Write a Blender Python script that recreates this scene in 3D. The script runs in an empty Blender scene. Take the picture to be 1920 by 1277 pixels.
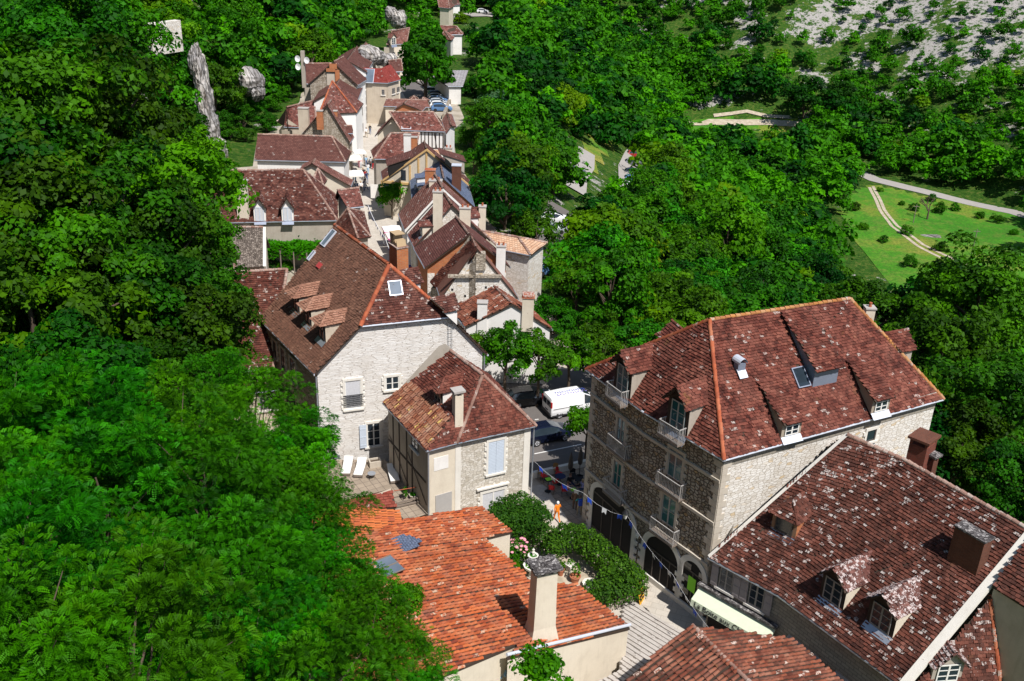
import bpy, math, random
import numpy as np
from mathutils import Vector
random.seed(7); rng=np.random.default_rng(7)
C=bpy.context.scene.collection
PI=math.pi
# ---------------------------------------------------------------- camera geometry
F_=1867.; TH=math.radians(24.7); RO=math.radians(1.97); CZ=41.0
def ray(px,py):
    x,y,z=(px-960)/F_,-(py-638.5)/F_,-1.0
    c,s=math.cos(RO),math.sin(RO); x,y=c*x-s*y,s*x+c*y
    a=PI/2-TH; c,s=math.cos(a),math.sin(a)
    return Vector((x,c*y-s*z,s*y+c*z))
CAM=Vector((0,0,CZ))
def P(px,py,z=0.0):
    d=ray(px,py); return CAM+d*((z-CZ)/d.z)
def PD(px,py,dist):
    return CAM+ray(px,py).normalized()*dist
def Q(px,py,p0,n):
    d=ray(px,py); return CAM+d*((p0-CAM).dot(n)/d.dot(n))
def zat(px,py,X,Y):
    d=ray(px,py); t=(X*d.x+Y*d.y)/(d.x**2+d.y**2); return CZ+d.z*t
def V(*a): return Vector(a)
UP=Vector((0,0,1))
# ---------------------------------------------------------------- mesh builder
class MB:
    def __init__(s): s.v=[];s.f=[];s.uv=[];s.m=[];s.n=0
    def add(s,v,f,uv=None,m=0):
        v=np.asarray([tuple(p) for p in v] if not isinstance(v,np.ndarray) else v,dtype=np.float32).reshape(-1,3)
        s.v.append(v)
        if isinstance(f,np.ndarray):
            s.f.append(f+s.n); nf=len(f); nl=f.size
        else:
            s.f.append([[i+s.n for i in q] for q in f]); nf=len(f); nl=sum(len(q) for q in f)
        s.m.append(np.full(nf,m,dtype=np.int32) if np.isscalar(m) else np.asarray(m,dtype=np.int32))
        s.uv.append(np.zeros((nl,2),dtype=np.float32) if uv is None else np.asarray(uv,dtype=np.float32).reshape(-1,2))
        s.n+=len(v)
    def poly(s,pts,m=0,uv=None):
        s.add(pts,[list(range(len(pts)))],uv,m)
    def box(s,fr,a0,a1,b0,b1,c0,c1,m=0):
        o,r,n,u=fr
        P8=[o+r*a+n*b+u*c for a,b,c in((a0,b0,c0),(a1,b0,c0),(a1,b1,c0),(a0,b1,c0),(a0,b0,c1),(a1,b0,c1),(a1,b1,c1),(a0,b1,c1))]
        fs=[(0,3,2,1),(4,5,6,7),(0,1,5,4),(1,2,6,5),(2,3,7,6),(3,0,4,7)]
        A,B,Cc=abs(a1-a0),abs(b1-b0),abs(c1-c0)
        uv=[]
        for d in((A,B),(A,B),(A,Cc),(B,Cc),(A,Cc),(B,Cc)): uv+=[(0,0),(d[0],0),d,(0,d[1])]
        s.add(P8,[list(q) for q in fs],uv,m)
    def tube(s,p,q,r0,r1=None,n=8,m=0,cap=True):
        r1=r0 if r1 is None else r1
        p=Vector(p);q=Vector(q);d=(q-p).normalized();a=d.orthogonal().normalized();b=d.cross(a)
        vs=[];L=(q-p).length
        for c,r in((p,r0),(q,r1)):
            for k in range(n):
                t=2*PI*k/n; vs.append(c+a*(math.cos(t)*r)+b*(math.sin(t)*r))
        fs=[[k,(k+1)%n,n+(k+1)%n,n+k] for k in range(n)];uv=[]
        for k in range(n): uv+=[(k/n,0),((k+1)/n,0),((k+1)/n,L),(k/n,L)]
        if cap:
            fs+=[list(range(n))[::-1],list(range(n,2*n))]; uv+=[(0,0)]*(2*n)
        s.add(vs,fs,uv,m)
    def path(s,pts,r,n=6,m=0):
        for a,b in zip(pts,pts[1:]): s.tube(a,b,r,r,n,m)
    def lathe(s,c,prof,n=16,m=0,sx=1,sy=1):
        vs=[];uv=[];fs=[]
        for r,z in prof:
            for k in range(n):
                t=2*PI*k/n; vs.append(Vector(c)+V(math.cos(t)*r*sx,math.sin(t)*r*sy,z))
        for i in range(len(prof)-1):
            for k in range(n):
                fs.append([i*n+k,i*n+(k+1)%n,(i+1)*n+(k+1)%n,(i+1)*n+k]); uv+=[(k/n,i),((k+1)/n,i),((k+1)/n,i+1),(k/n,i+1)]
        s.add(vs,fs,uv,m)
    def build(s,name,mats,parent=None,smooth=False,origin=None):
        me=bpy.data.meshes.new(name)
        if s.n:
            v=np.concatenate(s.v)
            if origin is not None: v=v-np.array(origin,dtype=np.float32)
            me.vertices.add(len(v)); me.vertices.foreach_set('co',v.ravel())
            li=[];ls=[];tot=0
            for f in s.f:
                if isinstance(f,np.ndarray):
                    k=f.shape[1]; li.append(f.ravel()); ls.append(tot+np.arange(len(f))*k); tot+=f.size
                else:
                    for q in f: li.append(np.array(q)); ls.append(np.array([tot])); tot+=len(q)
            li=np.concatenate(li).astype(np.int32);ls=np.concatenate(ls).astype(np.int32)
            me.loops.add(len(li)); me.loops.foreach_set('vertex_index',li)
            me.polygons.add(len(ls)); me.polygons.foreach_set('loop_start',ls)
            me.polygons.foreach_set('material_index',np.concatenate(s.m))
            uvl=me.uv_layers.new(name='UVMap'); uvl.data.foreach_set('uv',np.concatenate(s.uv).ravel())
            me.polygons.foreach_set('use_smooth',np.full(len(ls),smooth,dtype=bool))
            me.update(calc_edges=True); me.validate()
        for m in (mats if isinstance(mats,(list,tuple)) else [mats]): me.materials.append(m)
        o=bpy.data.objects.new(name,me); C.objects.link(o)
        if origin is not None: o.location=origin
        if parent is not None: attach(o,parent)
        return o
def attach(o,parent):
    o.parent=parent
    M=parent_world(parent)
    o.matrix_parent_inverse=M.inverted()
from mathutils import Matrix
def parent_world(p):
    M=Matrix.LocRotScale(p.location,p.rotation_euler,p.scale)
    if p.parent: M=parent_world(p.parent)@p.matrix_parent_inverse@M
    return M
def thing(name,label,cat,loc=(0,0,0),group=None):
    o=bpy.data.objects.new(name,None); o.location=loc; o.empty_display_size=.3; C.objects.link(o)
    return tag(o,label,cat,group)
def tag(o,label=None,cat=None,group=None,kind=None):
    if label:o['label']=label
    if cat:o['category']=cat
    if group:o['group']=group
    if kind:o['kind']=kind
    return o
def copy_tree(o,parent=None,loc=None,rot=None,scale=None):
    c=o.copy(); C.objects.link(c)
    if loc is not None:c.location=loc
    if rot is not None:c.rotation_euler=rot
    if scale is not None:c.scale=scale
    if parent is not None: c.parent=parent; c.matrix_parent_inverse=o.matrix_parent_inverse.copy()
    for ch in list(o.children): copy_tree(ch,c)
    return c
# ---------------------------------------------------------------- materials
class NT:
    def __init__(s,name):
        s.mat=bpy.data.materials.new(name); s.mat.use_nodes=True; s.t=s.mat.node_tree
        s.t.nodes.clear(); s.out=s.n('ShaderNodeOutputMaterial')
    def n(s,typ,**k):
        nd=s.t.nodes.new(typ)
        for a,b in k.items(): setattr(nd,a,b)
        return nd
    def l(s,a,b): s.t.links.new(a,b)
    def val(s,sock,v):
        if hasattr(v,'links') or hasattr(v,'is_linked'): s.l(v,sock)
        else: sock.default_value=v
    def uv(s): return s.n('ShaderNodeTexCoord').outputs['UV']
    def obj(s): return s.n('ShaderNodeTexCoord').outputs['Object']
    def pos(s): return s.n('ShaderNodeNewGeometry').outputs['Position']
    def mapping(s,v,scale=(1,1,1),rot=(0,0,0),loc=(0,0,0)):
        m=s.n('ShaderNodeMapping'); s.l(v,m.inputs[0]); m.inputs['Scale'].default_value=scale; m.inputs['Rotation'].default_value=rot; m.inputs['Location'].default_value=loc
        return m.outputs[0]
    def noise(s,v,scale,detail=4,rough=.55,out='Fac'):
        m=s.n('ShaderNodeTexNoise'); s.l(v,m.inputs['Vector']); m.inputs['Scale'].default_value=scale; m.inputs['Detail'].default_value=detail; m.inputs['Roughness'].default_value=rough
        return m.outputs[out]
    def ramp(s,f,stops,interp='LINEAR'):
        m=s.n('ShaderNodeValToRGB'); s.l(f,m.inputs[0]); e=m.color_ramp; e.interpolation=interp
        while len(e.elements)<len(stops): e.elements.new(.5)
        for el,(p,c) in zip(e.elements,stops): el.position=p; el.color=(*c,1) if len(c)==3 else c
        return m.outputs[0]
    def math(s,op,a,b=None,c=None,clamp=False):
        m=s.n('ShaderNodeMath',operation=op,use_clamp=clamp); s.val(m.inputs[0],a)
        if b is not None: s.val(m.inputs[1],b)
        if c is not None: s.val(m.inputs[2],c)
        return m.outputs[0]
    def mix(s,f,a,b,mode='MIX'):
        m=s.n('ShaderNodeMix',data_type='RGBA',blend_type=mode); s.val(m.inputs[0],f)
        s.val(m.inputs[6],a if not isinstance(a,tuple) else (*a,1)); s.val(m.inputs[7],b if not isinstance(b,tuple) else (*b,1))
        return m.outputs[2]
    def smooth(s,f,lo,hi,a=0.,b=1.):
        m=s.n('ShaderNodeMapRange',interpolation_type='SMOOTHSTEP'); s.l(f,m.inputs[0])
        m.inputs[1].default_value=lo;m.inputs[2].default_value=hi;m.inputs[3].default_value=a;m.inputs[4].default_value=b
        return m.outputs[0]
    def sep(s,v):
        m=s.n('ShaderNodeSeparateXYZ'); s.l(v,m.inputs[0]); return m.outputs
    def comb(s,x,y,z=0.):
        m=s.n('ShaderNodeCombineXYZ'); s.val(m.inputs[0],x);s.val(m.inputs[1],y);s.val(m.inputs[2],z); return m.outputs[0]
    def wn(s,v):
        m=s.n('ShaderNodeTexWhiteNoise',noise_dimensions='3D'); s.l(v,m.inputs[0]); return m.outputs
    def bump(s,h,strength=.5,dist=.05):
        m=s.n('ShaderNodeBump'); s.l(h,m.inputs['Height']); m.inputs['Strength'].default_value=strength; m.inputs['Distance'].default_value=dist
        return m.outputs[0]
    def bsdf(s,col,rough=.85,normal=None,metal=0.,spec=.3):
        b=s.n('ShaderNodeBsdfPrincipled'); s.val(b.inputs['Base Color'],col if not isinstance(col,tuple) else (*col,1))
        s.val(b.inputs['Roughness'],rough); b.inputs['Metallic'].default_value=metal; b.inputs['Specular IOR Level'].default_value=spec
        if normal is not None: s.l(normal,b.inputs['Normal'])
        s.l(b.outputs[0],s.out.inputs[0]); return b
def plain(name,col,rough=.6,metal=0.,spec=.4,var=.25,sc=3.):
    t=NT(name); f=t.noise(t.obj(),sc,5)
    c=t.mix(f,tuple(x*(1-var) for x in col),tuple(min(1,x*(1+var)) for x in col))
    t.bsdf(c,rough,None,metal,spec); return t.mat
def tile_mat(name,stops,lich=.1,lichcol=(.42,.36,.32),moss=.0,stain=.5,geo=True,w=.2,h=.14,sat=None,ridge=False,lichpatch=1.0,dim=(.66,.58,.54)):
    """clay tiles. geo: each tile is its own face with random uv; else tiles come from the uv in metres"""
    t=NT(name); uv=t.uv(); pos=t.pos()
    if geo:
        x=t.sep(uv); r1=x[0]; r2=x[1]; bumph=None
    else:
        x=t.sep(uv); row=t.math('FLOOR',t.math('DIVIDE',x[1],h)); off=t.math('MULTIPLY',t.math('MODULO',t.math('ABSOLUTE',row),2.),.5)
        cx=t.math('ADD',t.math('DIVIDE',x[0],w),off); col=t.math('FLOOR',cx)
        wn=t.wn(t.comb(col,row,3.)); r=t.sep(wn['Color']); r1=r[0]; r2=r[1]
        fv=t.math('FRACT',t.math('DIVIDE',x[1],h)); fu=t.math('FRACT',cx)
        edge=t.math('MULTIPLY',t.smooth(fv,0.,.22),t.math('MULTIPLY',t.smooth(fu,0,.08),t.smooth(fu,1.,.92)))
        bumph=t.math('ADD',t.math('MULTIPLY',edge,t.math('SUBTRACT',1.3,fv)),t.math('MULTIPLY',r[2],.5))
    pn=t.noise(pos,.55,6,.65); r1=t.math('ADD',t.math('MULTIPLY',r1,.72),t.math('MULTIPLY',t.math('SUBTRACT',pn,.40),.95),None,True)
    base=t.ramp(r1,stops); base=t.mix(1.,base,dim,'MULTIPLY')
    big=t.noise(pos,.35,5,.6); base=t.mix(t.smooth(big,.35,.72,0,stain),base,tuple(c*.42 for c in stops[len(stops)//2][1]),'MIX')
    med=t.noise(pos,1.1,4,.6); base=t.mix(t.smooth(med,.35,.7,0,.35),base,t.mix(.6,base,stops[-1][1]))
    sp=t.noise(pos,26.,3,.7); base=t.mix(t.smooth(sp,.3,.75,0,.5),base,t.mix(1.,base,(.35,.33,.32),'MULTIPLY'))
    # lichen: whole pale tiles and spots inside tiles, more of it in patches
    pat=t.smooth(t.noise(pos,.22,3,.6),.35,.65,.35,1.6*lichpatch)
    thr=t.math('MULTIPLY',pat,lich*.5); isl=t.math('LESS_THAN',r2,thr)
    sp2=t.smooth(t.noise(pos,9.,4,.65),.45,.56); base=t.mix(t.math('MULTIPLY',t.math('MULTIPLY',isl,sp2),.85),base,lichcol)
    sp3=t.math('GREATER_THAN',t.noise(pos,13.,2,.5),t.math('SUBTRACT',.78,t.math('MULTIPLY',thr,.35)))
    base=t.mix(t.math('MULTIPLY',sp3,.75),base,lichcol)
    if moss>0:
        mo=t.smooth(t.noise(pos,.8,5,.7),.62,.74,0,moss); base=t.mix(mo,base,(.33,.25,.03))
    nrm=None
    fine=t.noise(pos,40.,3,.6)
    if bumph is None: nrm=t.bump(fine,.35,.02)
    else:
        base=t.mix(t.math('SUBTRACT',1.,edge),base,t.mix(1.,base,(.25,.2,.2),'MULTIPLY'))
        nrm=t.bump(t.math('ADD',bumph,t.math('MULTIPLY',fine,.3)),.7,.05)
    t.bsdf(base,.85,nrm,0,.25); return t.mat
def stone_mat(name,stops,mortar,sx=3.2,sy=5.5,joint=.06,wob=.25,stain=.3,bumps=.8,patch=None):
    t=NT(name); uv=t.uv(); pos=t.pos()
    wv=t.n('ShaderNodeVectorMath',operation='MULTIPLY_ADD'); nz=t.noise(uv,1.6,3,.5,'Color'); t.l(nz,wv.inputs[0]); wv.inputs[1].default_value=(wob,wob,0); t.l(uv,wv.inputs[2])
    m=t.mapping(wv.outputs[0],(sx,sy,1))
    ve=t.n('ShaderNodeTexVoronoi',feature='DISTANCE_TO_EDGE',voronoi_dimensions='2D'); t.l(m,ve.inputs['Vector']); ve.inputs['Scale'].default_value=1
    vc=t.n('ShaderNodeTexVoronoi',feature='F1',voronoi_dimensions='2D'); t.l(m,vc.inputs['Vector']); vc.inputs['Scale'].default_value=1
    for v_ in(ve,vc): v_.inputs['Randomness'].default_value=.85
    cell=t.sep(vc.outputs['Color']); col=t.ramp(cell[0],stops)
    fn=t.noise(pos,9.,5,.7); col=t.mix(t.smooth(fn,.3,.7,0,.35),col,t.mix(1.,col,(.55,.5,.45),'MULTIPLY'))
    j=t.smooth(ve.outputs['Distance'],joint*.35,joint*1.6); col=t.mix(j,mortar,col)
    stk=t.noise(t.mapping(pos,(1.4,1.4,.22)),1.,5,.65); col=t.mix(t.smooth(stk,.5,.72,0,stain*.9),col,t.mix(1.,col,(.62,.56,.48),'MULTIPLY')); bg=t.noise(pos,.5,5,.65); col=t.mix(t.smooth(bg,.45,.75,0,stain),col,t.mix(1.,col,(.55,.5,.44),'MULTIPLY'))
    h=t.math('ADD',t.math('MULTIPLY',j,t.math('ADD',.7,t.math('MULTIPLY',cell[1],.5))),t.math('MULTIPLY',fn,.35))
    t.bsdf(col,.9,t.bump(h,bumps,.06),0,.2); return t.mat
def plaster_mat(name,col,dark=(.5,.45,.4),stain=.35,sc=1.):
    t=NT(name); pos=t.pos(); a=t.noise(pos,.9*sc,6,.65); b=t.noise(pos,12.,5,.7)
    c=t.mix(t.smooth(a,.4,.75,0,stain),col,tuple(x*y for x,y in zip(col,dark)))
    strk=t.noise(t.mapping(pos,(3.,3.,.35)),1.5,4,.6); c=t.mix(t.smooth(strk,.5,.75,0,stain*.6),c,tuple(x*y*.9 for x,y in zip(col,dark)))
    c=t.mix(t.smooth(b,.35,.7,0,.16),c,tuple(x*.7 for x in col))
    t.bsdf(c,.92,t.bump(b,.35,.03),0,.15); return t.mat
def brick_mat(name,c1,c2,mortar,s=1.,bw=.22,bh=.065):
    t=NT(name); b=t.n('ShaderNodeTexBrick'); t.l(t.uv(),b.inputs[0]); b.inputs['Scale'].default_value=1.
    b.inputs['Color1'].default_value=(*c1,1);b.inputs['Color2'].default_value=(*c2,1);b.inputs['Mortar'].default_value=(*mortar,1)
    b.inputs['Mortar Size'].default_value=.008*s; b.inputs['Brick Width'].default_value=bw*s; b.inputs['Row Height'].default_value=bh*s
    n=t.noise(t.pos(),2.,5,.7); c=t.mix(t.smooth(n,.4,.75,0,.45),b.outputs[0],tuple(x*.45 for x in c1))
    n2=t.noise(t.pos(),14.,4,.7); c=t.mix(t.smooth(n2,.45,.75,0,.4),c,tuple(x*.5 for x in c1))
    t.bsdf(c,.88,t.bump(b.outputs['Fac'],-.3,.02),0,.2); return t.mat
def leaf_mat(name,dark,lit,trans=.35,var=.5,hue=.03):
    t=NT(name); x=t.sep(t.uv()); oi=t.n('ShaderNodeObjectInfo')
    c=t.mix(x[0],dark,lit)
    big=t.noise(t.pos(),.3,4,.6); c=t.mix(t.smooth(big,.38,.68,0,.55),c,dark)
    h=t.n('ShaderNodeHueSaturation'); h.inputs['Saturation'].default_value=1.05
    t.l(t.math('ADD',t.math('MULTIPLY',t.math('SUBTRACT',oi.outputs['Random'],.85),hue*2),.5),h.inputs['Hue'])
    t.l(t.math('ADD',1-var*.5,t.math('MULTIPLY',t.math('FRACT',t.math('MULTIPLY',oi.outputs['Random'],7.31)),var)),h.inputs['Value'])
    t.l(c,h.inputs['Color']); c=h.outputs[0]
    d=t.n('ShaderNodeBsdfPrincipled'); t.l(c,d.inputs['Base Color']); d.inputs['Roughness'].default_value=.6; d.inputs['Specular IOR Level'].default_value=.12
    tr=t.n('ShaderNodeBsdfTranslucent'); t.l(t.mix(1.,c,(1.25,1.3,.5),'MULTIPLY'),tr.inputs[0])
    m=t.n('ShaderNodeMixShader'); m.inputs[0].default_value=trans; t.l(d.outputs[0],m.inputs[1]); t.l(tr.outputs[0],m.inputs[2]); t.l(m.outputs[0],t.out.inputs[0])
    return t.mat
def glass_mat(name,col=(.02,.03,.04),rough=.08):
    t=NT(name); f=t.noise(t.obj(),.8,2); t.bsdf(t.mix(f,tuple(c*.6 for c in col),tuple(c*1.5 for c in col)),rough,None,0,.6); return t.mat
M={}
maroon=[(0,(.055,.018,.014)),(.35,(.14,.042,.032)),(.7,(.24,.085,.065)),(1,(.36,.16,.12))]
M['t_tower']=tile_mat('tile_tower',[(0,(.055,.016,.012)),(.35,(.15,.04,.028)),(.7,(.27,.085,.06)),(1,(.40,.17,.12))],.07,stain=.35,moss=.15)
M['t_dark']=tile_mat('tile_dark',[(0,(.035,.013,.01)),(.4,(.085,.03,.02)),(.75,(.17,.06,.04)),(1,(.27,.12,.09))],.24,(.46,.41,.38),stain=.45,moss=.1,dim=(.86,.74,.7))
M['t_lich']=tile_mat('tile_lichen',[(0,(.05,.02,.017)),(.4,(.12,.045,.035)),(.8,(.22,.1,.08)),(1,(.33,.18,.15))],0.75,(.55,.48,.46),stain=.3,dim=(.9,.85,.85))
M['t_main']=tile_mat('tile_main',[(0,(.10,.05,.035)),(.45,(.135,.068,.048)),(.8,(.17,.088,.06)),(1,(.23,.13,.09))],.012,stain=.3,dim=(1.35,1.25,1.15))
M['t_mar']=tile_mat('tile_maroon',[(0,(.05,.018,.015)),(.35,(.12,.038,.03)),(.7,(.2,.075,.055)),(1,(.34,.17,.13))],.16,stain=.35)
M['t_left']=tile_mat('tile_left',[(0,(.05,.018,.012)),(.35,(.13,.036,.025)),(.7,(.2,.065,.045)),(1,(.3,.14,.1))],.12,stain=.3)
M['t_small']=tile_mat('tile_small',[(0,(.06,.02,.014)),(.35,(.15,.042,.03)),(.7,(.26,.08,.055)),(1,(.38,.17,.12))],.12,stain=.35)
M['t_dormer']=tile_mat('tile_dormer',[(0,(.26,.12,.08)),(.5,(.34,.17,.11)),(1,(.42,.23,.16))],.02,stain=.2,dim=(1,1,1))
M['c_orange']=tile_mat('canal_orange',[(0,(.2,.05,.03)),(.25,(.36,.085,.032)),(.6,(.52,.135,.04)),(.85,(.6,.2,.07)),(1,(.5,.33,.22))],.10,(.5,.38,.27),stain=.42,moss=.05,dim=(.95,.82,.8))
M['c_orange2']=tile_mat('canal_bright',[(0,(.38,.1,.05)),(.5,(.56,.14,.045)),(1,(.64,.2,.06))],.01,stain=.12,dim=(1,1,1))
M['c_red']=tile_mat('tile_red_shed',[(0,(.22,.045,.03)),(.5,(.34,.075,.05)),(1,(.44,.14,.1))],.03,stain=.2)
M['c_brown']=tile_mat('canal_brown',[(0,(.09,.03,.02)),(.4,(.25,.075,.045)),(.75,(.4,.13,.07)),(1,(.5,.28,.2))],.16,(.55,.45,.38),stain=.4,moss=.25)
M['c_yel']=tile_mat('canal_yellowed',[(0,(.2,.06,.035)),(.4,(.38,.14,.07)),(.75,(.5,.26,.16)),(1,(.55,.4,.3))],.15,(.6,.42,.12),stain=.3,moss=.5)
f1=[(0,(.07,.028,.022)),(.35,(.15,.052,.04)),(.7,(.25,.1,.078)),(1,(.38,.2,.165))]
M['t_far']=tile_mat('tile_far',f1,.15,stain=.3,geo=False,w=.3,h=.22,dim=(.95,.83,.82))
M['t_far2']=tile_mat('tile_far_plain',[(0,(.1,.042,.034)),(.5,(.15,.066,.052)),(1,(.2,.1,.08))],.03,stain=.25,geo=False,w=.3,h=.22,dim=(.95,.83,.82))
M['t_far3']=tile_mat('tile_far_pink',[(0,(.14,.06,.048)),(.5,(.24,.11,.085)),(1,(.36,.2,.16))],.12,stain=.3,geo=False,w=.3,h=.22,dim=(.95,.83,.82))
M['t_red']=tile_mat('tile_far_red',[(0,(.22,.035,.028)),(.5,(.3,.055,.045)),(1,(.36,.09,.07))],.02,stain=.2,geo=False,w=.3,h=.22,dim=(.95,.83,.82))
M['t_dk']=tile_mat('tile_ribbed',[(0,(.1,.04,.034)),(.5,(.15,.062,.052)),(1,(.21,.1,.085))],.04,stain=.25,geo=False,w=.3,h=.22,dim=(.95,.83,.82))
M['t_light']=tile_mat('tile_pale_orange',[(0,(.55,.3,.18)),(.5,(.65,.4,.25)),(1,(.7,.5,.35))],.02,dim=(1,1,1),stain=.1,geo=False,w=.3,h=.3)
M['slate']=tile_mat('slate_blue',[(0,(.09,.12,.19)),(.5,(.13,.17,.26)),(1,(.18,.22,.32))],.01,stain=.15,dim=(1,1,1),geo=False,w=.25,h=.16)
M['t_grey']=tile_mat('sheet_grey',[(0,(.3,.29,.3)),(.5,(.36,.35,.36)),(1,(.42,.4,.41))],.01,dim=(1,1,1),stain=.15,geo=False,w=.6,h=.9)
M['lauze']=stone_mat('lauze',[(0,(.11,.09,.075)),(.5,(.2,.165,.14)),(1,(.33,.28,.24))],(.05,.04,.035),4.5,7,.09,.3)
M['ridge']=tile_mat('ridge_orange',[(0,(.3,.08,.04)),(.5,(.45,.12,.05)),(1,(.5,.22,.12))],.12,stain=.25,moss=.1,dim=(1,.9,.9))
M['ridge_y']=tile_mat('ridge_yellow',[(0,(.35,.14,.05)),(.5,(.5,.24,.07)),(1,(.5,.33,.2))],.2,stain=.25,moss=.6,dim=(1,.9,.9))
M['ridge_g']=tile_mat('ridge_grey',[(0,(.2,.12,.09)),(.5,(.35,.22,.17)),(1,(.5,.4,.33))],.4,stain=.25,dim=(1,.9,.9))
M['under']=plain('roof_board',(.05,.032,.022),.9)
M['s_tower']=stone_mat('rubble_tower',[(0,(.25,.2,.15)),(.4,(.38,.33,.26)),(.8,(.5,.45,.37)),(1,(.42,.3,.16))],(.12,.095,.075),3.0,4.6,.10,.3,.35,1.)
M['s_white']=stone_mat('rubble_white',[(0,(.68,.63,.56)),(.5,(.79,.75,.69)),(.92,(.84,.81,.76)),(1,(.66,.5,.3))],(.36,.29,.2),2.6,6.0,.035,.2,.2,.6)
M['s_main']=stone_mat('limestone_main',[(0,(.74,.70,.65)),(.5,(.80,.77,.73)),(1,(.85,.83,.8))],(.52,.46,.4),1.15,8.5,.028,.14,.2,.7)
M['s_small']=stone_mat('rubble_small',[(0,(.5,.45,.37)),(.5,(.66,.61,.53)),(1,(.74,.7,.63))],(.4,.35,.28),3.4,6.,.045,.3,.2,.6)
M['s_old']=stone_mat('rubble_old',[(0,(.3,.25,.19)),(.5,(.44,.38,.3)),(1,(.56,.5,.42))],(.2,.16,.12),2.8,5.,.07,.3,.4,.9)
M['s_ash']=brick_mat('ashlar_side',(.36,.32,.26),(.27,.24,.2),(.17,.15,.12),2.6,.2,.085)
M['cut']=plaster_mat('cut_stone',(.52,.46,.38),stain=.3)
M['cutw']=plaster_mat('cut_stone_white',(.74,.7,.63),stain=.2)
M['p_white']=plaster_mat('plaster_white',(.8,.77,.73),stain=.2)
M['p_bright']=plaster_mat('plaster_bright',(.86,.84,.8),stain=.12)
M['p_cream']=plaster_mat('plaster_cream',(.68,.6,.48),stain=.25)
M['p_beige']=plaster_mat('plaster_beige',(.55,.47,.37),stain=.35)
M['p_grey']=plaster_mat('plaster_grey',(.42,.37,.31),stain=.35)
M['p_brown']=plaster_mat('plaster_brown',(.36,.3,.23),stain=.3)  # even brown plaster for the shed dormer cheeks
M['brick']=brick_mat('brick_orange',(.5,.17,.06),(.42,.13,.05),(.36,.22,.14),2.2)
M['brick_d']=brick_mat('brick_dark',(.16,.055,.032),(.11,.04,.025),(.12,.08,.06),1.2)
M['brick_r']=brick_mat('brick_red',(.22,.055,.035),(.15,.04,.028),(.13,.08,.06),1.4)
M['beam']=plain('timber_dark',(.035,.022,.016),.8)
M['beam_y']=plain('timber_pine',(.62,.4,.17),.6)
M['wood']=plain('timber_grey',(.2,.16,.13),.8)
M['frame']=plain('window_white',(.75,.73,.68),.5,var=.08)
M['frame_g']=plain('window_grey',(.3,.27,.25),.6,var=.15)
M['frame_d']=plain('window_dark',(.08,.065,.055),.6)
M['shut_b']=plain('shutter_blue',(.52,.58,.66),.6,var=.1)
M['shut_g']=plain('shutter_mauve',(.3,.26,.26),.7,var=.12)
M['glass']=glass_mat('glass_dark'); M['glass_t']=glass_mat('glass_teal',(.02,.10,.12)); M['glass_s']=glass_mat('glass_sky',(.12,.15,.19),.05)
M['curtain']=plain('curtain',(.55,.55,.57),.9,var=.2,sc=9)
M['dark']=plain('dark_interior',(.012,.01,.009),.9)
M['zinc']=plain('zinc',(.42,.45,.5),.35,.6,.5,.15)
M['zincl']=plain('zinc_light',(.6,.63,.7),.45,.2,.5,.1)
M['lead']=plain('lead_flashing',(.22,.25,.32),.5,.3,.5,.15)
M['iron']=plain('iron',(.02,.02,.022),.5,.4)
M['rail']=plain('rail_white',(.4,.38,.36),.5,var=.12)
M['conc']=plaster_mat('concrete',(.42,.39,.36),stain=.4)
M['concd']=stone_mat('lichen_slab',[(0,(.045,.04,.04)),(.5,(.13,.12,.12)),(1,(.38,.36,.35))],(.03,.025,.025),7,7,.05,.4)
M['white']=plain('white_paint',(.8,.8,.8),.4,var=.04)
M['canvas']=plain('canvas_white',(.78,.75,.7),.85,var=.06)
M['cushion']=plain('lounger_canvas',(.74,.72,.68),.9,var=.06)
M['steps']=plaster_mat('step_stone',(.47,.43,.39),stain=.4,sc=2)
M['rock']=stone_mat('cliff_rock',[(0,(.24,.23,.23)),(.5,(.4,.38,.37)),(1,(.56,.53,.49))],(.12,.11,.10),1.1,.35,.10,.9,.9,1.)
def ribbed(name,c):
    t=NT(name); t.bsdf(c,.7); return t.mat
L={}
L['locust']=leaf_mat('leaf_locust',(.003,.055,.001),(.045,.32,.001),.4,.5,.016)
L['oak']=leaf_mat('leaf_oak',(.004,.042,.001),(.038,.215,.001),.3,.7,.022)
L['dark']=leaf_mat('leaf_dark',(.002,.022,.002),(.01,.095,.005),.25,.5,.015)
L['bright']=leaf_mat('leaf_bright',(.012,.1,.001),(.07,.32,.003),.4,.7,.02)
L['yellow']=leaf_mat('leaf_yellow',(.04,.13,.003),(.15,.33,.004),.4,.3,.02)
L['silver']=leaf_mat('leaf_silver',(.03,.1,.04),(.14,.28,.13),.3,.3,.02)
L['hedge']=leaf_mat('leaf_hedge',(.008,.045,.006),(.075,.21,.018),.25,.3,.01)
L['plane']=leaf_mat('leaf_plane',(.01,.07,.003),(.045,.24,.006),.35,.3,.01)
L['vine']=leaf_mat('leaf_vine',(.02,.12,.004),(.05,.3,.008),.4,.3,.01)
M['bark']=plain('bark',(.09,.065,.045),.95,var=.4)
M['petal']=plain('petal_pink',(.75,.3,.36),.7)
def flatcol(name,c,r=.7): M[name]=plain(name,c,r,var=.12); return M[name]
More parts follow.
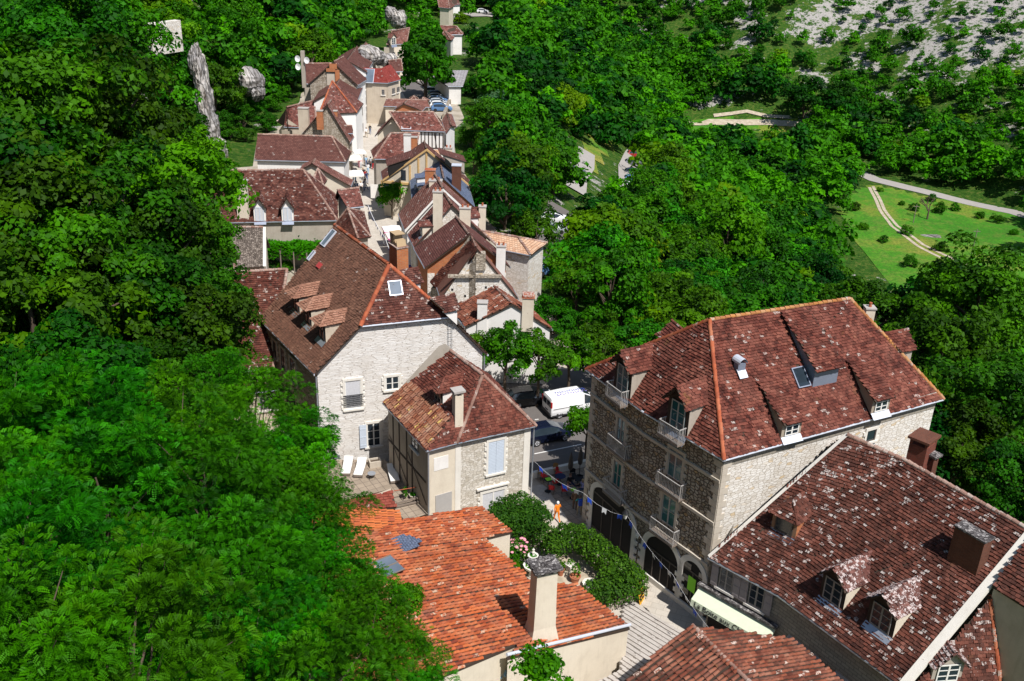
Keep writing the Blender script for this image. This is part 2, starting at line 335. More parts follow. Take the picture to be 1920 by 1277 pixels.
# ---------------------------------------------------------------- roofs
def frame_of(poly):
    n=Vector((0,0,0))
    for i in range(len(poly)):
        a=poly[i];b=poly[(i+1)%len(poly)]; n+=Vector(((a.y-b.y)*(a.z+b.z),(a.z-b.z)*(a.x+b.x),(a.x-b.x)*(a.y+b.y)))
    n.normalize()
    if n.z<0:n=-n
    u=UP.cross(n)
    u=Vector((1,0,0)) if u.length<1e-3 else u.normalized()
    v=n.cross(u); return n,u,v
def inpoly(px,py,poly):
    ins=np.zeros(len(px),bool); n=len(poly)
    for i in range(n):
        x1,y1=poly[i];x2,y2=poly[(i+1)%n]
        c=((y1>py)!=(y2>py))
        with np.errstate(divide='ignore',invalid='ignore'): xi=(x2-x1)*(py-y1)/(y2-y1+1e-12)+x1
        ins^=c&(px<xi)
    return ins
def tiles_flat(mb,poly,w=.24,h=.19,m=0,lift=.065):
    if len(poly)==4:
        n,_,_=frame_of(poly); c=sum(poly,Vector())/4
        if max(abs((p-c).dot(n)) for p in poly)>.03:
            a,b,c,d=poly
            tiles_flat(mb,[a,b,c],w,h,m,lift); tiles_flat(mb,[a,c,d],w,h,m,lift); return
    n,u,v=frame_of(poly); o=poly[0]
    p2=[((p-o).dot(u),(p-o).dot(v)) for p in poly]
    us=[a for a,b in p2];vs=[b for a,b in p2]
    nr=int((max(vs)-min(vs))/h)+2;nc=int((max(us)-min(us))/w)+3
    R,Cc=np.meshgrid(np.arange(nr),np.arange(nc),indexing='ij');R=R.ravel();Cc=Cc.ravel()
    cv=min(vs)+(R+.5)*h; cu=min(us)+(Cc+.5*(R%2))*w+rng.normal(0,.01,len(R))
    ok=inpoly(cu,cv,p2);cu=cu[ok];cv=cv[ok];k=len(cu)
    if k==0:return
    l0=lift+rng.random(k)*.04;l1=.01+rng.random(k)*.012;sk=rng.normal(0,.010,k);hw=w*.5*(.93+rng.random(k)*.06);dv=rng.normal(0,.012,k)
    O=np.array(o);U=np.array(u);Vv=np.array(v);N=np.array(n)
    def pt(a,b,c): return O+a[:,None]*U+b[:,None]*Vv+c[:,None]*N
    lo=cv-h*.5-.01+dv;hi=cv+h*.5+.02
    vv=np.stack([pt(cu-hw,lo-sk,l0),pt(cu+hw,lo+sk,l0+sk),pt(cu+hw,hi,l1),pt(cu-hw,hi,l1),pt(cu-hw,lo-sk,l0*0),pt(cu+hw,lo+sk,l0*0)],1).reshape(-1,3)
    b=np.arange(k)[:,None]*6
    f=np.concatenate([b+np.array([0,1,2,3]),b+np.array([4,5,1,0])]).astype(np.int32)
    uv=np.stack([rng.random(k),rng.random(k)],1); uv=np.repeat(np.concatenate([uv,uv]),4,0)
    mb.add(vv,f,uv,m)
def tiles_canal(mb,poly,w=.27,h=.42,m=0,down=None,r=.1):
    n,u,v=frame_of(poly); o=poly[0]
    if down is not None:
        v=-(down-n*down.dot(n)).normalized(); u=v.cross(n)
    p2=[((p-o).dot(u),(p-o).dot(v)) for p in poly]
    us=[a for a,b in p2];vs=[b for a,b in p2]
    nr=int((max(vs)-min(vs))/h)+2;nc=int((max(us)-min(us))/w)+2
    R,Cc=np.meshgrid(np.arange(nr),np.arange(nc),indexing='ij');R=R.ravel();Cc=Cc.ravel()
    wob=rng.normal(0,.02,nc)[Cc]; offc=rng.random(nc)[Cc]*.12
    cv=min(vs)+(R+.5)*h+offc; cu=min(us)+(Cc+.5)*w+wob+.015*np.sin(cv*1.3+Cc)
    ok=inpoly(cu,cv,p2);cu=cu[ok];cv=cv[ok];k=len(cu)
    if k==0:return
    O=np.array(o);U=np.array(u);Vv=np.array(v);N=np.array(n)
    sk=rng.normal(0,.012,k);dl=rng.normal(0,.02,k);lz=.02+rng.random(k)*.025
    vv=[]
    for (vo,rr,lf) in((-.5,r,0.03),(.58,r*.82,-.015)):
        for a in np.linspace(0,PI,6):
            x=cu+math.cos(a)*rr+sk*(1 if vo<0 else -1); z=math.sin(a)*rr*.85+lz+lf
            y=cv+vo*h+dl
            vv.append(O+x[:,None]*U+y[:,None]*Vv+z[:,None]*N)
    vv=np.stack(vv,1).reshape(-1,3); b=np.arange(k)[:,None]*12
    f=np.concatenate([b+np.array([i,i+1,i+7,i+6]) for i in range(5)]).astype(np.int32)
    uv=np.stack([rng.random(k),rng.random(k)],1); uv=np.repeat(np.concatenate([uv]*5),4,0)
    mb.add(vv,f,uv,m)
def ridge_line(mb,p,q,r=.12,m=0,seg=.36):
    d=(q-p);L_=d.length;d.normalize(); s=UP.cross(d).normalized() if abs(d.z)<.99 else V(1,0,0); n=d.cross(s); n=n if n.z>0 else -n
    k=max(1,int(L_/seg))
    for i in range(k):
        a=p+d*(L_*i/k);b=p+d*(L_*(i+1)/k+.04);r0=r*random.uniform(.95,1.12);r1=r0*.86;j=random.uniform(-.012,.012)
        vs=[]
        for c,rr,l in((a,r0,.05),(b,r1,.02)):
            for t in range(7):
                an=-.25+ (PI+.5)*t/6; vs.append(c+s*(math.cos(an)*rr+j)+n*(math.sin(an)*rr+l-.02))
        u_=(random.random(),random.random())
        mb.add(vs,[[t,t+1,t+8,t+7] for t in range(6)],[u_]*24,m)
def gutter(mb,p,q,r=.075,m=0,drop=.06,out=None):
    p=p.copy();q=q.copy();p.z-=drop;q.z-=drop
    if out is not None: p+=out*.06;q+=out*.06
    mb.tube(p,q,r,r,8,m)
# ---------------------------------------------------------------- houses
FOOTS=[]
class House:
    def __init__(s,label,wall='p_white',tile='t_far',zb=-.5,over=.3,cat='house',name='stone_house',group='houses of the village',geo=None):
        s.root=None;s.label=label;s.name=name;s.cat=cat;s.group=group;s.wm=wall;s.tm=tile;s.zb=zb;s.over=over
        s.faces=[];s.fp=[];s.geo=geo if geo is not None else tile in('t_tower','t_dark','t_lich','t_main','t_mar','t_left','t_small')
        s.parts={}
    def add_face(s,pts,tile=None,canal=None): s.faces.append((list(pts),tile or s.tm,canal))
    def rz(s,x,y,x0=None,y0=None):
        best=None; x0=x if x0 is None else x0; y0=y if y0 is None else y0
        for pts,_,_ in s.faces:
            if inpoly(np.array([x]),np.array([y]),[(p.x,p.y) for p in pts])[0]:
                n,u,v=frame_of(pts); c=sum(pts,Vector())/len(pts)
                z=c.z-((x0-c.x)*n.x+(y0-c.y)*n.y)/n.z
                best=z if best is None else max(best,z)
        return best
    def inset(s):
        fp=[Vector((p.x,p.y)) for p in s.fp]; n=len(fp)
        A=sum(fp[i].x*fp[(i+1)%n].y-fp[(i+1)%n].x*fp[i].y for i in range(n))
        if A<0: fp=fp[::-1]; s.fp=s.fp[::-1]
        out=[]
        for i in range(n):
            a,b,c=fp[i-1],fp[i],fp[(i+1)%n]
            d1=(b-a).normalized();d2=(c-b).normalized()
            n1=Vector((-d1.y,d1.x));n2=Vector((-d2.y,d2.x))
            k=n1+n2; kk=k.dot(n1)
            k=k/max(kk,.35); out.append(b+k*s.over)
        return out
    def finish(s,walls=None,ridges=(),gutters=(),gm='zinc',rm='ridge',thick=.16):
        s.w=s.inset(); cen=sum(s.w,Vector((0,0)))/len(s.w)
        FOOTS.append([(p.x,p.y) for p in s.w])
        s.root=thing(s.name,s.label,s.cat,(cen.x,cen.y,s.zb),s.group)
        mb=MB(); n=len(s.w); mats=[M[s.wm]]; 
        s.walls=[]
        for i in range(n):
            a,b=s.w[i],s.w[(i+1)%n]; L_=(b-a).length; d=(b-a).normalized(); s.walls.append((a,b))
            mi=0
            if walls and i in walls:
                if M[walls[i]] not in mats: mats.append(M[walls[i]])
                mi=mats.index(M[walls[i]])
            k=max(1,int(L_/.5)); tops=[]
            for j in range(k+1):
                p=a+d*(L_*j/k); z=None
                for t in(0,.02,.06,.12,.2,.3):
                    q=p+(cen-p)*t; z=s.rz(q.x,q.y,p.x,p.y)
                    if z is not None: break
                if t>0:
                    zz=[]
                    for pts_,_,_ in s.faces:
                        n_,_,_=frame_of(pts_); c_=sum(pts_,Vector())/len(pts_); zz.append(c_.z-((p.x-c_.x)*n_.x+(p.y-c_.y)*n_.y)/n_.z)
                    z=max(min(min(zz),z if z is not None else 99),min(q_.z for q_ in s.faces[0][0])-.4)
                tops.append(z-.1)
            vs=[];fs=[];uv=[]
            for j in range(k+1):
                p=a+d*(L_*j/k); vs+=[V(p.x,p.y,s.zb),V(p.x,p.y,tops[j])]
            for j in range(k):
                fs.append([2*j,2*j+2,2*j+3,2*j+1]); u0=L_*j/k+i*7.3;u1=L_*(j+1)/k+i*7.3
                uv+=[(u0,s.zb),(u1,s.zb),(u1,tops[j+1]),(u0,tops[j])]
            mb.add(vs,fs,uv,mi)
        s.wall=mb.build('wall',mats,s.root)
        # roof
        mb=MB(); rmats=[M['under']]
        for pts,tile,canal in s.faces:
            if M[tile] not in rmats: rmats.append(M[tile])
            mi=rmats.index(M[tile])
            nn,u,v=frame_of(pts); o=pts[0]
            uv=[((p-o).dot(u)+50,(p-o).dot(v)+50) for p in pts]
            if canal: 
                mb.poly(pts,0,uv); tiles_canal(mb,pts,m=mi,down=canal if isinstance(canal,Vector) else None)
            elif s.geo:
                if len(pts)==4: mb.add(pts,[[0,1,2],[0,2,3]],None,0)
                else: mb.poly(pts,0,uv)
                tiles_flat(mb,pts,m=mi)
            else: s.soft(mb,pts,uv,mi)
            lo=[p-UP*thick for p in pts]
            if len(pts)==4: mb.add(lo,[[2,1,0],[3,2,0]],None,0)
            else: mb.poly(lo[::-1],0)
            k=len(pts)
            for j in range(k): mb.add([lo[j],lo[(j+1)%k],pts[(j+1)%k],pts[j]],[[0,1,2,3]],None,0)
        s.roof=mb.build('roof',rmats,s.root)
        if ridges:
            mb=MB()
            for a,b in ridges: ridge_line(mb,a,b,.13 if s.geo else .14)
            mb.build('ridge_tiles',M[rm],s.roof)
        if gutters:
            for a,b in gutters:
                mb=MB(); gutter(mb,a,b); mb.build('gutter',M[gm],s.roof)
        return s
    def soft(s,mb,pts,uv,mi):
        # slightly uneven sheet, subdivided, for roofs whose tiles are in the material
        if len(pts)==3: pts=pts+[pts[2].copy()]; uv=uv+[uv[2]]
        if len(pts)!=4: mb.poly(pts,mi,uv); return
        a,b,c,d=pts; N=10; vs=[];uvs=[];fs=[];l=[]
        for i in range(N+1):
            for j in range(N+1):
                s_,t_=i/N,j/N; p=(a*(1-s_)+b*s_)*(1-t_)+(d*(1-s_)+c*s_)*t_
                e=(uv[0][0]*(1-s_)+uv[1][0]*s_)*(1-t_)+(uv[3][0]*(1-s_)+uv[2][0]*s_)*t_
                g=(uv[0][1]*(1-s_)+uv[1][1]*s_)*(1-t_)+(uv[3][1]*(1-s_)+uv[2][1]*s_)*t_
                z=.05*math.sin(p.x*1.1+p.y*.7)+.04*math.sin(p.x*.6-p.y*1.5)+random.uniform(-.012,.012)
                vs.append(p+UP*(z*.8+.03)); uvs.append((e,g))
        for i in range(N):
            for j in range(N):
                q=[i*(N+1)+j,(i+1)*(N+1)+j,(i+1)*(N+1)+j+1,i*(N+1)+j+1]; fs.append(q); l+=[uvs[k] for k in q]
        mb.add(vs,fs,l,mi)
    # wall-local frame at a pixel
    def wf(s,i):
        a,b=s.walls[i]; r=V((b-a).x,(b-a).y,0).normalized(); n=V(r.y,-r.x,0)
        return V(a.x,a.y,0),r,n
    def nearest_wall(s,px,py,zg=3):
        best=None
        for i in range(len(s.walls)):
            o,r,n=s.wf(i)
            if n.dot(ray(px,py))>=0: continue
            h=Q(px,py,o,n); t=(h-o).dot(r); L_=(Vector(s.walls[i][1])-Vector(s.walls[i][0])).length
            if -0.6<t<L_+.6 and h.z>s.zb-2:
                d=(h-CAM).length
                if best is None or d<best[0]: best=(d,i)
        return best[1] if best else 0
    def win(s,x0,y0,x1,y1,i=None,style='case',sur='cutw',fr='frame',gl='glass',shut=None,name='window',nm=2,deep=.0,ncross=3,label=None,sill=True):
        xm,ym=(x0+x1)/2,(y0+y1)/2
        if i is None: i=s.nearest_wall(xm,ym)
        o,r,n=s.wf(i)
        if style!='pt':
            pl,pr=Q(x0,ym,o,n),Q(x1,ym,o,n); pt,pb=Q(xm,y0,o,n),Q(xm,y1,o,n)
            w=abs((pr-pl).dot(r));h=abs(pt.z-pb.z);c=Q(xm,ym,o,n)
            base=V(c.x,c.y,c.z-h/2)
        return make_window(s.root,base,r,n,w,h,sur,fr,gl,shut,name,nm,ncross,style,label,sill)
def make_window(root,base,r,n,w,h,sur='cutw',fr='frame',gl='glass',shut=None,name='window',nm=2,ncross=3,style='case',label=None,sill=True):
    F=(base,r,n,UP); mb=MB(); mats=[M[fr],M[gl]]
    if sur: mats.append(M[sur])
    a=w/2
    mb.box(F,-a,a,0.0,.02,0,h,1)
    if style=='shut':
        for sgn in(-1,1):
            mb.box(F,*(sorted((sgn*.01,sgn*a))),.021,.06,.02,h-.02,0)
        k=int(h/.12)
        for j in range(k): mb.box(F,-a+.05,a-.05,.061,.07,.06+j*.12,.10+j*.12,0)
    else:
        t=min(.07,w*.09)
        mb.box(F,-a,-a+t,.021,.05,0,h,0);mb.box(F,a-t,a,.021,.05,0,h,0)
        mb.box(F,-a+t,a-t,.021,.05,0,t,0);mb.box(F,-a+t,a-t,.021,.05,h-t,h,0)
        for k in range(1,nm): mb.box(F,-a+w*k/nm-t*.7,-a+w*k/nm+t*.7,.021,.052,t,h-t,0)
        for k in range(1,ncross): mb.box(F,-a+t,a-t,.021,.042,h*k/ncross-t*.3,h*k/ncross+t*.3,0)
        if style=='curtain':
            for k in range(int(w/.12)): mb.box(F,-a+t+k*.12,-a+t+k*.12+.07,.0205,.03,t,h-t,2 if False else 0)
    if sur:
        b=.16
        mb.box(F,-a-b,-a,0,.09,-.0,h+.0,2);mb.box(F,a,a+b,0,.09,0,h,2);mb.box(F,-a-b,a+b,0,.095,h,h+.2,2)
        for j in range(int(h/.5)+1):
            z0=min(j*.5,h-.25)
            mb.box(F,-a-b-.14,-a-b,0,.085,z0,z0+.25,2);mb.box(F,a+b,a+b+.14,0,.085,z0,z0+.25,2)
    o=mb.build(name,mats,root)
    if label:o['label']=label
    if sill:
        mb=MB();mb.box(F,-a-.2,a+.2,0,.16,-.14,0,0);mb.build('sill',M[sur or 'cutw'],o)
    if shut:
        for sgn in(-1,1):
            if shut[1]=='L' and sgn==1 or shut[1]=='R' and sgn==-1: continue
            mb=MB(); x0,x1=sorted((sgn*(a+.06),sgn*(a+.06+w*.5)))
            mb.box(F,x0,x1,.1,.14,0,h,0)
            for j in range(3): mb.box(F,x0+.03,x1-.03,.14,.155,h*(.1+.35*j),h*(.1+.35*j)+.09,0)
            mb.build('shutter',M[shut[0]],o)
    return o
def mirror(p,a,b):
    d=Vector((b.x-a.x,b.y-a.y)).normalized(); q=Vector((p.x-a.x,p.y-a.y)); k=d*(2*q.dot(d))-q
    return V(a.x+k.x,a.y+k.y,p.z)
def solve_ridge(e1,e2,r,ze,pitch):
    a=P(*e1,ze);b=P(*e2,ze);u=(b-a);u.z=0;u.normalize();t=math.tan(math.radians(pitch));best=(1e9,ze+3)
    p=P(*r,ze+.2);q=p-a;sg=1 if (u.x*q.y-u.y*q.x)>0 else -1
    z=ze+.3
    while z<ze+12:
        p=P(*r,z);q=p-a;d=(u.x*q.y-u.y*q.x)*sg;e=abs(z-ze-d*t)
        if d<=0: break
        if e<best[0]:best=(e,z)
        z+=.05
    return best[1]
def gable(label,e1,e2,r1,r2,ze,pitch=45,ridge=True,gut=True,walls=None,gm='zinc',rm='ridge_g',**k):
    h=House(label,**k)
    zr=(solve_ridge(e1,e2,r1,ze,pitch)+solve_ridge(e1,e2,r2,ze,pitch))/2
    E1,E2,R1,R2=P(*e1,ze),P(*e2,ze),P(*r1,zr),P(*r2,zr); B1,B2=mirror(E1,R1,R2),mirror(E2,R1,R2)
    h.E=(E1,E2,B2,B1);h.R=(R1,R2)
    h.add_face([E1,E2,R2,R1]); h.add_face([B2,B1,R1,R2])
    rd=[(R1,R2)]
    for E,B,R_ in((E1,B1,R1),(E2,B2,R2)):
        m=(E+B)/2; d=Vector((R_.x-m.x,R_.y-m.y))
        if d.length>.9: h.add_face([B,E,R_]); rd+=[(E,R_),(B,R_)]
    h.fp=[E1,E2,B2,B1]
    h.finish(walls,ridges=rd if ridge else (),gutters=[(E1,E2)] if gut else (),gm=gm,rm=rm); return h
def gf(label,L_,A,R_,B,zl,zr=None,walls=None,ridge=True,gut=True,rm='ridge_g',trim=None,gm='zinc',tileR=None,canal=False,**k):
    """gable end towards the camera: left eave, apex, right eave, far end of the ridge"""
    zr=zl if zr is None else zr
    h=House(label,**k); l=P(*L_,zl); r=P(*R_,zr); n=V((r-l).y,-(r-l).x,0).normalized(); a=Q(*A,l,n); b=P(*B,a.z); d=b-a
    h.l,h.a,h.r,h.d=l,a,r,d
    h.add_face([l+d,l,a,a+d],canal=canal); h.add_face([r,r+d,a+d,a],tile=tileR,canal=canal); h.fp=[l,r,r+d,l+d]
    h.finish(walls,ridges=[(a,a+d)] if ridge else (),gutters=[(l,l+d),(r,r+d)] if gut else (),rm=rm,gm=gm)
    if trim:
        mb=MB(); nn=-n if n.dot(d)>0 else n
        for p,q in((l,a),(r,a)):
            up=V(0,0,.0); mb.add([p-UP*.28+nn*.03,q-UP*.28+nn*.03,q+nn*.03+UP*.02,p+nn*.03+UP*.02,p-UP*.28-nn*.1,q-UP*.28-nn*.1,q-nn*.1+UP*.02,p-nn*.1+UP*.02],[[0,1,2,3],[3,2,6,7],[0,4,5,1]],None,0)
        mb.build('bargeboard',M[trim],h.roof)
    return h
def pyr(label,corners,apex,ze,**k):
    h=House(label,**k); c=[P(*q,ze) for q in corners]; cen=sum(c,Vector())/len(c)
    za=zat(*apex,cen.x,cen.y); a=P(*apex,za)
    for i in range(len(c)): h.add_face([c[i],c[(i+1)%len(c)],a])
    h.fp=c; h.finish(None,ridges=[(q,a) for q in c],rm='ridge_g'); return h
def chimney(parent,px,py,w,d,h,mat='p_cream',plane=None,z=None,cap='conc',pots=2,rot=None,capmat=None,label=None,hood=False,pos=None):
    """px,py = foot of the chimney on the roof face"""
    if pos is not None: b=pos
    elif plane is not None: b=Q(px,py,plane[0],frame_of(plane)[0])
    else: b=P(px,py,z)
    r=rot if rot is not None else V(1,0,0); r=V(r.x,r.y,0).normalized(); n=V(r.y,-r.x,0)
    F=(b,r,n,UP); mb=MB(); mb.box(F,-w/2,w/2,-d/2,d/2,-1.6,h,0); o=mb.build('chimney',M[mat],parent)
    if label:o['label']=label
    mb=MB(); 
    if cap=='slab':
        for sx in(-1,1):
            for sy in(-1,1): mb.box(F,*sorted((sx*w*.5,sx*(w*.5-.14))),*sorted((sy*d*.5,sy*(d*.5-.14))),h,h+.28,1)
        mb.box(F,-w*.5-.12,w*.5+.12,-d*.5-.12,d*.5+.12,h+.28,h+.42,0)
        mb.build('chimney_cap',[M[capmat or 'conc'],M[mat]],o)
    else:
        mb.box(F,-w/2-.06,w/2+.06,-d/2-.06,d/2+.06,h,h+.1,0); mb.build('chimney_cap',M[capmat or 'conc'],o)
        for k in range(pots):
            mb=MB(); c=b+r*((k-(pots-1)/2)*w/max(pots,1))+UP*(h+.1); mb.lathe(c,[(.0,.0),(.11,0),(.09,.22),(.12,.26),(.1,.3),(.0,.3)],8,0); mb.build('chimney_pot',M['ridge'],o)
    return o
def plane_of(h,k): return h.faces[k][0]
def skylight(parent,plane,px,py,w,hh,label=None,lit=True):
    n,u,v=frame_of(plane); c=Q(px,py,plane[0],n); F=(c+n*.03,u,n,v); mb=MB()
    # box takes (a along u, b along n, c along v)
    t=.07
    for a0,a1,c0,c1 in((-w/2,-w/2+t,-hh/2,hh/2),(w/2-t,w/2,-hh/2,hh/2),(-w/2+t,w/2-t,-hh/2,-hh/2+t),(-w/2+t,w/2-t,hh/2-t,hh/2)): mb.box(F,a0,a1,0,.13,c0,c1,0)
    mb.box(F,-w/2+t,w/2-t,0,.08,-hh/2+t,hh/2-t,1)
    o=mb.build('skylight',[M['zincl' if lit else 'lead'],M['glass_s' if lit else 'glass']],parent)
    return o
def dormer(h,plane,px,py,w,ht,kind='gable',tile=None,cheek='p_cream',fr='frame',gl='glass',rh=None,geo=None,balcony=False,shed_a=.45,over=.25,nm=2,ncross=3,front=None,back=False,pos=None,sill='lead',wh=None,rm=None):
    pl=plane if isinstance(plane,list) else plane_of(h,plane)
    n,u,v=frame_of(pl); f=pos if pos is not None else Q(px,py,pl[0],n); o=V(n.x,n.y,0).normalized(); r=V(-o.y,o.x,0); r=-r if False else r
    tp=math.sqrt(1-n.z**2)/n.z
    r=UP.cross(o).normalized()
    a=w/2; rh=rh if rh is not None else w*.45; tile=tile or h.tm; geo=h.geo if geo is None else geo
    dep=ht/tp
    root=MB(); bs=f-UP*.05
    root.poly([bs-r*a,bs+r*a,bs+r*a+UP*ht,bs-r*a+UP*ht],1 if front else 0)
    for s_ in(-1,1): root.poly([bs+r*a*s_,bs+r*a*s_+UP*ht,bs+r*a*s_+UP*ht-o*(dep+.1)],0,[(0,0),(0,ht),(dep,ht)])
    if kind=='gable': root.poly([bs-r*a+UP*ht,bs+r*a+UP*ht,bs+UP*(ht+rh)],1 if front else 0)
    D=root.build('dormer',[M[cheek]]+([M[front]] if front else []),h.root)
    mb=MB(); pls=[]
    top=f+UP*ht
    if kind=='gable':
        tot=(ht+rh)/tp; ov=.14; dz=rh/(a)*ov
        for s_ in(-1,1):
            e=top+r*(a+ov)*s_-UP*dz; pls.append([e+o*over,top+UP*rh+o*over,top+UP*rh-o*tot,e-o*((ht-dz)/tp)][::s_])
        rd=[(top+UP*rh+o*over,top+UP*rh-o*tot)]
    elif kind=='hip':
        tot=(ht+rh)/tp; ov=.14; dz=rh/(a)*ov; ap=top+UP*rh-o*(w*.35)
        for s_ in(-1,1):
            e=top+r*(a+ov)*s_-UP*dz; pls.append([e+o*over,ap,top+UP*rh-o*tot,e-o*((ht-dz)/tp)][::s_])
        e1=top-r*(a+ov)-UP*dz+o*over;e2=top+r*(a+ov)-UP*dz+o*over; pls.append([e1,e2,ap])
        rd=[(ap,top+UP*rh-o*tot),(e1,ap),(e2,ap)]
    else:
        L_=ht/(tp-shed_a*tp); z=shed_a*tp
        e1=top-r*(a+.12)+o*over-UP*over*z; e2=top+r*(a+.12)+o*over-UP*over*z
        pls.append([e1,e2,top+r*(a+.12)-o*L_+UP*L_*z,top-r*(a+.12)-o*L_+UP*L_*z]); rd=[]
        for s_ in(-1,1): mb.poly([bs+r*a*s_+UP*ht,bs+r*a*s_+UP*ht-o*(dep),top+r*a*s_-o*L_+UP*L_*z],2)
    for p in pls:
        nn,uu,vv=frame_of(p); uv=[((q-p[0]).dot(uu)+9,(q-p[0]).dot(vv)+9) for q in p]
        mb.poly(p,0 if geo else 1,uv)
        if geo: tiles_flat(mb,p,m=1)
        lo=[q-nn*.07 for q in p]; mb.poly(lo,0)
        for j in range(len(p)): mb.add([lo[j],lo[(j+1)%len(p)],p[(j+1)%len(p)],p[j]],[[0,1,2,3]],None,0)
    for x in rd: ridge_line(mb,x[0],x[1],.09,1)
    mb.build('dormer_roof',[M['under'],M[tile],M[cheek]],D)
    if not back:
        ww=wh[0] if wh else w*.72; hh=wh[1] if wh else ht*.9
        make_window(D,f+o*.02+UP*(ht-hh)*.4,r,o,ww,hh,None,fr,gl,None,'window',nm,ncross,'case',None,False)
        mb=MB(); F=(f-UP*.02,r,o,UP); mb.add([f-r*a+o*.02+UP*.03,f+r*a+o*.02+UP*.03,f+r*a+o*.35-UP*(.35*tp-.06),f-r*a+o*.35-UP*(.35*tp-.06)],[[0,1,2,3]],None,0); mb.build('flashing',M[sill],D)
    return D,f,r,o
# ================================================================ VILLAGE
def strip_on_wall(h,i,p0,p1,hh,dep,mat,name):
    """stone band on wall i between two pixels"""
    o,r,n=h.wf(i); a,b=Q(*p0,o,n),Q(*p1,o,n)
    return band(h,a,b,n,hh,dep,mat,name)
def band(h,a,b,n,hh,dep,mat,name):
    r=(b-a); L_=r.length; F=(a,r.normalized(),n,UP); mb=MB(); mb.box(F,0,L_,-.02,dep,0,hh,0); return mb.build(name,M[mat],h.root)
def balcony(h,px,py,w,dep=.55,i=None,f=None,r=None,n=None,mat='rail'):
    if f is None:
        if i is None:i=h.nearest_wall(px,py)
        o,r,n=h.wf(i); f=Q(px,py,o,n)
    F=(f,r,n,UP); mb=MB(); a=w/2; mb.box(F,-a,a,0,dep,-.14,0,1)
    mb.box(F,-a,a,dep-.05,dep,.95,1.0,0); mb.box(F,-a,a,dep-.05,dep,.08,.12,0)
    for s_ in(-1,1):
        mb.box(F,*sorted((s_*a,s_*(a-.04))),0,dep,.95,1.,0)
        for k in range(4): mb.box(F,*sorted((s_*a,s_*(a-.03))),.05+k*.13,.075+k*.13,0,.95,0)
    k=int(w/.12)
    for j in range(k+1): mb.box(F,-a+j*w/k-.014,-a+j*w/k+.014,dep-.04,dep-.012,0,.95,0)
    return mb.build('balcony',[M[mat],M['wood']],h.root)
def arch_pts(w,h,rise,n=12):
    pts=[(-w/2,0),(w/2,0),(w/2,h-rise)]
    for k in range(1,n): 
        t=PI*k/n; pts.append((w/2*math.cos(t),h-rise+rise*math.sin(t)))
    pts.append((-w/2,h-rise)); return pts
def archway(h,x0,y0,x1,y1,i=None,zb=0,rise=1.,kind='door',band_=.38,sur='cutw'):
    """x0,x1: left/right pixels at half height, y0 top pixel"""
    xm=(x0+x1)/2
    if i is None:i=h.nearest_wall(xm,(y0+y1)/2)
    o,r,n=h.wf(i); a,b=Q(x0,(y0+y1)/2,o,n),Q(x1,(y0+y1)/2,o,n); w=(b-a).length; c=(a+b)/2; c.z=zb; ht=Q(xm,y0,o,n).z-zb
    F=(c,r,n,UP)
    mb=MB(); ip=arch_pts(w,ht,rise); 
    mb.poly([c+r*x+n*.02+UP*z for x,z in ip],1)
    op=arch_pts(w+2*band_,ht+band_,rise+band_); d=.10
    ii=[c+r*x+n*d+UP*z for x,z in ip];oo=[c+r*x+n*d+UP*z for x,z in op]; k=len(ii)
    for j in range(1,k-1+1):
        j2=(j+1)%k
        if j==0: continue
        if j==k-1: mb.add([ii[j],oo[j],oo[0],ii[0]],[[0,1,2,3]],None,0); continue
        mb.add([ii[j],oo[j],oo[j2],ii[j2]],[[0,1,2,3]],None,0)
    for P_,s_ in((ii,1),(oo,-1)):
        for j in range(1,k):
            p,q=P_[j],P_[(j+1)%k]; mb.add([p,q,q-n*d,p-n*d],[[0,1,2,3]],None,0)
    for s_ in(-1,1):
        for j in range(int((ht-rise)/.6)):
            x0_,x1_=sorted((s_*(w/2+band_),s_*(w/2+band_+.22))); mb.box(F,x0_,x1_,0,d-.005,j*.6+.1,j*.6+.4,0)
    # joinery
    t=.07; mb.box(F,-w/2,w/2,.021,.06,ht-rise-.05,ht-rise+.05,2)
    nn=4 if w>2.5 else 2
    for j in range(nn+1): x=-w/2+w*j/nn; mb.box(F,max(-w/2,x-t/2),min(w/2,x+t/2),.021,.06,0,ht-rise,2)
    mb.box(F,-w/2,w/2,.021,.055,0,.35,2)
    o_=mb.build('doorway' ,[M[sur],M['dark'],M['frame_d']],h.root); return o_,F,w,ht
def beams(h,i,us,zs,mat='beam',diag=(),z0=0,z1=3):
    o,r,n=h.wf(i); F=(o,r,n,UP); mb=MB()
    for u in us: mb.box(F,u-.07,u+.07,0,.04,z0,z1,0)
    for z,(a,b) in zs: mb.box(F,a,b,0,.045,z-.07,z+.07,0)
    for (u0,a,u1,b) in diag:
        d=V(u1-u0,b-a,0).normalized(); p=F[0]+r*u0+UP*a; q=F[0]+r*u1+UP*b; e=(q-p).normalized(); s_=e.cross(n)
        mb.add([p-s_*.06+n*.035,q-s_*.06+n*.035,q+s_*.06+n*.035,p+s_*.06+n*.035],[[0,1,2,3]],None,0)
    return mb.build('timber_frame',M[mat],h.root)
def wquad(h,x0,y0,x1,y1,mat,name='door',dep=.04,i=None):
    """flat thing on a wall, in pixels"""
    if i is None:i=h.nearest_wall((x0+x1)/2,(y0+y1)/2)
    o,r,n=h.wf(i); c=Q((x0+x1)/2,(y0+y1)/2,o,n); w=(Q(x1,(y0+y1)/2,o,n)-Q(x0,(y0+y1)/2,o,n)).length; t=Q((x0+x1)/2,y0,o,n).z;b=Q((x0+x1)/2,y1,o,n).z
    mb=MB(); mb.box((V(c.x,c.y,b),r,n,UP),-w/2,w/2,0,dep,0,t-b,0); return mb.build(name,M[mat],h.root)
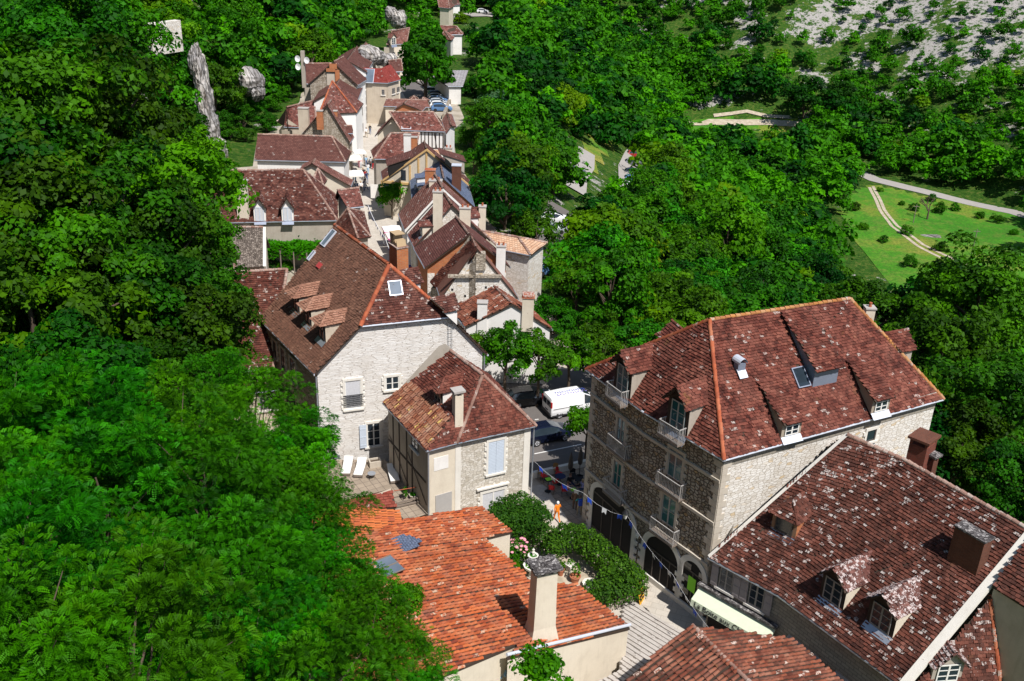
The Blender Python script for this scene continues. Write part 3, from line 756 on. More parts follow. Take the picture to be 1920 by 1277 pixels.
def downpipe(h,x,y,ztop,zbot=0,mat='zinc'):
    i=h.nearest_wall(x,y); o,r,n=h.wf(i); c=Q(x,y,o,n)+n*.1; mb=MB(); mb.tube(V(c.x,c.y,zbot),V(c.x,c.y,ztop),.055,.055,8); return mb.build('drainpipe',M[mat],h.root)

# ---- tall stone corner building with the balconies
T=House('tall stone corner building with balconies, arched doorways and a wide maroon hipped roof',wall='s_tower',tile='t_tower',zb=-.5,cat='building',name='corner_building',group=None)
ze=11.8; tA,tM,tB,tC=P(1099,692,ze),P(1206,771,ze),P(1357,862,ze),P(1769,748,ze); tR1,tR2=P(1330,600,17.45),P(1593,560,17.45); tC2=mirror(tC,tR1,tR2)
T.add_face([tA,tM,tR1]);T.add_face([tM,tB,tR1]);T.add_face([tB,tC,tR2,tR1]);T.add_face([tC,tC2,tR2]);T.add_face([tC2,tA,tR1,tR2]); T.fp=[tA,tM,tB,tC,tC2]
T.finish({0:'s_tower',1:'s_tower',2:'s_white',3:'s_white',4:'s_white'},gutters=[(tA,tM),(tM,tB),(tB,tC)],gm='zincl')
for pair,mm in((((tR1,tR2),(tR2,tC)),'ridge_y'),(((tR1,tB),(tR1,tA)),'ridge')):
    mb=MB()
    for a,b in pair: ridge_line(mb,a,b,.13)
    mb.build('ridge_tiles',M[mm],T.roof)
for (x0,y0,x1,y1,bx,by,bw) in((1158,782,1173,829,1166,846,2.0),(1151,865,1166,913,1158,929,2.0),(1253,844,1281,899,1262,918,2.1),(1241,930,1268,985,1250,1003,2.1)):
    T.win(x0,y0,x1,y1,sur='cut',gl='glass_t',fr='frame_g' if x0<1200 else 'rail',nm=2,ncross=2,sill=False); balcony(T,bx,by,bw)
for y in (738,813,888):
    o,r,n=T.wf(0); z=Q(1106,y,o,n).z
    for i in(0,1):
        a,b=T.walls[i]; o,r,n=T.wf(i); band(T,V(a.x,a.y,z),V(b.x,b.y,z),n,.2,.12,'cut','string_course')
for i0,col in((2,'cut'),(0,'cut')):
    c=T.w[i0]; mb=MB()
    for wi,s_ in(((i0-1)%5,-1),(i0,1)):
        o,r,n=T.wf(wi); F=(V(c.x,c.y,-.3),r,n,UP)
        for j in range(26):
            L_=(.62 if j%2 else .38); a0,a1=sorted((0,s_*L_)); mb.box(F,a0,a1,-.05,.05+(.001 if s_>0 else 0),j*.45,j*.45+.42,0)
    mb.build('quoins',M[col],T.root)
archway(T,1115,925,1181,1050,rise=1.0); AR2=archway(T,1213,1008,1268,1110,rise=1.3); AR3=archway(T,1281,1050,1314,1150,rise=.8,i=1)
o_,F3,w3,h3=AR3; mb=MB(); mb.box(F3,-.32,.32,.065,.075,1.55,2.6,0); flatcol('poster_green',(.28,.75,.03)); tag(mb.build('poster',M['poster_green'],o_),'bright green poster on the glass of the narrow arched door')
mb=MB(); F2=AR2[1]
for j in range(3): mb.box((F2[0]+F2[1]*(AR2[2]/2+.75),F2[1],F2[2],UP),-.28,.28,.0,.06,1.5+j*.95-.4,1.5+j*.95,0)
mb.build('niche',M['s_ash'],T.root)
mb=MB(); mb.box((F2[0],F2[1],F2[2],UP),-AR2[2]/2-1.,AR2[2]/2+3.6,.0,.14,-.4,.42,0); mb.build('stone_plinth',M['cutw'],T.root)
T.win(1624,806,1640,826,i=2,style='case',sur='cutw',gl='glass',fr='frame_d',nm=1,ncross=1)
o,r,n=T.wf(2); a,b=T.walls[2]; band(T,V(a.x,a.y,4.1),V((a.x*.55+b.x*.45),(a.y*.55+b.y*.45),4.1),n,.12,.05,'cutw','string_course')
mb=MB(); mb.box((V(a.x,a.y,ze-.75),r,n,UP),0,(b-a).length,0,.03,0,.62,0); mb.build('eaves_course',M['s_ash'],T.root)
for k,(dx,dy,pl_) in enumerate(((1166,741,0),(1268,811,1))):
    D,f,r,o=dormer(T,pl_,dx,dy,1.75,2.15,'gable',geo=True,fr='rail',gl='glass_t',rh=1.0,over=.45,cheek='p_grey',front='beam',wh=(1.15,2.0),ncross=3)
    ridge=None; balcony(T,0,0,1.7,.6,f=f-UP*.25+o*.1,r=r,n=o,mat='rail')
for dx,dy in((1482,817),(1649,772)): dormer(T,2,dx,dy,1.45,1.15,'shed',geo=True,fr='frame',gl='glass',cheek='p_brown',shed_a=.55,wh=(1.0,.95),nm=2,ncross=3,sill='zincl',over=.3)
dormer(T,2,1546,720,1.9,1.35,'shed',geo=True,cheek='lead',shed_a=.62,over=.35,back=True)
skylight(T.roof,plane_of(T,2),1500,708,.95,1.3,lit=False)
nT,uT,vT=frame_of(plane_of(T,2)); c=Q(1388,692,plane_of(T,2)[0],nT); mb=MB(); o=V(nT.x,nT.y,0).normalized()
for k in range(8):
    a0=-.1+(PI+.2)*k/8;a1=-.1+(PI+.2)*(k+1)/8; rr=UP.cross(o)
    q=lambda a,s_:c+rr*(math.cos(a)*.3)+UP*(math.sin(a)*.3+.45)+o*s_
    mb.add([q(a0,.25),q(a1,.25),q(a1,-.5),q(a0,-.5)],[[0,1,2,3]],None,0)
mb.box((c-UP*.2,rr,o,UP),-.27,.27,-.3,.12,0,.6,1); mb.add([c-rr*.3+nT*.06,c+rr*.3+nT*.06,c+rr*.3-vT*.6+nT*.06,c-rr*.3-vT*.6+nT*.06],[[0,1,2,3]],None,0)
mb.build('roof_vent',[M['zincl'],M['lead']],T.roof)
pl3=plane_of(T,3); mid=(tC+tR2)/2; cc=(tC+tC2+tR2)/3
dormer(T,3,0,0,1.9,1.4,'gable',pos=tC*.55+tC2*.2+tR2*.25,geo=True,back=False,cheek='p_grey')
chimney(T.roof,0,0,.6,.6,1.6,'p_cream',pos=tC*.2+tC2*.28+tR2*.52,pots=1)
dormer(T,4,0,0,1.8,1.3,'gable',pos=tA*.55+tR1*.25+tC2*.2,geo=True,back=True)

# ---- right house: two big dark roofs in a row
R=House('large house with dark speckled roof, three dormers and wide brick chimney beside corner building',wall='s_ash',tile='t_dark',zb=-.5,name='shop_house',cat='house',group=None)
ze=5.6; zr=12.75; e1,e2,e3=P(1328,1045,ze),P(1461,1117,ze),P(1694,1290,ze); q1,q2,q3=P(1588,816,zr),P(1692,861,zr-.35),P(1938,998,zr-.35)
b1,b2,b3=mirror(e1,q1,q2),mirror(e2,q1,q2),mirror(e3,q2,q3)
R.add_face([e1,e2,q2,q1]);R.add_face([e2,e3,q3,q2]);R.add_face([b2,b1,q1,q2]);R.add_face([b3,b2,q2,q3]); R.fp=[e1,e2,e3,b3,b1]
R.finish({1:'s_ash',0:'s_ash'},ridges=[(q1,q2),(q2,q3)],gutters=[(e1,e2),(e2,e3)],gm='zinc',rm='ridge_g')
mb=MB(); up=.2
d=(q3-e3); F=None
s_=UP.cross(d).normalized(); mb.add([e3-s_*.16+UP*.16,e3+s_*.3+UP*.16,q3+s_*.3+UP*.16,q3-s_*.16+UP*.16,e3+s_*.3-UP*.5,q3+s_*.3-UP*.5,e3-s_*.16-UP*.1,q3-s_*.16-UP*.1],[[0,1,2,3],[1,4,5,2],[0,3,7,6]],None,0); mb.build('verge_coping',M['cutw'],R.roof)
mb=MB(); d=(q1-e1); s_=UP.cross(d).normalized()
for sg in(1,): mb.add([e1-s_*.14+UP*.08,e1+s_*.1+UP*.08,q1+s_*.1+UP*.08,q1-s_*.14+UP*.08],[[0,1,2,3]],None,0)
mb.build('verge_coping',M['cutw'],R.roof)
plA=[e1,e2,q2,q1];plB=[e2,e3,q3,q2]
dormer(R,[e1,e2,q2],1468,1000,1.55,1.25,'hip',geo=True,cheek='brick',fr='frame_d',gl='glass',rh=.75,sill='zinc',nm=1,ncross=1,over=.3)
for x,y,w in((1558,1130,1.6),(1648,1180,1.65)): dormer(R,plB,x,y,w,1.55,'gable',tile='t_lich',geo=True,cheek='p_cream',front='beam',fr='frame_g',gl='glass',rh=.8,sill='zinc',nm=2,ncross=3,over=.35)
rb=(e3-e2);rb.z=0;rb.normalize()
chimney(R.roof,1812,1052,1.65,.75,1.75,'brick_d',plane=plB,rot=rb,cap='flat',pots=0,capmat='concd')
# far side chimneys standing behind the ridge
rbx=rb
def behind(px,py,z): return P(px,py,z)
ch=chimney(R.roof,0,0,1.25,1.,1.35,'brick_r',pos=P(1722,868,12.2),rot=V(.7,.7,0),cap='slab',capmat='brick_d')
chimney(R.roof,0,0,.45,.45,.9,'brick_d',pos=P(1742,888,11.7),rot=rb,cap='slab',capmat='concd')
R.win(1349,1064,1376,1108,i=0,sur=None,gl='glass',fr='frame_g',shut=('shut_g','LR'),nm=2,ncross=3)
R.win(1404,1094,1434,1140,i=0,sur=None,gl='glass',fr='frame_g',shut=('shut_g','LR'),nm=2,ncross=3)
for wi in range(1,2):
    pass
# ---- roof with heavy white lichen in the corner of the picture
H3=House('low house with white lichen covered roof and small dormer in lower right corner',wall='p_beige',tile='t_dark',zb=-.5,name='stone_house',over=.2,group='houses of the village')
nB,uB,vB=frame_of(plB); a1=Q(1859,1108,plB[0],nB)-UP*.45; za=a1.z
hb=P(1874,1277,za-4.0); l0=e3+UP*-.5+rb*.15; l0=V(l0.x,l0.y,5.0)
a2=P(1935,1078,za+.1); l2=hb+(hb-a1)*.45
a3=a2+(l2-a1)+rb*1.0
l1=l0+(l2-l0)*.0
H3.add_face([l0,V(l2.x,l2.y,l2.z),a1]); H3.add_face([l2,a3,a2,a1],tile='t_lich'); H3.fp=[l0,l2,a3,a2,a1]
H3.finish(ridges=[(a1,l2),(a1,a2)],rm='ridge')
dd=H3.faces[0][0]
dormer(H3,dd,1772,1278,1.6,1.2,'gable',tile='t_lich',geo=True,cheek='p_grey',rh=.8,fr='frame')
# beige gable of the next building on the ridge
G=House('tall beige rendered house end rising behind the lichen roofs at the right edge',wall='p_beige',tile='t_dark',zb=3,over=.05,name='stone_house')
g1=a1+UP*.6; g2=q3+UP*.2; g0=a2+rb*6+UP*2.5
G.add_face([g1+UP*.2,g1+rb*7,q3+rb*7+UP*.3,g2]); G.fp=[g1,g1+rb*7,q3+rb*7,g2]; G.finish()

# ---- brown canal tiled roof at the bottom edge
Bt=House('house with brown barrel tiled roof cut by the lower edge beside the stone steps',wall='p_cream',tile='c_brown',zb=-.5,over=.1,name='stone_house',geo=True)
k1,k2=P(1298,1173,6),P(1450,1325,6.0); r1_,r2_=P(1478,1196,4.3),P(1640,1325,4.3); l1_,l2_=P(1160,1284,4.2),P(1290,1420,4.2)
Bt.add_face([r1_,r2_,k2,k1],canal=True);Bt.add_face([l1_,l2_,k2,k1],canal=True);Bt.fp=[k1,l1_,l2_,k2,r2_,r1_]
Bt.finish(ridges=[(k1,k2)],rm='ridge_g')
# ---- orange barrel tiled house with the tall chimney
O=House('long low house under an orange barrel tiled roof with one tall rendered chimney',wall='p_cream',tile='c_orange',zb=-.3,over=.06,name='stone_house',geo=True,group='houses of the village')
zo=3.3; o3,o6=P(959,997,zo),P(1181,1177,zo); ue=(o6-o3).normalized(); lf=V(-ue.y,ue.x,0); lf=lf if lf.x<0 else -lf
nO=(ue.cross(-lf*math.cos(math.radians(16))-UP*math.sin(math.radians(16)))).normalized(); nO=nO if nO.z>0 else -nO
qo=lambda x,y:Q(x,y,o3,nO)
op=[qo(*p) for p in((762,974),(901,949),(959,997),(906,1010),(1001,1094),(1079,1096),(1181,1177),(950,1234),(972,1207),(815,1273),(690,1330),(560,1160),(600,1030))]
downO=-(lf-nO*lf.dot(nO)).normalized()
O.add_face(op,canal=downO); O.fp=list(op)
O.finish()
mb=MB(); g0_,g1_=op[6]+UP*.22,op[7]+UP*.22; mb.tube(g0_,g1_,.09,.09,8); mb.build('metal_flashing',M['zincl'],O.roof)
mb=MB()
for i in range(2):
    pass
cb=qo(1014,1190); pl_o=[cb]
F=(cb,ue,-lf if False else V(ue.y,-ue.x,0),UP)
rr=V(.93,.36,0).normalized(); nn=V(rr.y,-rr.x,0); mb=MB(); F=(cb+UP*-.4,rr,nn,UP)
vs=[];
for a,z in((.85,0),(.62,1.2),(.58,3.0),(.56,4.6)):
    for sx,sy in((-1,-1),(1,-1),(1,1),(-1,1)): vs.append(F[0]+rr*(sx*a*1.0)+nn*(sy*a*.75)+UP*z)
fs=[];uv=[]
for k in range(3):
    for j in range(4): fs.append([k*4+j,k*4+(j+1)%4,(k+1)*4+(j+1)%4,(k+1)*4+j]); uv+=[(0,k),(1,k),(1,k+1),(0,k+1)]
mb.add(vs,fs,uv,0)
for sx in(-.44,0,.44): mb.box((F[0]+rr*sx,rr,nn,UP),-.1,.1,-.4,.4,4.6,4.86,0)
CH=mb.build('chimney',M['p_cream'],O.roof)
mb=MB()
N=12; vs=[];fs=[]
for k in range(N+1):
    for j in range(N+1): vs.append(F[0]+rr*(-.76+1.52*k/N)+nn*(-.62+1.24*j/N)+UP*(5.0+random.uniform(-.05,.07)))
for k in range(N):
    for j in range(N): fs.append([k*(N+1)+j,(k+1)*(N+1)+j,(k+1)*(N+1)+j+1,k*(N+1)+j+1])
mb.add(vs,fs,[(v.x,v.y) for f in fs for v in[vs[i] for i in f]],0); mb.box(F,-.78,.78,-.64,.64,4.86,4.97,0); mb.build('chimney_cap',M['concd'],CH)
mb=MB(); mb.box((qo(716,1070)+UP*.1,ue,-lf,nO),-.75,.75,-1.0,1.0,0,.04,1)
for sx in(-.78,0,.74): mb.box((qo(716,1070)+UP*.1,ue,-lf,nO),sx,sx+.05,-1,1,.04,.09,0)
mb.build('roof_light',[M['wood'],M['glass_s']],O.roof)
mb=MB(); c=qo(760,1024)+UP*.12
for k in range(5): mb.box((c+ue*(k*.3-.7)+lf*random.uniform(-.3,.3),ue,-lf,nO),-.2,.2,-.8,.6,k*.015,k*.015+.05,0)
mb.build('slate_patch',M['slate'],O.roof)
# upper bright orange roof
O2=House('low outbuilding with a bright new orange barrel tiled roof against the orange house',wall='p_cream',tile='c_orange2',zb=-.3,over=.1,name='outbuilding',cat='outbuilding',geo=True,group=None)
f_=[P(560,950,5.6),P(741,957,4.75),P(794,1009,4.55),P(657,1031,5.1),P(600,1040,5.4)]
nn2,_,_=frame_of([f_[0],f_[1],f_[2]]); f_=[Q(*p,f_[1],nn2) for p in((575,945),(741,957),(794,1009),(657,1031),(590,1045))]
O2.add_face(f_,canal=(f_[1]-f_[0])); O2.fp=[f_[0],f_[1],f_[2],f_[4]]; O2.finish()
O3=House('small lean-to shed with a red tiled roof at the edge of the paved terrace',wall='p_cream',tile='c_red',zb=0,over=.05,name='terrace_shed',cat='shed',geo=True,group=None)
f_=[P(639,962,2.9),P(743,950,2.9),P(734,917,3.7),P(636,940,3.7)]; O3.add_face(f_); O3.fp=f_; O3.finish(); 

# ---- the big house with the brown roof
MN=House('big white limestone house with a long plain brown roof and three tan dormers',wall='s_main',tile='t_main',zb=0,over=.28,name='stone_house',group='houses of the village')
ze=8.3; a_,b_=P(590,702,ze),P(487,598,ze); c_,d_=P(628,422,15.1),P(730,497,15.1)
rg=P(915,665,ze); 
nf=V((rg-a_).y,-(rg-a_).x,0).normalized(); e_=Q(676,613,a_,nf); g_=Q(845,592,a_,nf); g_.z=e_.z=(e_.z+g_.z)/2
bk=rg+(b_-a_)
MN.add_face([b_,a_,d_,c_]);MN.add_face([a_,e_,d_]); MN.add_face([e_,g_,d_],tile='t_mar'); MN.add_face([rg,bk,c_,d_],tile='t_mar');MN.add_face([rg,d_,g_],tile='t_mar'); MN.fp=[a_,rg,bk,b_]
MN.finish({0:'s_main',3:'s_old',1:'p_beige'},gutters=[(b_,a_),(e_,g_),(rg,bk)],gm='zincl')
mb=MB(); ridge_line(mb,d_,c_,.16);ridge_line(mb,d_,e_,.17);ridge_line(mb,d_,g_,.15); mb.build('ridge_tiles',M['ridge'],MN.roof)
for x,y in((556,583),(578,607),(604,636)): dormer(MN,0,x,y,1.45,1.5,'hip',tile='t_dormer',geo=True,cheek='p_beige',front='beam',fr='frame_d',gl='glass',rh=.55,sill='zinc',over=.5,nm=2,ncross=2)
skylight(MN.roof,plane_of(MN,0),617,447,.8,1.6); skylight(MN.roof,plane_of(MN,0),585,480,.4,.9)
skylight(MN.roof,plane_of(MN,2),741,541,1.0,1.15)
nM,uM,vM=frame_of(plane_of(MN,0)); mb=MB(); c=Q(601,500,a_,nM); mb.box((c,uM,-vM,nM),-.25,.25,-.25,.2,0,.25,0); flatcol('vent_red',(.4,.05,.05)); mb.build('roof_vent',M['vent_red'],MN.roof)
MN.win(647,713,677,766,i=0,gl='curtain',nm=1,ncross=1); MN.win(723,706,748,730,i=0,gl='glass',nm=2,ncross=2); MN.win(688,793,713,836,i=0,nm=2,ncross=3,shut=('shut_b','L'),gl='glass')
mb=MB(); o,r,n=MN.wf(0); c=Q(662,740,o,n); F=(c,r,n,UP)
mb.box(F,-.75,.75,.1,.13,0,.04,0)
for k in range(14): mb.box(F,-.7+k*.1,-.68+k*.1,.1,.13,-.9,0,0)
for k in range(6): mb.box(F,-.75,.75,.1,.13,-.9+k*.15,-.88+k*.15,0)
mb.build('window_guard',M['iron'],MN.root)
wquad(MN,624,853,637,860,'zinc','vent_grille',.03,0)
for (x0,y0,x1,y1) in((513,640,519,668),(528,655,535,690),(546,675,555,715)): MN.win(x0,y0,x1,y1,i=3,sur='cut',gl='glass',fr='frame_d',nm=2,ncross=2)
wquad(MN,539,735,553,785,'dark','door',.03,3)
downpipe(MN,594,740,8.,.8); downpipe(MN,907,690,8.2,0)
for x,y in((770,528),(815,562)):
    dormer(MN,3,0,0,1.7,1.3,'gable',pos=V(*(d_*.25+rg*.42+g_*.33)) if x>800 else V(*(c_*.18+d_*.32+bk*.18+rg*.32)),tile='t_mar',geo=True,cheek='p_white',rm='ridge')
mb=MB()
o,r,n=MN.wf(0); c=Q(843,640,o,n); F=(c+n*.15,r,n,UP)
for s_ in(-.14,.14): mb.tube(F[0]+r*s_-UP*1.6,F[0]+r*s_+UP*2.6,.018,.018,6)
for k in range(12): mb.tube(F[0]-r*.14+UP*(k*.34-1.5),F[0]+r*.14+UP*(k*.34-1.5),.012,.012,4)
mb.build('antenna_mast',M['zinc'],MN.root)
# tall chimney of stacked tiles on the far side of the ridge
CH=chimney(MN.roof,0,0,1.5,1.0,2.1,'brick',pos=P(748,506,12.0),rot=(c_-d_),cap='flat',pots=0,capmat='ridge_g')
mb=MB(); top=P(748,506,12.0)+UP*2.2; rr=(c_-d_);rr.z=0;rr.normalize(); nn=V(rr.y,-rr.x,0); flatcol('slab_ochre',(.42,.3,.17))
for k in range(5):
    b0=top+rr*(-.6+k*.3); hh=.9 if k>1 else .5
    mb.add([b0-nn*.4,b0+nn*.4,b0+nn*.4+rr*.14+UP*hh,b0-nn*.4+rr*.14+UP*hh, b0-nn*.4+rr*.06,b0+nn*.4+rr*.06,b0+nn*.4+rr*.2+UP*hh,b0-nn*.4+rr*.2+UP*hh],[[0,1,2,3],[5,4,7,6],[0,3,7,4],[1,5,6,2],[3,2,6,7]],None,0)
mb.box((top,rr,nn,UP),-.3,.75,-.45,.45,.88,.95,0)
mb.build('chimney_cap',M['slab_ochre'],CH)

# ---- small house in front with the hipped roof
S=House('small stone house with a pointed hipped roof and one dormer beside the café terrace',wall='s_small',tile='t_small',zb=-.3,over=.28,name='stone_house')
s1,s2,s3,s4=P(718,755,6.4),P(800,845,6.4),P(857,830,6.4),P(1005,798,6.4); k1,k2=P(845,658,10.3),P(905,703,10.3)
s5=V(*(s4+(k1-k2)*1.0)); s5=mirror(s1,k1,k2)
S.add_face([s1,s2,k2,k1]);S.add_face([s2,s3,k2]);S.add_face([s3,s4,k2]);S.add_face([s4,s5,k1,k2]);S.fp=[s1,s2,s3,s4,s5]
S.finish({0:'p_grey',1:'p_cream',2:'s_small',3:'s_small',4:'p_grey'},ridges=[(k2,s4),(k1,k2),(k2,s3)],gutters=[(s1,s2),(s2,s3),(s3,s4)],gm='zinc',rm='ridge_g')
mb=MB(); t_=.42; lowp=[s1,s2,s2.lerp(k2,t_),s1.lerp(k1,t_)]; lowp=[p+UP*.06 for p in lowp]; tiles_canal(mb,lowp,m=0,r=.095,w=.24); mb.build('barrel_tiles',M['c_yel'],S.roof)
dormer(S,0,822,753,1.35,1.15,'hip',geo=True,cheek='p_white',front='beam',fr='wood',gl='glass',rh=.6,over=.45)
pls=plane_of(S,1); CHs=chimney(S.roof,858,783,.6,.55,1.75,'p_cream',plane=[s2,s3,k2],rot=(s4-s3),cap='slab',pots=0)
S.win(915,826,944,886,style='shut',fr='shut_b',gl='dark',nm=2); 
S.win(903,921,945,975,style='case',fr='frame',gl='curtain',nm=2,ncross=1); 
o,r,n=S.wf(2); c=Q(923,912,o,n); mb=MB(); mb.box((c,r,n,UP),-1.25,1.25,0,.22,0,.12,0); mb.build('door_hood',M['cutw'],S.root)
beams(S,0,[.9,2.0,3.3,4.2],[(3.4,(0,6.5))],z0=1,z1=6.2,diag=[(.2,3.9,3.5,1.4),(3.5,4.2,6.6,1.6)])
S.win(772,808,784,842,i=0,sur=None,fr='frame_g',nm=2,ncross=3)
wquad(S,817,925,846,962,'rail','lattice_door',.05); wquad(S,814,856,840,880,'p_white','blocked_window',.03)
downpipe(S,806,890,6.3,0); downpipe(S,997,870,6.2,0)
o,r,n=S.wf(2); a,b=S.walls[2]; L_=(b-a).length
for u0,u1 in((0,.42),(L_-.5,L_)): mb=MB(); mb.box((V(a.x,a.y,-.2),r,n,UP),u0,u1,0,.04,0,6.4,0); mb.build('quoins',M['cutw'],S.root)

# ---- left, behind the trees
B3=gable('house with dark red roof half hidden by trees left of the big white house',(330,708),(512,690),(365,514),(538,505),5.2,42,wall='p_beige',tile='t_left',zb=0)
skylight(B3.roof,B3.faces[0][0],397,637,.9,1.3)
LT=House('lean-to porch with a small barrel tiled roof and glazed front beside the big white house',wall='p_beige',tile='c_brown',zb=0,over=.25,name='porch',cat='porch',geo=True,group=None)
f_=[P(428,742,3.6),P(524,730,3.6),P(508,694,4.6),P(420,704,4.6)]; LT.add_face(f_,canal=True); LT.fp=f_; LT.finish(gutters=[(f_[0],f_[1])]); LT.win(486,742,516,768,fr='frame_g',gl='glass',sur=None,nm=4,ncross=1)
RU=gable('ruined little building under a grey stone slab roof beside the vine pergola',(441,502),(493,500),(428,426),(493,426),4.2,45,wall='s_old',tile='lauze',zb=0,geo=False,name='stone_hut',cat='hut',group=None,gut=False,rm='ridge_g')
mb=MB(); e_a,e_b=RU.E[1],RU.R[1]; s_=V(1,0,0); mb.add([e_a+UP*.05,e_a+s_*.3+UP*.05,e_b+s_*.3+UP*.05,e_b+UP*.05,e_a+s_*.3-UP*3,e_b+s_*.3-UP*.6],[[0,1,2,3],[1,4,5,2]],None,0); mb.build('verge_coping',M['cutw'],RU.roof)
B4=gable('long maroon roofed house with two white gabled dormers and a square chimney above the pergola',(380,418),(633,413),(390,320),(568,318),5.5,45,wall='p_grey',tile='t_mar',zb=0)
for x in (488,540): dormer(B4,0,x,415,1.3,1.75,'gable',geo=True,cheek='p_white',front='p_white',fr='shut_b',gl='curtain',rh=1.0,over=.35,ncross=1)
chimney(B4.roof,457,403,1.25,.7,3.6,'p_cream',plane=plane_of(B4,0),cap='slab',pots=0)
C1=gable('small roofed house end with pale flecked tiles facing the street above the square turret',(651,390),(682,387),(632,357),(673,352),5.3,40,wall='p_white',tile='t_far',zb=0)
C2=gf('house with an unequal gable and a long red brown roof sloping to the street',(561,319),(585,308),(658,349),(591,298),7.2,5.2,wall='p_cream',tile='t_far3',zb=0)
TU=pyr('low square turret with a four sided pointed roof at the street corner',[(625,425),(672,448),(695,444),(682,398)],(652,391),5.0,wall='p_grey',tile='t_mar',zb=0)
CN=pyr('small pointed roof of weathered grey tiles tucked between two larger roofs',[(583,347),(606,348),(613,338),(592,332)],(596,316),7.0,wall='p_grey',tile='t_dk',zb=0)
B5=gable('long house with a smooth plain brown roof and plain white wall facing the viewer',(477,300),(648,304),(483,252),(622,256),6.2,45,wall='p_white',tile='t_far2',zb=0)
mb=MB(); 
# steep pointed roofs
B6=House('old house with a very steep peaked roof sweeping down on both sides',wall='p_bright',tile='t_far',zb=0,over=.2)
z6=7.5; p1_,p2_=P(598,214,z6),P(669,211,z6); apx=P(623,152,11.9); bkv=V(0,7.,0); p3_,p4_=p2_+bkv,p1_+bkv
m1,m2=P(606,196,10),P(652,195,10)
B6.add_face([p1_,p2_,apx]);B6.add_face([p2_,p3_,apx]);B6.add_face([p3_,p4_,apx]);B6.add_face([p4_,p1_,apx]);B6.fp=[p1_,p2_,p3_,p4_];B6.finish(ridges=[(apx,p2_),(apx,p1_)],rm='ridge')
B6b=gable('low wing with a long flecked maroon roof left of the steep peaked roof',(532,238),(592,240),(537,201),(590,188),5.0,45,wall='p_beige',tile='t_far',zb=0)
B6b.win(541,243,548,252,sur=None,fr='frame_d',nm=1,ncross=1)
B6c=gf('gabled stone house with orange brick patches and greyish barrel tiles below the steep peaked roof',(566,251),(613,197),(657,268),(621,187),6.0,5.,wall='s_old',tile='t_far3',zb=0)
chimney(B6c.roof,571,243,1.5,1.,3.2,'p_beige',z=6.2,cap='flat',pots=0); chimney(B6c.roof,600,222,.9,.7,1.1,'brick',z=8.6,cap='flat',pots=0); chimney(B6c.roof,627,222,.9,.7,1.1,'brick',z=8.2,cap='flat',pots=0)
B6d=gable('narrow wing with a small brown roof and dark opening next to the white street front',(640,250),(662,250),(636,236),(660,236),6.0,40,wall='p_grey',tile='t_far2',zb=0)
B7b=gable('rear wing with a smooth brown roof under the chimney with satellite dishes',(566,157),(612,157),(572,119),(622,119),9.0,45,wall='p_grey',tile='t_far2',zb=0)
B7=gf('tall stone gabled house with an orange brick chimney strip on its end wall',(577,158),(625,116),(671,160),(644,106),9.3,wall='s_old',walls={1:'p_bright'},tile='t_far2',zb=0)
o,r,n=B7.wf(0); 
for wi in range(4):
    o,r,n=B7.wf(wi)
    if n.y<-.7: break
for x0,y0,x1,y1,mt in((629,131,637,156,'brick'),(612,128,629,134,'brick'),(618,119,632,129,'brick')): wquad(B7,x0,y0,x1,y1,mt,'chimney_breast',.35,wi)
wquad(B7,613,136,629,160,'cut','stone_panel',.12,wi)
mb=MB(); c=P(569,130,11.5); mb.box((c,V(1,0,0),V(0,-1,0),UP),-.3,.3,-.3,.3,-3,3.0,0); CD=mb.build('chimney',M['p_grey'],B7b.roof)
for dx,dz in((-.75,1.2),(.75,1.0),(-.75,-.1)):
    mb=MB(); cc=c+V(dx,-.5,dz+.6)
    vs=[cc];k=14
    for j in range(k): a=2*PI*j/k; vs.append(cc+V(math.cos(a)*.45,-.15,math.sin(a)*.55))
    mb.add(vs,[[0,1+j,1+(j+1)%k] for j in range(k)],None,0); mb.build('satellite_dish',M['white'],CD)
# white street fronts
def streetfront(label,pa,pb,depth,h,wall='p_bright',tile='t_far2',roofdz=2.0,nw=5,storeys=3,side=1,tileL=None,zb=-.3):
    a,b=P(*pa,0),P(*pb,0); d=(b-a).normalized(); n=V(-d.y,d.x,0)*side
    H=House(label,wall=wall,tile=tile,zb=zb,over=.2); p=[a-n*-.0,b,b+n*depth,a+n*depth]; p=[V(q.x,q.y,h) for q in p]
    m0,m1=(p[0]+p[3])/2+UP*roofdz,(p[1]+p[2])/2+UP*roofdz
    H.add_face([p[0],p[1],m1,m0]);H.add_face([p[2],p[3],m0,m1]);H.fp=p; H.finish(ridges=[(m0,m1)],rm='ridge_g',gutters=[(p[0],p[1])])
    # windows on the street side
    best=0;bd=-9
    for i in range(4):
        o,r,nn=H.wf(i); k=nn.dot(-n)
        if k>bd: bd=k;best=i
    o,r,nn=H.wf(best); A,B=H.walls[best]; L_=(B-A).length
    for s_ in range(storeys):
        for k in range(nw):
            if random.random()<.12: continue
            u=L_*(k+.5)/nw; zz=.9+s_*2.8
            if zz+1.5>h: continue
            make_window(H.root,o+r*u+UP*zz,r,nn,.95,1.4,'cutw','frame_g','glass',('wood','LR') if random.random()<.4 else None,'window',2,2,'case',None,True)
    for k in range(nw-1):
        u=L_*(k+1)/nw
        if random.random()<.5: mb=MB(); mb.box((o+r*u+UP*0,r,nn,UP),-.5,.5,0,.06,0,2.2,0); mb.build('door',M['wood'],H.root)
    return H
W1=streetfront('first of the tall white street fronts left of the lane, nearest the crowd',(672,287),(690,232),7,8.2,nw=6,storeys=3)
W2=streetfront('tall white street front with a narrow brown roof in the middle of the row',(691,231),(706,197),7,9.2,nw=5,storeys=3)
W3=streetfront('last narrow beige street front before the red roofed house',(707,196),(716,178),6,8.5,wall='p_beige',nw=2,storeys=3,tile='t_far3')
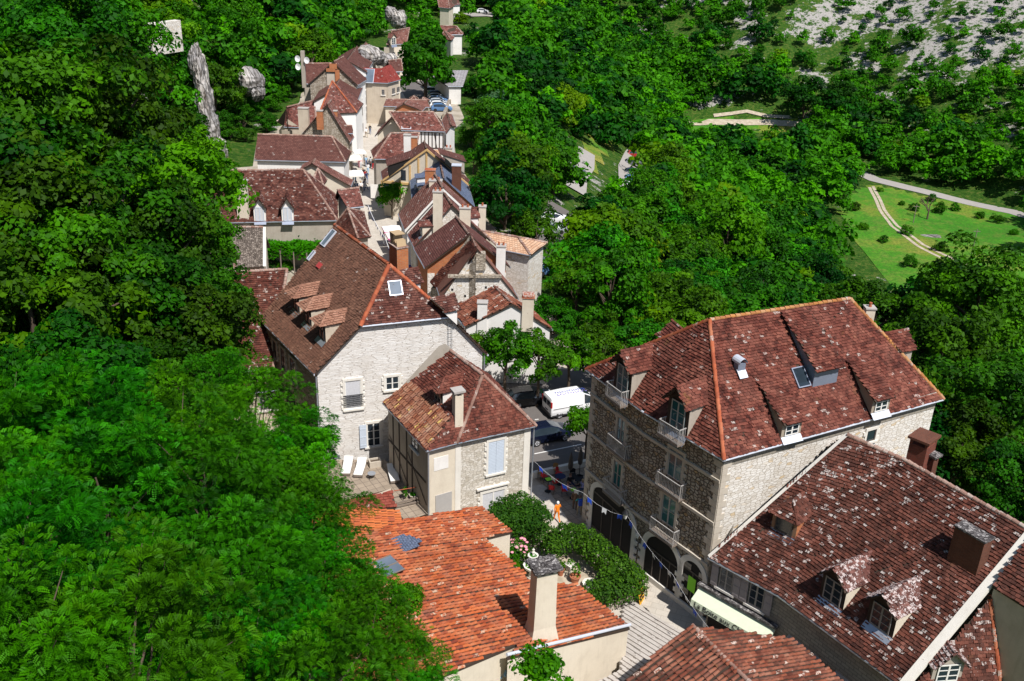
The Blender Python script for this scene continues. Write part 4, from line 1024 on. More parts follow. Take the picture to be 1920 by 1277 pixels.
RD=gable('house with a plain bright red roof and blue grey skylight near the big plane tree',(683,154),(728,156),(679,127),(714,128),7.5,45,wall='p_beige',tile='t_red',zb=0,ridge=False)
RD2=gable('right half of the red roofed house turned slightly towards the big plane tree',(728,156),(752,149),(714,128),(733,121),7.5,45,wall='p_beige',tile='t_red',zb=0,ridge=False)
RD2.win(735,165,740,176,sur=None,fr='frame_g');RD2.win(744,163,749,173,sur=None,fr='frame_g'); RD.win(716,168,721,178,sur=None,fr='frame_g')
skylight(RD.roof,RD.faces[0][0],690,143,2.2,3.0)
RE=gable('small house with a steep brown roof just behind the red roofed house',(731,135),(755,134),(728,114),(752,111),8.5,45,wall='p_cream',tile='t_far2',zb=0)
# right side of the street, far to near
SA=gable('long low outbuilding with a faded pink barrel tiled roof below the car park',(719,199),(806,201),(724,186),(801,188),4.2,24,wall='p_cream',tile='t_far3',zb=0)
SB=gf('low gabled outbuilding with orange painted wall and barrel tiled roof',(738,206),(757,195),(792,208),(764,188),4.2,wall='brick',tile='t_far3',zb=0)
SC=pyr('little square pavilion with a pointed roof next to the parked cars',[(786,196),(805,198),(805,188),(788,187)],(794,183),3.8,wall='p_cream',tile='t_far3',zb=0)
SD=pyr('second little pavilion with a pointed brown roof left of the one by the parked cars',[(766,192),(784,193),(784,185),(768,184)],(776,180),3.8,wall='p_cream',tile='t_far2',zb=0)
B8=gable('half timbered house with two roof windows and a flecked maroon hipped roof',(752,244),(835,247),(730,210),(812,210),7.2,45,wall='p_white',tile='t_far',zb=0)
B8w=gf('cream gabled wing of the half timbered house facing the street',(703,255),(735,221),(762,256),(741,211),5.5,wall='p_cream',tile='t_far',zb=0,over=.35)
for x in(762,799): skylight(B8.roof,B8.faces[0][0],x,231,1.4,2.2)
for i in range(4):
    o,r,n=B8.wf(i)
    if n.y<-.7: A,B=B8.walls[i]; L_=(B-A).length; beams(B8,i,[L_*k/11 for k in range(2,12)],[(4.6,(0,L_)),(7.0,(0,L_))],z0=4.6,z1=7,diag=[(L_*.78,6.9,L_*.84,4.7)]); break
mb=MB(); o,r,n=B8.wf(i); A,B=B8.walls[i]; L_=(B-A).length; mb.add([o+r*L_*.5+n*1.0+UP*3.9,o+r*L_+n*1.0+UP*3.9,o+r*L_+UP*4.4,o+r*L_*.5+UP*4.4],[[0,1,2,3]],[(0,0),(4,0),(4,1),(0,1)],0); mb.build('awning_roof',M['t_light'],B8.root)
B8r=gf('narrow white house end with a pinkish roof joined to the half timbered house',(836,251),(846,236),(856,238),(838,212),6.8,wall='p_white',tile='t_far3',zb=0)
B9=gable('house with a flecked maroon hipped roof and small white and orange chimneys',(701,298),(775,299),(733,250),(786,249),6.3,46,wall='p_grey',tile='t_far',zb=0)
chimney(B9.roof,764,284,.9,.7,2.2,'p_white',z=8,cap='flat',pots=0);chimney(B9.roof,776,281,.9,.7,1.7,'brick',z=8,cap='flat',pots=0)
B10=gf('cream gabled house with pine boards, large glass panes and a dark brown roof',(717,337),(800,279),(886,352),(795,265),5.0,wall='p_cream',tile='t_far2',zb=0,trim='beam_y',over=.2)
for i in range(4):
    o,r,n=B10.wf(i)
    if n.y<-.6: break
mb=MB(); F=None
for x0,x1,y0,y1 in((714,719,338,372),(735,739,338,372),(749,752,338,372),(768,770,310,345),(784,786,295,338),(799,801,283,325)):
    c=Q((x0+x1)/2,y1,o,n); t=Q((x0+x1)/2,y0,o,n); mb.box((V(c.x,c.y,c.z),r,n,UP),-.12,.12,0,.08,0,t.z-c.z,0)
a=Q(714,338,o,n);b=Q(772,340,o,n); mb.box((a,r,n,UP),0,(b-a).dot(r),0,.12,-.3,0,0)
mb.build('timber_frame',M['beam_y'],B10.root)
wquad(B10,720,342,734,370,'glass','window',.03,i);wquad(B10,739,342,748,370,'glass','window',.03,i);wquad(B10,752,319,761,338,'glass','window',.03,i)
dormer(B10,0,0,0,3.2,1.5,'shed',pos=P(728,325,7.2),tile='t_far2',cheek='dark',back=True,shed_a=.4) 
dormer(B10,1,0,0,3.0,1.5,'shed',pos=P(868,318,7.4),tile='t_far2',cheek='p_grey',back=True,shed_a=.4)
BS=gf('house with a blue slate roof, orange brick end wall and dark red chimney',(772,371),(832,336),(890,388),(824,299),5.2,wall='brick',tile='slate',zb=0,rm='zincl' if False else 'ridge_g')
BS.root['group']='houses of the village'
for x,y in((782,349),(786,364)): dormer(BS,0,0,0,1.9,1.3,'shed',pos=P(x,y,6.4 if y<355 else 5.8),tile='slate',cheek='p_white',shed_a=.15,over=.3)
chimney(BS.roof,807,343,1.2,.9,1.6,'brick',z=8.0,cap='flat',pots=0,capmat='ridge');chimney(BS.roof,856,352,1.1,.9,2.8,'brick_d',z=6.8,cap='flat',pots=0,capmat='zincl');chimney(B10.roof,841,312,.9,.7,2.4,'p_cream',z=7.3)
B11=gf('first terraced house from the far end with a pinkish lichen roof and white bargeboard',(759,432),(831,354),(905,422),(815,326),6.4,wall='p_white',tile='t_far3',zb=0,trim='p_white')
chimney(B11.roof,817,368,1.4,.8,1.8,'p_cream',z=8.8,cap='flat',pots=2)
B12=gf('second terraced house with a dark roof, one dormer and a tall cream chimney',(776,464),(848,384),(918,450),(833,362),6.4,wall='s_white',tile='t_far',zb=0)
chimney(B12.roof,821,412,.95,.8,3.0,'p_cream',plane=plane_of(B12,0),pots=2); dormer(B12,0,790,440,1.4,1.2,'gable',tile='t_far',cheek='p_cream',rh=.3,over=.35)
chimney(B12.roof,0,0,1.1,.8,1.6,'p_cream',pos=P(872,418,9.0)); chimney(B12.roof,0,0,.75,.7,2.2,'p_cream',pos=P(904,424,7.2),pots=1)
dormer(B12,1,0,0,1.6,1.1,'gable',pos=P(893,420,7.4),tile='t_far',cheek='p_white',back=True)
B13=gf('third terraced house with a ribbed pink brown roof and an orange brick gable',(796,502),(880,440),(957,501),(855,406),6.4,wall='brick',tile='t_dk',zb=0,over=.35)
for wi in range(4):
    o,r,n=B13.wf(wi)
    if n.y<-.6: break
A,B=B13.walls[wi]; L_=(B-A).length
for u0,u1 in((0,.7),(L_-1.2,L_)): mb=MB(); mb.box((V(A.x,A.y,-.3),r,n,UP),u0,u1,0,.05,0,6.0,0);mb.build('quoins',M['s_white'],B13.root)
B14=gf('fourth terraced house with a ruined stone gable, putlog holes and a broken chimney stack',(826,560),(893,464),(972,560),(884,445),5.2,wall='s_white',tile='t_mar',geo=False,zb=0,over=.1)
for wi in range(4):
    o,r,n=B14.wf(wi)
    if n.y<-.6: break
ca=Q(898,500,o,n); mb=MB(); rr_=r
mb.box((ca,r,n,UP),-.6,.6,-.7,.2,-.3,1.3,0); CHb=mb.build('chimney',M['s_old'],B14.root)
mb=MB(); mb.box((Q(888,516,o,n),r,n,UP),-2.4,2.6,0,.35,-.15,.1,0); mb.build('stone_ledge',M['s_old'],B14.root)
for x,y in((848,543),(891,542),(853,555),(872,555),(911,539)): wquad(B14,x-2,y-2,x+2,y+2,'dark','wall_hole',.02,wi)
LR=House('sagging old roof with reddish brown tiles sweeping down beside the ruined gable',wall='s_old',tile='t_left',geo=True,zb=0,over=.1)
f_=[P(832,556,4.6),P(806,527,5.4),P(884,446,10.6),P(895,470,10.2)]; LR.add_face(f_); LR.fp=f_; LR.finish()
B15=gf('white rendered gabled house with orange barrel tiled roof and two end chimneys',(872,613),(961,570),(1036,618),(927,537),5.5,wall='p_white',tile='c_brown',geo=True,canal=True,zb=0,over=.15)
cw=B15.a.lerp(B15.l,.6)+B15.d.normalized()*.4; chimney(B15.roof,0,0,.85,.7,1.3,'p_white',pos=cw,cap='flat',pots=0); cw=B15.a.lerp(B15.r,.42)+B15.d.normalized()*.4; CHo=chimney(B15.roof,0,0,1.0,.8,1.5,'p_cream',pos=cw,cap='flat',pots=0,capmat='ridge')
mb=MB(); c=cw+UP*1.65
for k in range(8):
    a0=PI*k/8;a1=PI*(k+1)/8; q=lambda a,s_:c+V(s_,0,0)+V(0,math.cos(a)*.4,math.sin(a)*.35); mb.add([q(a0,-.5),q(a1,-.5),q(a1,.5),q(a0,.5)],[[0,1,2,3]],None,0)
mb.build('chimney_pot',M['ridge'],CHo)
B16=gable('stone house with a pale orange single slope roof at the end of the terrace',(940,468),(995,479),(903,433),(972,445),6.8,24,wall='s_white',tile='t_light',zb=-4)
chimney(B16.roof,939,490,.9,.8,1.6,'p_white',z=7.0)
# distant houses up the road
F1=gable('distant house with steep roof and tiny gabled dormer left of the big plane tree',(725,84),(762,82),(735,58),(768,52),7.5,45,wall='p_cream',tile='t_far3',zb=-1,group='distant houses up the road')
dormer(F1,0,0,0,1.6,1.6,'gable',pos=P(738,84,7.6),cheek='p_cream',rh=.8); F1.win(736,98,741,105,sur=None,fr='frame_g'); F1.win(745,97,749,105,sur=None,fr='frame_g')
F2=gable('distant house with a maroon hipped roof above a walled garden',(827,65),(868,65),(825,48),(856,49),5.,45,wall='p_white',tile='t_far',zb=-1,group='distant houses up the road')
F2b=pyr('small annexe with a pyramid roof in front of the distant maroon roofed house',[(823,70),(846,76),(852,70),(832,64)],(834,58),4.4,wall='p_white',tile='t_far3',zb=-1,group='distant houses up the road')
F3=gable('distant house with a pink roof cut by the top edge, a hedge under its window',(823,14),(843,16),(820,-3),(840,-2),5.5,45,wall='p_cream',tile='t_far3',zb=-1,group='distant houses up the road')
F4=gable('distant house with a dark roof at the top edge, right of the pink roofed one',(846,10),(864,9),(838,-6),(857,-6),5.5,45,wall='p_white',tile='t_far2',zb=-1,group='distant houses up the road')
GB=gable('low building with a flat grey sheet roof right of the big plane tree',(840,162),(868,162),(846,133),(878,132),3.6,9,wall='p_white',tile='t_grey',zb=-2,ridge=False,name='hall',cat='building',group=None)
mb=MB()
# ================================================================ TERRAIN
def seg_sd(x,y,poly):
    """signed distance to an open polyline, + on its right hand side"""
    best=np.full(x.shape,1e9);sg=np.zeros(x.shape)
    for (x0,y0),(x1,y1) in zip(poly,poly[1:]):
        dx,dy=x1-x0,y1-y0;L2=dx*dx+dy*dy
        t=np.clip(((x-x0)*dx+(y-y0)*dy)/L2,0,1); d=np.hypot(x-x0-t*dx,y-y0-t*dy); c=(x-x0)*dy-(y-y0)*dx
        m=d<best; best=np.where(m,d,best); sg=np.where(m,np.sign(c),sg)
    return best*sg
def sn(x,y,f,s=0): # cheap smooth noise
    return (np.sin(x*f+s*1.7)*np.cos(y*f*1.13+s)+.5*np.sin(x*f*2.3-y*f*1.7+s*2.1)+.25*np.cos(x*f*4.1+y*f*3.7+s))/1.75
TOE=[(14,-10),(9,18),(0,28),(-9,42),(-17,56),(-27,66),(-34,84),(-42,110),(-47,150),(-48,200),(-46,260),(-44,300),(-30,360),(-10,420),(0,700)]
EDGE=[(40,-40),(42,10),(38,45),(31,60),(22,72),(14,84),(6,100),(0,118),(-3,140),(-3,170),(-4,205),(-8,260),(-12,300),(-10,360),(0,450),(20,700)]
FAR=[(-60,470),(10,430),(55,372),(108,352),(128,300),(148,258),(190,228),(300,190),(600,150)]
def Hh(x,y):
    x=np.asarray(x,float);y=np.asarray(y,float)
    q=-seg_sd(x,y,TOE); e=seg_sd(x,y,EDGE)
    left=np.where(q>0,np.minimum(.62*q+.012*np.minimum(q,60)**2*.35,90+q*.1),0)
    left=left+np.where(q>6,sn(x,y,.11,1)*np.minimum(q*.12,3.2),0)
    down=np.where(e>0,-np.minimum(38,.52*e),0)
    down=down+np.where(e>25,sn(x,y,.05,3)*1.2,0)
    f=-seg_sd(x,y,FAR); far=-38+.40*np.maximum(f,0)+np.where(f>5,sn(x,y,.03,5)*np.minimum(f*.08,5),0)
    base=np.where(q>0,left,down)
    return np.where(f>0,np.maximum(base,far),base)
def gH(x,y): return float(Hh(np.array([x]),np.array([y]))[0])
def hit(px,py,lo=20,hi=900):
    d=ray(px,py); t=np.linspace(lo,hi,4000)/d.length
    X,Y,Z=d.x*t,d.y*t,CZ+d.z*t; h=Hh(X,Y); k=np.argmax(Z<h)
    return V(float(X[k]),float(Y[k]),float(h[k]))
# terrain sheet
def grid(x0,x1,y0,y1,st):
    xs=np.arange(x0,x1+.1,st);ys=np.arange(y0,y1+.1,st);X,Y=np.meshgrid(xs,ys,indexing='ij')
    return X,Y
X,Y=grid(-420,640,-90,1000,4.0); Z=Hh(X,Y)-.03
nx,ny=X.shape; idx=np.arange(nx*ny).reshape(nx,ny)
f=np.stack([idx[:-1,:-1],idx[1:,:-1],idx[1:,1:],idx[:-1,1:]],-1).reshape(-1,4).astype(np.int32)
mb=MB(); mb.add(np.stack([X,Y,Z],-1).reshape(-1,3),f)
t=NT('hill_ground'); pos=t.pos()
a=t.noise(pos,.12,8,.7); b=t.noise(pos,.9,6,.7); c_=t.noise(pos,5.,4,.7)
g=t.ramp(b,[(.3,(.012,.035,.006)),(.5,(.035,.10,.01)),(.62,(.10,.13,.025)),(.75,(.16,.13,.06))])
rk=t.ramp(c_,[(.3,(.22,.2,.18)),(.5,(.38,.355,.33)),(.7,(.55,.52,.49))])
xs=t.sep(pos); 
# scree on the far right hillside
w=t.math('ADD',t.math('MULTIPLY',xs[0],.0042),t.math('MULTIPLY',xs[1],.0030)); w=t.smooth(w,1.58,1.95)
m_=t.math('GREATER_THAN',t.math('ADD',t.noise(pos,.05,8,.75),t.math('MULTIPLY',w,.15)),.60)
m2=t.smooth(t.noise(pos,.45,6,.75),.42,.5)
near=t.smooth(xs[1],60.,140.); m3=t.math('MULTIPLY',t.math('GREATER_THAN',t.noise(pos,.14,7,.75),.64),near)
g=t.mix(t.math('MULTIPLY',m3,m2),g,rk); g=t.mix(t.math('MULTIPLY',m_,m2),g,rk)
t.bsdf(g,.95,t.bump(t.math('ADD',b,c_),.8,.4),0,.1)
ter=mb.build('hillside',t.mat,smooth=True); tag(ter,kind='structure')
def sheet(name,pts,mat,z=None,dz=.0,sub=1.5,uvs=1.):
    """draped or flat polygon"""
    x=[p[0] for p in pts];y=[p[1] for p in pts]
    mb=MB()
    if z is not None: mb.poly([V(p[0],p[1],z) for p in pts],0,[(p[0],p[1]) for p in pts])
    o=mb.build(name,mat); tag(o,kind='structure'); return o
def ribbon(name,pts,width,mat,dz=.02,flat=None,tagit=True):
    mb=MB(); P_=[]
    for (a,b) in zip(pts,pts[1:]):
        n=max(1,int((Vector(b)-Vector(a)).length/2.5))
        for k in range(n): P_.append(Vector(a).lerp(Vector(b),k/n))
    P_.append(Vector(pts[-1])); vs=[];W=[-1,-.5,0,.5,1]
    for i,p in enumerate(P_):
        d=(P_[min(i+1,len(P_)-1)]-P_[max(i-1,0)]).normalized(); s_=Vector((d.y,-d.x))
        for w in W:
            q=p+s_*(w*width/2); vs.append(V(q.x,q.y,(gH(q.x,q.y) if flat is None else flat)+dz))
    fs=[];uv=[]
    for i in range(len(P_)-1):
        for k in range(4):
            fs.append([i*5+k,i*5+k+1,i*5+5+k+1,i*5+5+k]); uv+=[(vs[j].x,vs[j].y) for j in fs[-1]]
    mb.add(vs,fs,uv,0); o=mb.build(name,mat)
    if tagit: tag(o,kind='structure')
    return o
XY=lambda px,py,z=0:(P(px,py,z).x,P(px,py,z).y)
# paving
t=NT('street_paving'); uv=t.uv(); b=t.n('ShaderNodeTexBrick'); t.l(t.mapping(uv,(1,1,1),(0,0,.35)),b.inputs[0]); b.inputs['Scale'].default_value=1; b.inputs['Brick Width'].default_value=.8;b.inputs['Row Height'].default_value=.5;b.inputs['Mortar Size'].default_value=.012
b.inputs['Color1'].default_value=(.55,.5,.43,1);b.inputs['Color2'].default_value=(.47,.43,.37,1);b.inputs['Mortar'].default_value=(.33,.29,.24,1)
n=t.noise(t.pos(),.5,6,.7); c=t.mix(t.smooth(n,.4,.7,0,.4),b.outputs[0],(.36,.31,.25)); n2=t.noise(t.pos(),14,4,.7); c=t.mix(t.smooth(n2,.4,.7,0,.3),c,(.3,.26,.22)); t.bsdf(c,.85,t.bump(n2,.2,.02)); M['paving']=t.mat
t=NT('asphalt'); n=t.noise(t.pos(),1.2,6,.7); n2=t.noise(t.pos(),60,3,.6); c=t.mix(n,(.085,.075,.07),(.16,.145,.135)); c=t.mix(t.smooth(n2,.4,.7,0,.4),c,(.22,.2,.19)); t.bsdf(c,.9,t.bump(n2,.3,.01)); M['asphalt']=t.mat
t=NT('asphalt_pale'); n=t.noise(t.pos(),.6,6,.7); c=t.mix(n,(.26,.24,.22),(.4,.37,.34)); t.bsdf(c,.9); M['track']=t.mat
t=NT('dirt_track'); n=t.noise(t.pos(),.8,6,.7); c=t.mix(t.smooth(n,.35,.65),(.34,.28,.2),(.5,.43,.33)); t.bsdf(c,.95); M['dirt']=t.mat
t=NT('meadow'); n=t.noise(t.pos(),.045,6,.65); n2=t.noise(t.pos(),1.5,5,.7)
c=t.ramp(n,[(.34,(.035,.19,.003)),(.48,(.06,.23,.005)),(.55,(.17,.23,.02)),(.66,(.3,.26,.05))]); n3=t.noise(t.pos(),.28,6,.75); c=t.mix(t.smooth(n3,.45,.66,0,.5),c,(.2,.2,.04)); c=t.mix(t.smooth(n2,.4,.65,0,.65),c,(.03,.09,.006)); t.bsdf(c,.95,t.bump(n2,.9,.3)); M['meadow']=t.mat
t=NT('yard_ground'); n=t.noise(t.pos(),.4,6,.7); c=t.mix(t.smooth(n,.4,.6),(.3,.26,.2),(.42,.37,.3)); t.bsdf(c,.95); M['yard']=t.mat
t=NT('terrace_flags'); b=t.n('ShaderNodeTexBrick'); t.l(t.mapping(t.uv(),(1,1,1),(0,0,-.55)),b.inputs[0]); b.inputs['Scale'].default_value=1;b.offset=0; b.inputs['Brick Width'].default_value=.55;b.inputs['Row Height'].default_value=.55;b.inputs['Mortar Size'].default_value=.02
b.inputs['Color1'].default_value=(.36,.29,.22,1);b.inputs['Color2'].default_value=(.29,.235,.18,1);b.inputs['Mortar'].default_value=(.13,.1,.08,1)
n=t.noise(t.pos(),1.2,6,.7); c=t.mix(t.smooth(n,.35,.7,0,.6),b.outputs[0],(.2,.16,.12)); t.bsdf(c,.9,t.bump(b.outputs['Fac'],-.3,.02)); M['flags']=t.mat
RIGHT=[XY(1180,700),XY(1075,640),XY(1010,560),XY(995,520),XY(960,470),XY(905,400),XY(886,350),XY(856,300),XY(848,245),XY(872,225),XY(852,178),XY(850,150)]
LEFT=[XY(745,112),XY(640,112),XY(572,132),XY(562,190),XY(534,232),XY(482,262),XY(474,312),XY(405,318),(-40,106),(-34,86),(-26,68)]
sheet('village_ground',[(24,40),(20,60),(16,70)]+RIGHT+LEFT+[(-16,58),(-8,43),(1,30),(16,30)],M['yard'],z=.01)
cl=[XY(1360,1300),XY(1240,1140),XY(1130,1050),XY(1045,960),XY(1010,910)]
ribbon('street',cl,6.2,M['paving'],.03,0)
cl=[XY(1010,900),XY(900,720),XY(800,560),XY(735,470),XY(712,430),XY(692,385),XY(684,340),XY(694,290),XY(722,240),XY(742,215),XY(752,195),XY(768,176)]
ribbon('street',cl,8.0,M['paving'],.034,0)
sheet('car_park',[XY(900,700),XY(1000,690),XY(1180,700),XY(1130,800),XY(1104,872),XY(1000,896),XY(960,840)],M['asphalt'],z=.045)
sheet('cafe_terrace',[XY(1000,896),XY(1104,872),XY(1100,985),XY(1085,1005),XY(1025,915)],M['flags'],z=.05)
sheet('paved_terrace',[XY(598,862,1),XY(722,862,1),XY(800,940,1),XY(805,962,1),XY(640,1020,1),XY(540,960,1),XY(560,870,1)],M['flags'],z=1.0)
flatcol('road_paint',(.7,.68,.65))
for a,b in(((1002,851),(1090,833)),((1003,787),(1010,786))):
    p,q=P(*a,.05),P(*b,.05); s_=(q-p).normalized().cross(UP)*.06; sheet('road_marking',[(p-s_)[:2],(q-s_)[:2],(q+s_)[:2],(p+s_)[:2]],M['road_paint'],z=.052)
p,q=P(1060,795,0),P(1092,788,0); s_=(q-p).normalized().cross(UP)*.06; sheet('road_marking',[(p-s_)[:2],(q-s_)[:2],(q+s_)[:2],(p+s_)[:2]],M['road_paint'],z=.052)
# upper car park by the plane tree
sheet('upper_car_park',[XY(770,205),XY(840,205),XY(862,166),XY(800,150),XY(748,160)],M['asphalt'],z=.05)
# valley road, tracks and meadow
hp=lambda *a:[tuple(hit(*p)[:2]) for p in a]
ribbon('valley_road',hp((1600,318),(1640,337),(1700,352),(1780,372),(1860,390),(1900,398),(1935,408)),4.5,M['track'],.12)
ribbon('gravel_path',hp((1285,226),(1330,230),(1380,231),(1440,231),(1520,236)),3.6,M['dirt'],.3)
ribbon('gravel_path',hp((1338,218),(1372,214),(1400,210),(1440,219),(1480,221)),2.,M['dirt'],.3)
ribbon('farm_track',hp((1630,352),(1650,395),(1672,425),(1720,462),(1800,500)),.9,M['dirt'],.12); ribbon('farm_track',hp((1637,350),(1658,394),(1682,424),(1730,459),(1812,497)),.9,M['dirt'],.12)
ribbon('valley_lane',hp((1100,285),(1098,310),(1084,330),(1080,360)),3.5,M['track'],.25); ribbon('valley_parking',hp((1195,292),(1180,325),(1182,352),(1188,385)),5,M['track'],.2)
ribbon('valley_parking',hp((1052,390),(1040,430),(1028,470),(1010,510)),4,M['asphalt'],.2)
def draped(name,px,mat,dz,st=3.):
    pts=[tuple(hit(*p)[:2]) for p in px]; x=[p[0] for p in pts];y=[p[1] for p in pts]
    X,Y=grid(min(x),max(x),min(y),max(y),st); Z=Hh(X,Y)+dz; nx,ny=X.shape; idx=np.arange(nx*ny).reshape(nx,ny)
    f=np.stack([idx[:-1,:-1],idx[1:,:-1],idx[1:,1:],idx[:-1,1:]],-1).reshape(-1,4); cx=X[:-1,:-1].ravel()+st/2;cy=Y[:-1,:-1].ravel()+st/2
    f=f[inpoly(cx,cy,pts)].astype(np.int32); mb=MB(); mb.add(np.stack([X,Y,Z],-1).reshape(-1,3),f); o=mb.build(name,mat,smooth=True); tag(o,kind='structure'); return pts
MEAD=draped('meadow',[(1565,385),(1625,345),(1700,362),(1800,378),(1935,408),(1935,560),(1880,520),(1790,490),(1730,540),(1700,560),(1600,450)],M['meadow'],.06,2.5)
draped('meadow',[(1295,222),(1500,222),(1515,245),(1420,248),(1300,250)],M['meadow'],.14,2.5)
draped('meadow',[(1100,240),(1135,235),(1170,262),(1140,285),(1110,330),(1100,300)],M['meadow'],.1,2.)
# ================================================================ FOLIAGE
def quads(cen,nor,size,asp=1.4):
    k=len(cen); a=rng.normal(size=(k,3)); t1=np.cross(nor,a); t1/=np.linalg.norm(t1,axis=1,keepdims=True)+1e-9; t2=np.cross(nor,t1)
    s=size[:,None] if hasattr(size,'__len__') else size
    t1=t1*s*asp*.5;t2=t2*s*.5
    return np.stack([cen-t1,cen-t2*.9+t1*.1,cen+t1,cen+t2*.9+t1*.1],1).reshape(-1,3)
def crown_mesh(name,mat,nclump=40,nleaf=60,leaf=.35,rx=1.,rz=.8,clump=.27,up=.3,jit=.5,spread=.86,hollow=.55,leafy='quad',flat=.75):
    """crown of unit radius: clumps of leaves through an uneven volume"""
    d=rng.normal(size=(nclump*3,3)); d/=np.linalg.norm(d,axis=1,keepdims=True); d=d[d[:,2]>-.55][:nclump]; nclump=len(d)
    r=(hollow+(1-hollow)*rng.random(nclump)**.6)*spread; lump=1+.2*np.sin(d[:,0]*3.1+d[:,1]*2.3+name.__len__())+.13*rng.normal(size=nclump)
    cc=d*(r*lump)[:,None]*np.array([rx,rx,rz]); cr=clump*(.65+.7*rng.random(nclump))
    k=nclump*nleaf; ci=np.repeat(np.arange(nclump),nleaf)
    e=rng.normal(size=(k,3)); e/=np.linalg.norm(e,axis=1,keepdims=True); flip=(e[:,2]<-.3)&(rng.random(k)<.75); e[flip,2]*=-1
    rad=(.45+.55*rng.random(k)**.4)
    p=cc[ci]+e*np.array([1,1,flat])*(cr[ci]*rad)[:,None]
    out=p/ (np.linalg.norm(p,axis=1,keepdims=True)+1e-6)
    n=e*.5+out*.35+np.array([0,0,up])+rng.normal(size=(k,3))*jit; n/=np.linalg.norm(n,axis=1,keepdims=True)
    tone=np.clip(.5+.28*rng.normal(size=k)*.6+(rng.random(nclump)[ci]-.5)*.7,0,1)
    mb=MB()
    if leafy=='quad':
        v=quads(p,n,leaf*(.6+.8*rng.random(k))); f=np.arange(k*4).reshape(-1,4).astype(np.int32)
        mb.add(v,f,np.repeat(np.stack([tone,rng.random(k)],1),4,0))
    else:
        # feathery compound leaves: a stem direction with pairs of leaflets
        npair=6; a=e*.8+out*.3+np.array([0,0,.05])+rng.normal(size=(k,3))*.45; a/=np.linalg.norm(a,axis=1,keepdims=True)
        s_=np.cross(a,n); s_/=np.linalg.norm(s_,axis=1,keepdims=True)+1e-9; nn=np.cross(s_,a)
        Ls=leaf*(.7+.6*rng.random(k)); V_=[]
        for j in range(npair):
            tt=(j+.6)/npair; droop=-.35*tt*tt
            c0=p+a*(Ls*tt)[:,None]+np.array([0,0,1])*(Ls*droop)[:,None]; ll=(Ls*.34*(1-.45*abs(tt-.4)))[:,None]; ww=(Ls*.085)[:,None]
            for sg in(-1,1):
                q=c0+s_*sg*ll; V_.append(np.stack([c0,c0+s_*sg*ll*.5-a*ww,q+a*ww*.6,c0+s_*sg*ll*.5+a*ww],1))
        v=np.stack(V_,1).reshape(-1,3); f=np.arange(len(v)).reshape(-1,4).astype(np.int32)
        mb.add(v,f,np.repeat(np.stack([tone,rng.random(k)],1),4*2*npair,0))
    o=mb.build(name,mat); me=o.data; bpy.data.objects.remove(o); return me,cc
def trunk_mesh(name,cc,h=1.1,r=.05,nb=9):
    """unit tree trunk: from z=-h to crown centre with limbs towards the clumps"""
    mb=MB(); b=V(0,0,-h); m1=V(.04,-.03,-h*.45); m2=V(-.02,.03,-.15)
    mb.tube(b,m1,r*1.25,r,8);mb.tube(m1,m2,r,r*.7,8);mb.tube(m2,V(.03,0,.35),r*.7,r*.3,7)
    idx=rng.choice(len(cc),min(nb,len(cc)),replace=False)
    for i in idx:
        e=Vector(tuple(cc[i])); s_=m1.lerp(m2,random.uniform(.2,1)); mid=(s_+e)/2+UP*.06; mb.tube(s_,mid,r*.5,r*.32,6); mb.tube(mid,e,r*.32,r*.1,5)
    o=mb.build(name,M['bark']); me=o.data; bpy.data.objects.remove(o); return me
KINDS={}
def kind(key,mat,n=3,h=1.3,tr=.05,**k):
    out=[]
    for i in range(n):
        me,cc=crown_mesh('crown_'+key,L[mat],**k); out.append((me,trunk_mesh('trunk_'+key,cc,h,tr)))
    KINDS[key]=out
kind('locust','locust',3,2.4,.03,nclump=72,nleaf=120,leaf=.072,spread=1.0,clump=.215,up=.5,jit=.3,leafy='frond',rz=.85,hollow=.45,flat=.55)
kind('near','oak',3,2.3,.05,nclump=75,nleaf=170,leaf=.05,clump=.21,rz=.95,hollow=.4)
kind('mid','oak',4,2.3,.05,nclump=55,nleaf=100,leaf=.07,clump=.24,rz=.95)
kind('middark','dark',3,2.3,.05,nclump=50,nleaf=100,leaf=.07,clump=.24,rz=1.)
kind('midbright','bright',3,2.3,.05,nclump=44,nleaf=110,leaf=.07,clump=.26,rz=.85)
kind('midyellow','yellow',2,2.3,.05,nclump=50,nleaf=80,leaf=.085,clump=.27,rz=.75)
kind('silver','silver',2,2.3,.05,nclump=45,nleaf=60,leaf=.1,clump=.28,rz=.85)
kind('plane','plane',1,2.3,.06,nclump=80,nleaf=90,leaf=.085,clump=.2,rz=1.0,hollow=.5)
kind('small','bright',2,2.3,.05,nclump=28,nleaf=90,leaf=.12,clump=.36,rz=.9)
kind('hedge','hedge',2,2.3,.05,nclump=34,nleaf=110,leaf=.085,clump=.34,rz=.9)
def tree(key,x,y,zc,r,label,group=None,name='tree',cat='tree',rz=None,trunk=True,base=None,var=None):
    """x,y,zc: crown centre; r: crown radius"""
    me,tm=KINDS[key][random.randrange(len(KINDS[key])) if var is None else var]
    zg=gH(x,y) if base is None else base
    t_=thing(name,label,cat,(x,y,zg),group)
    c=bpy.data.objects.new('crown',me); C.objects.link(c); c.parent=t_; c.location=(0,0,zc-zg); c.rotation_euler=(0,0,random.uniform(0,6.28)); s=r
    c.scale=(s,s,s*(rz or random.uniform(.9,1.1)))
    if trunk:
        k=bpy.data.objects.new('trunk',tm); C.objects.link(k); k.parent=t_; k.location=(0,0,zc-zg); k.rotation_euler=c.rotation_euler; k.scale=(s,s,s)
    return t_
_tz={}
def tm_z(tm):
    if tm.name not in _tz:
        _tz[tm.name]=min(v.co.z for v in tm.vertices)
    return _tz[tm.name]
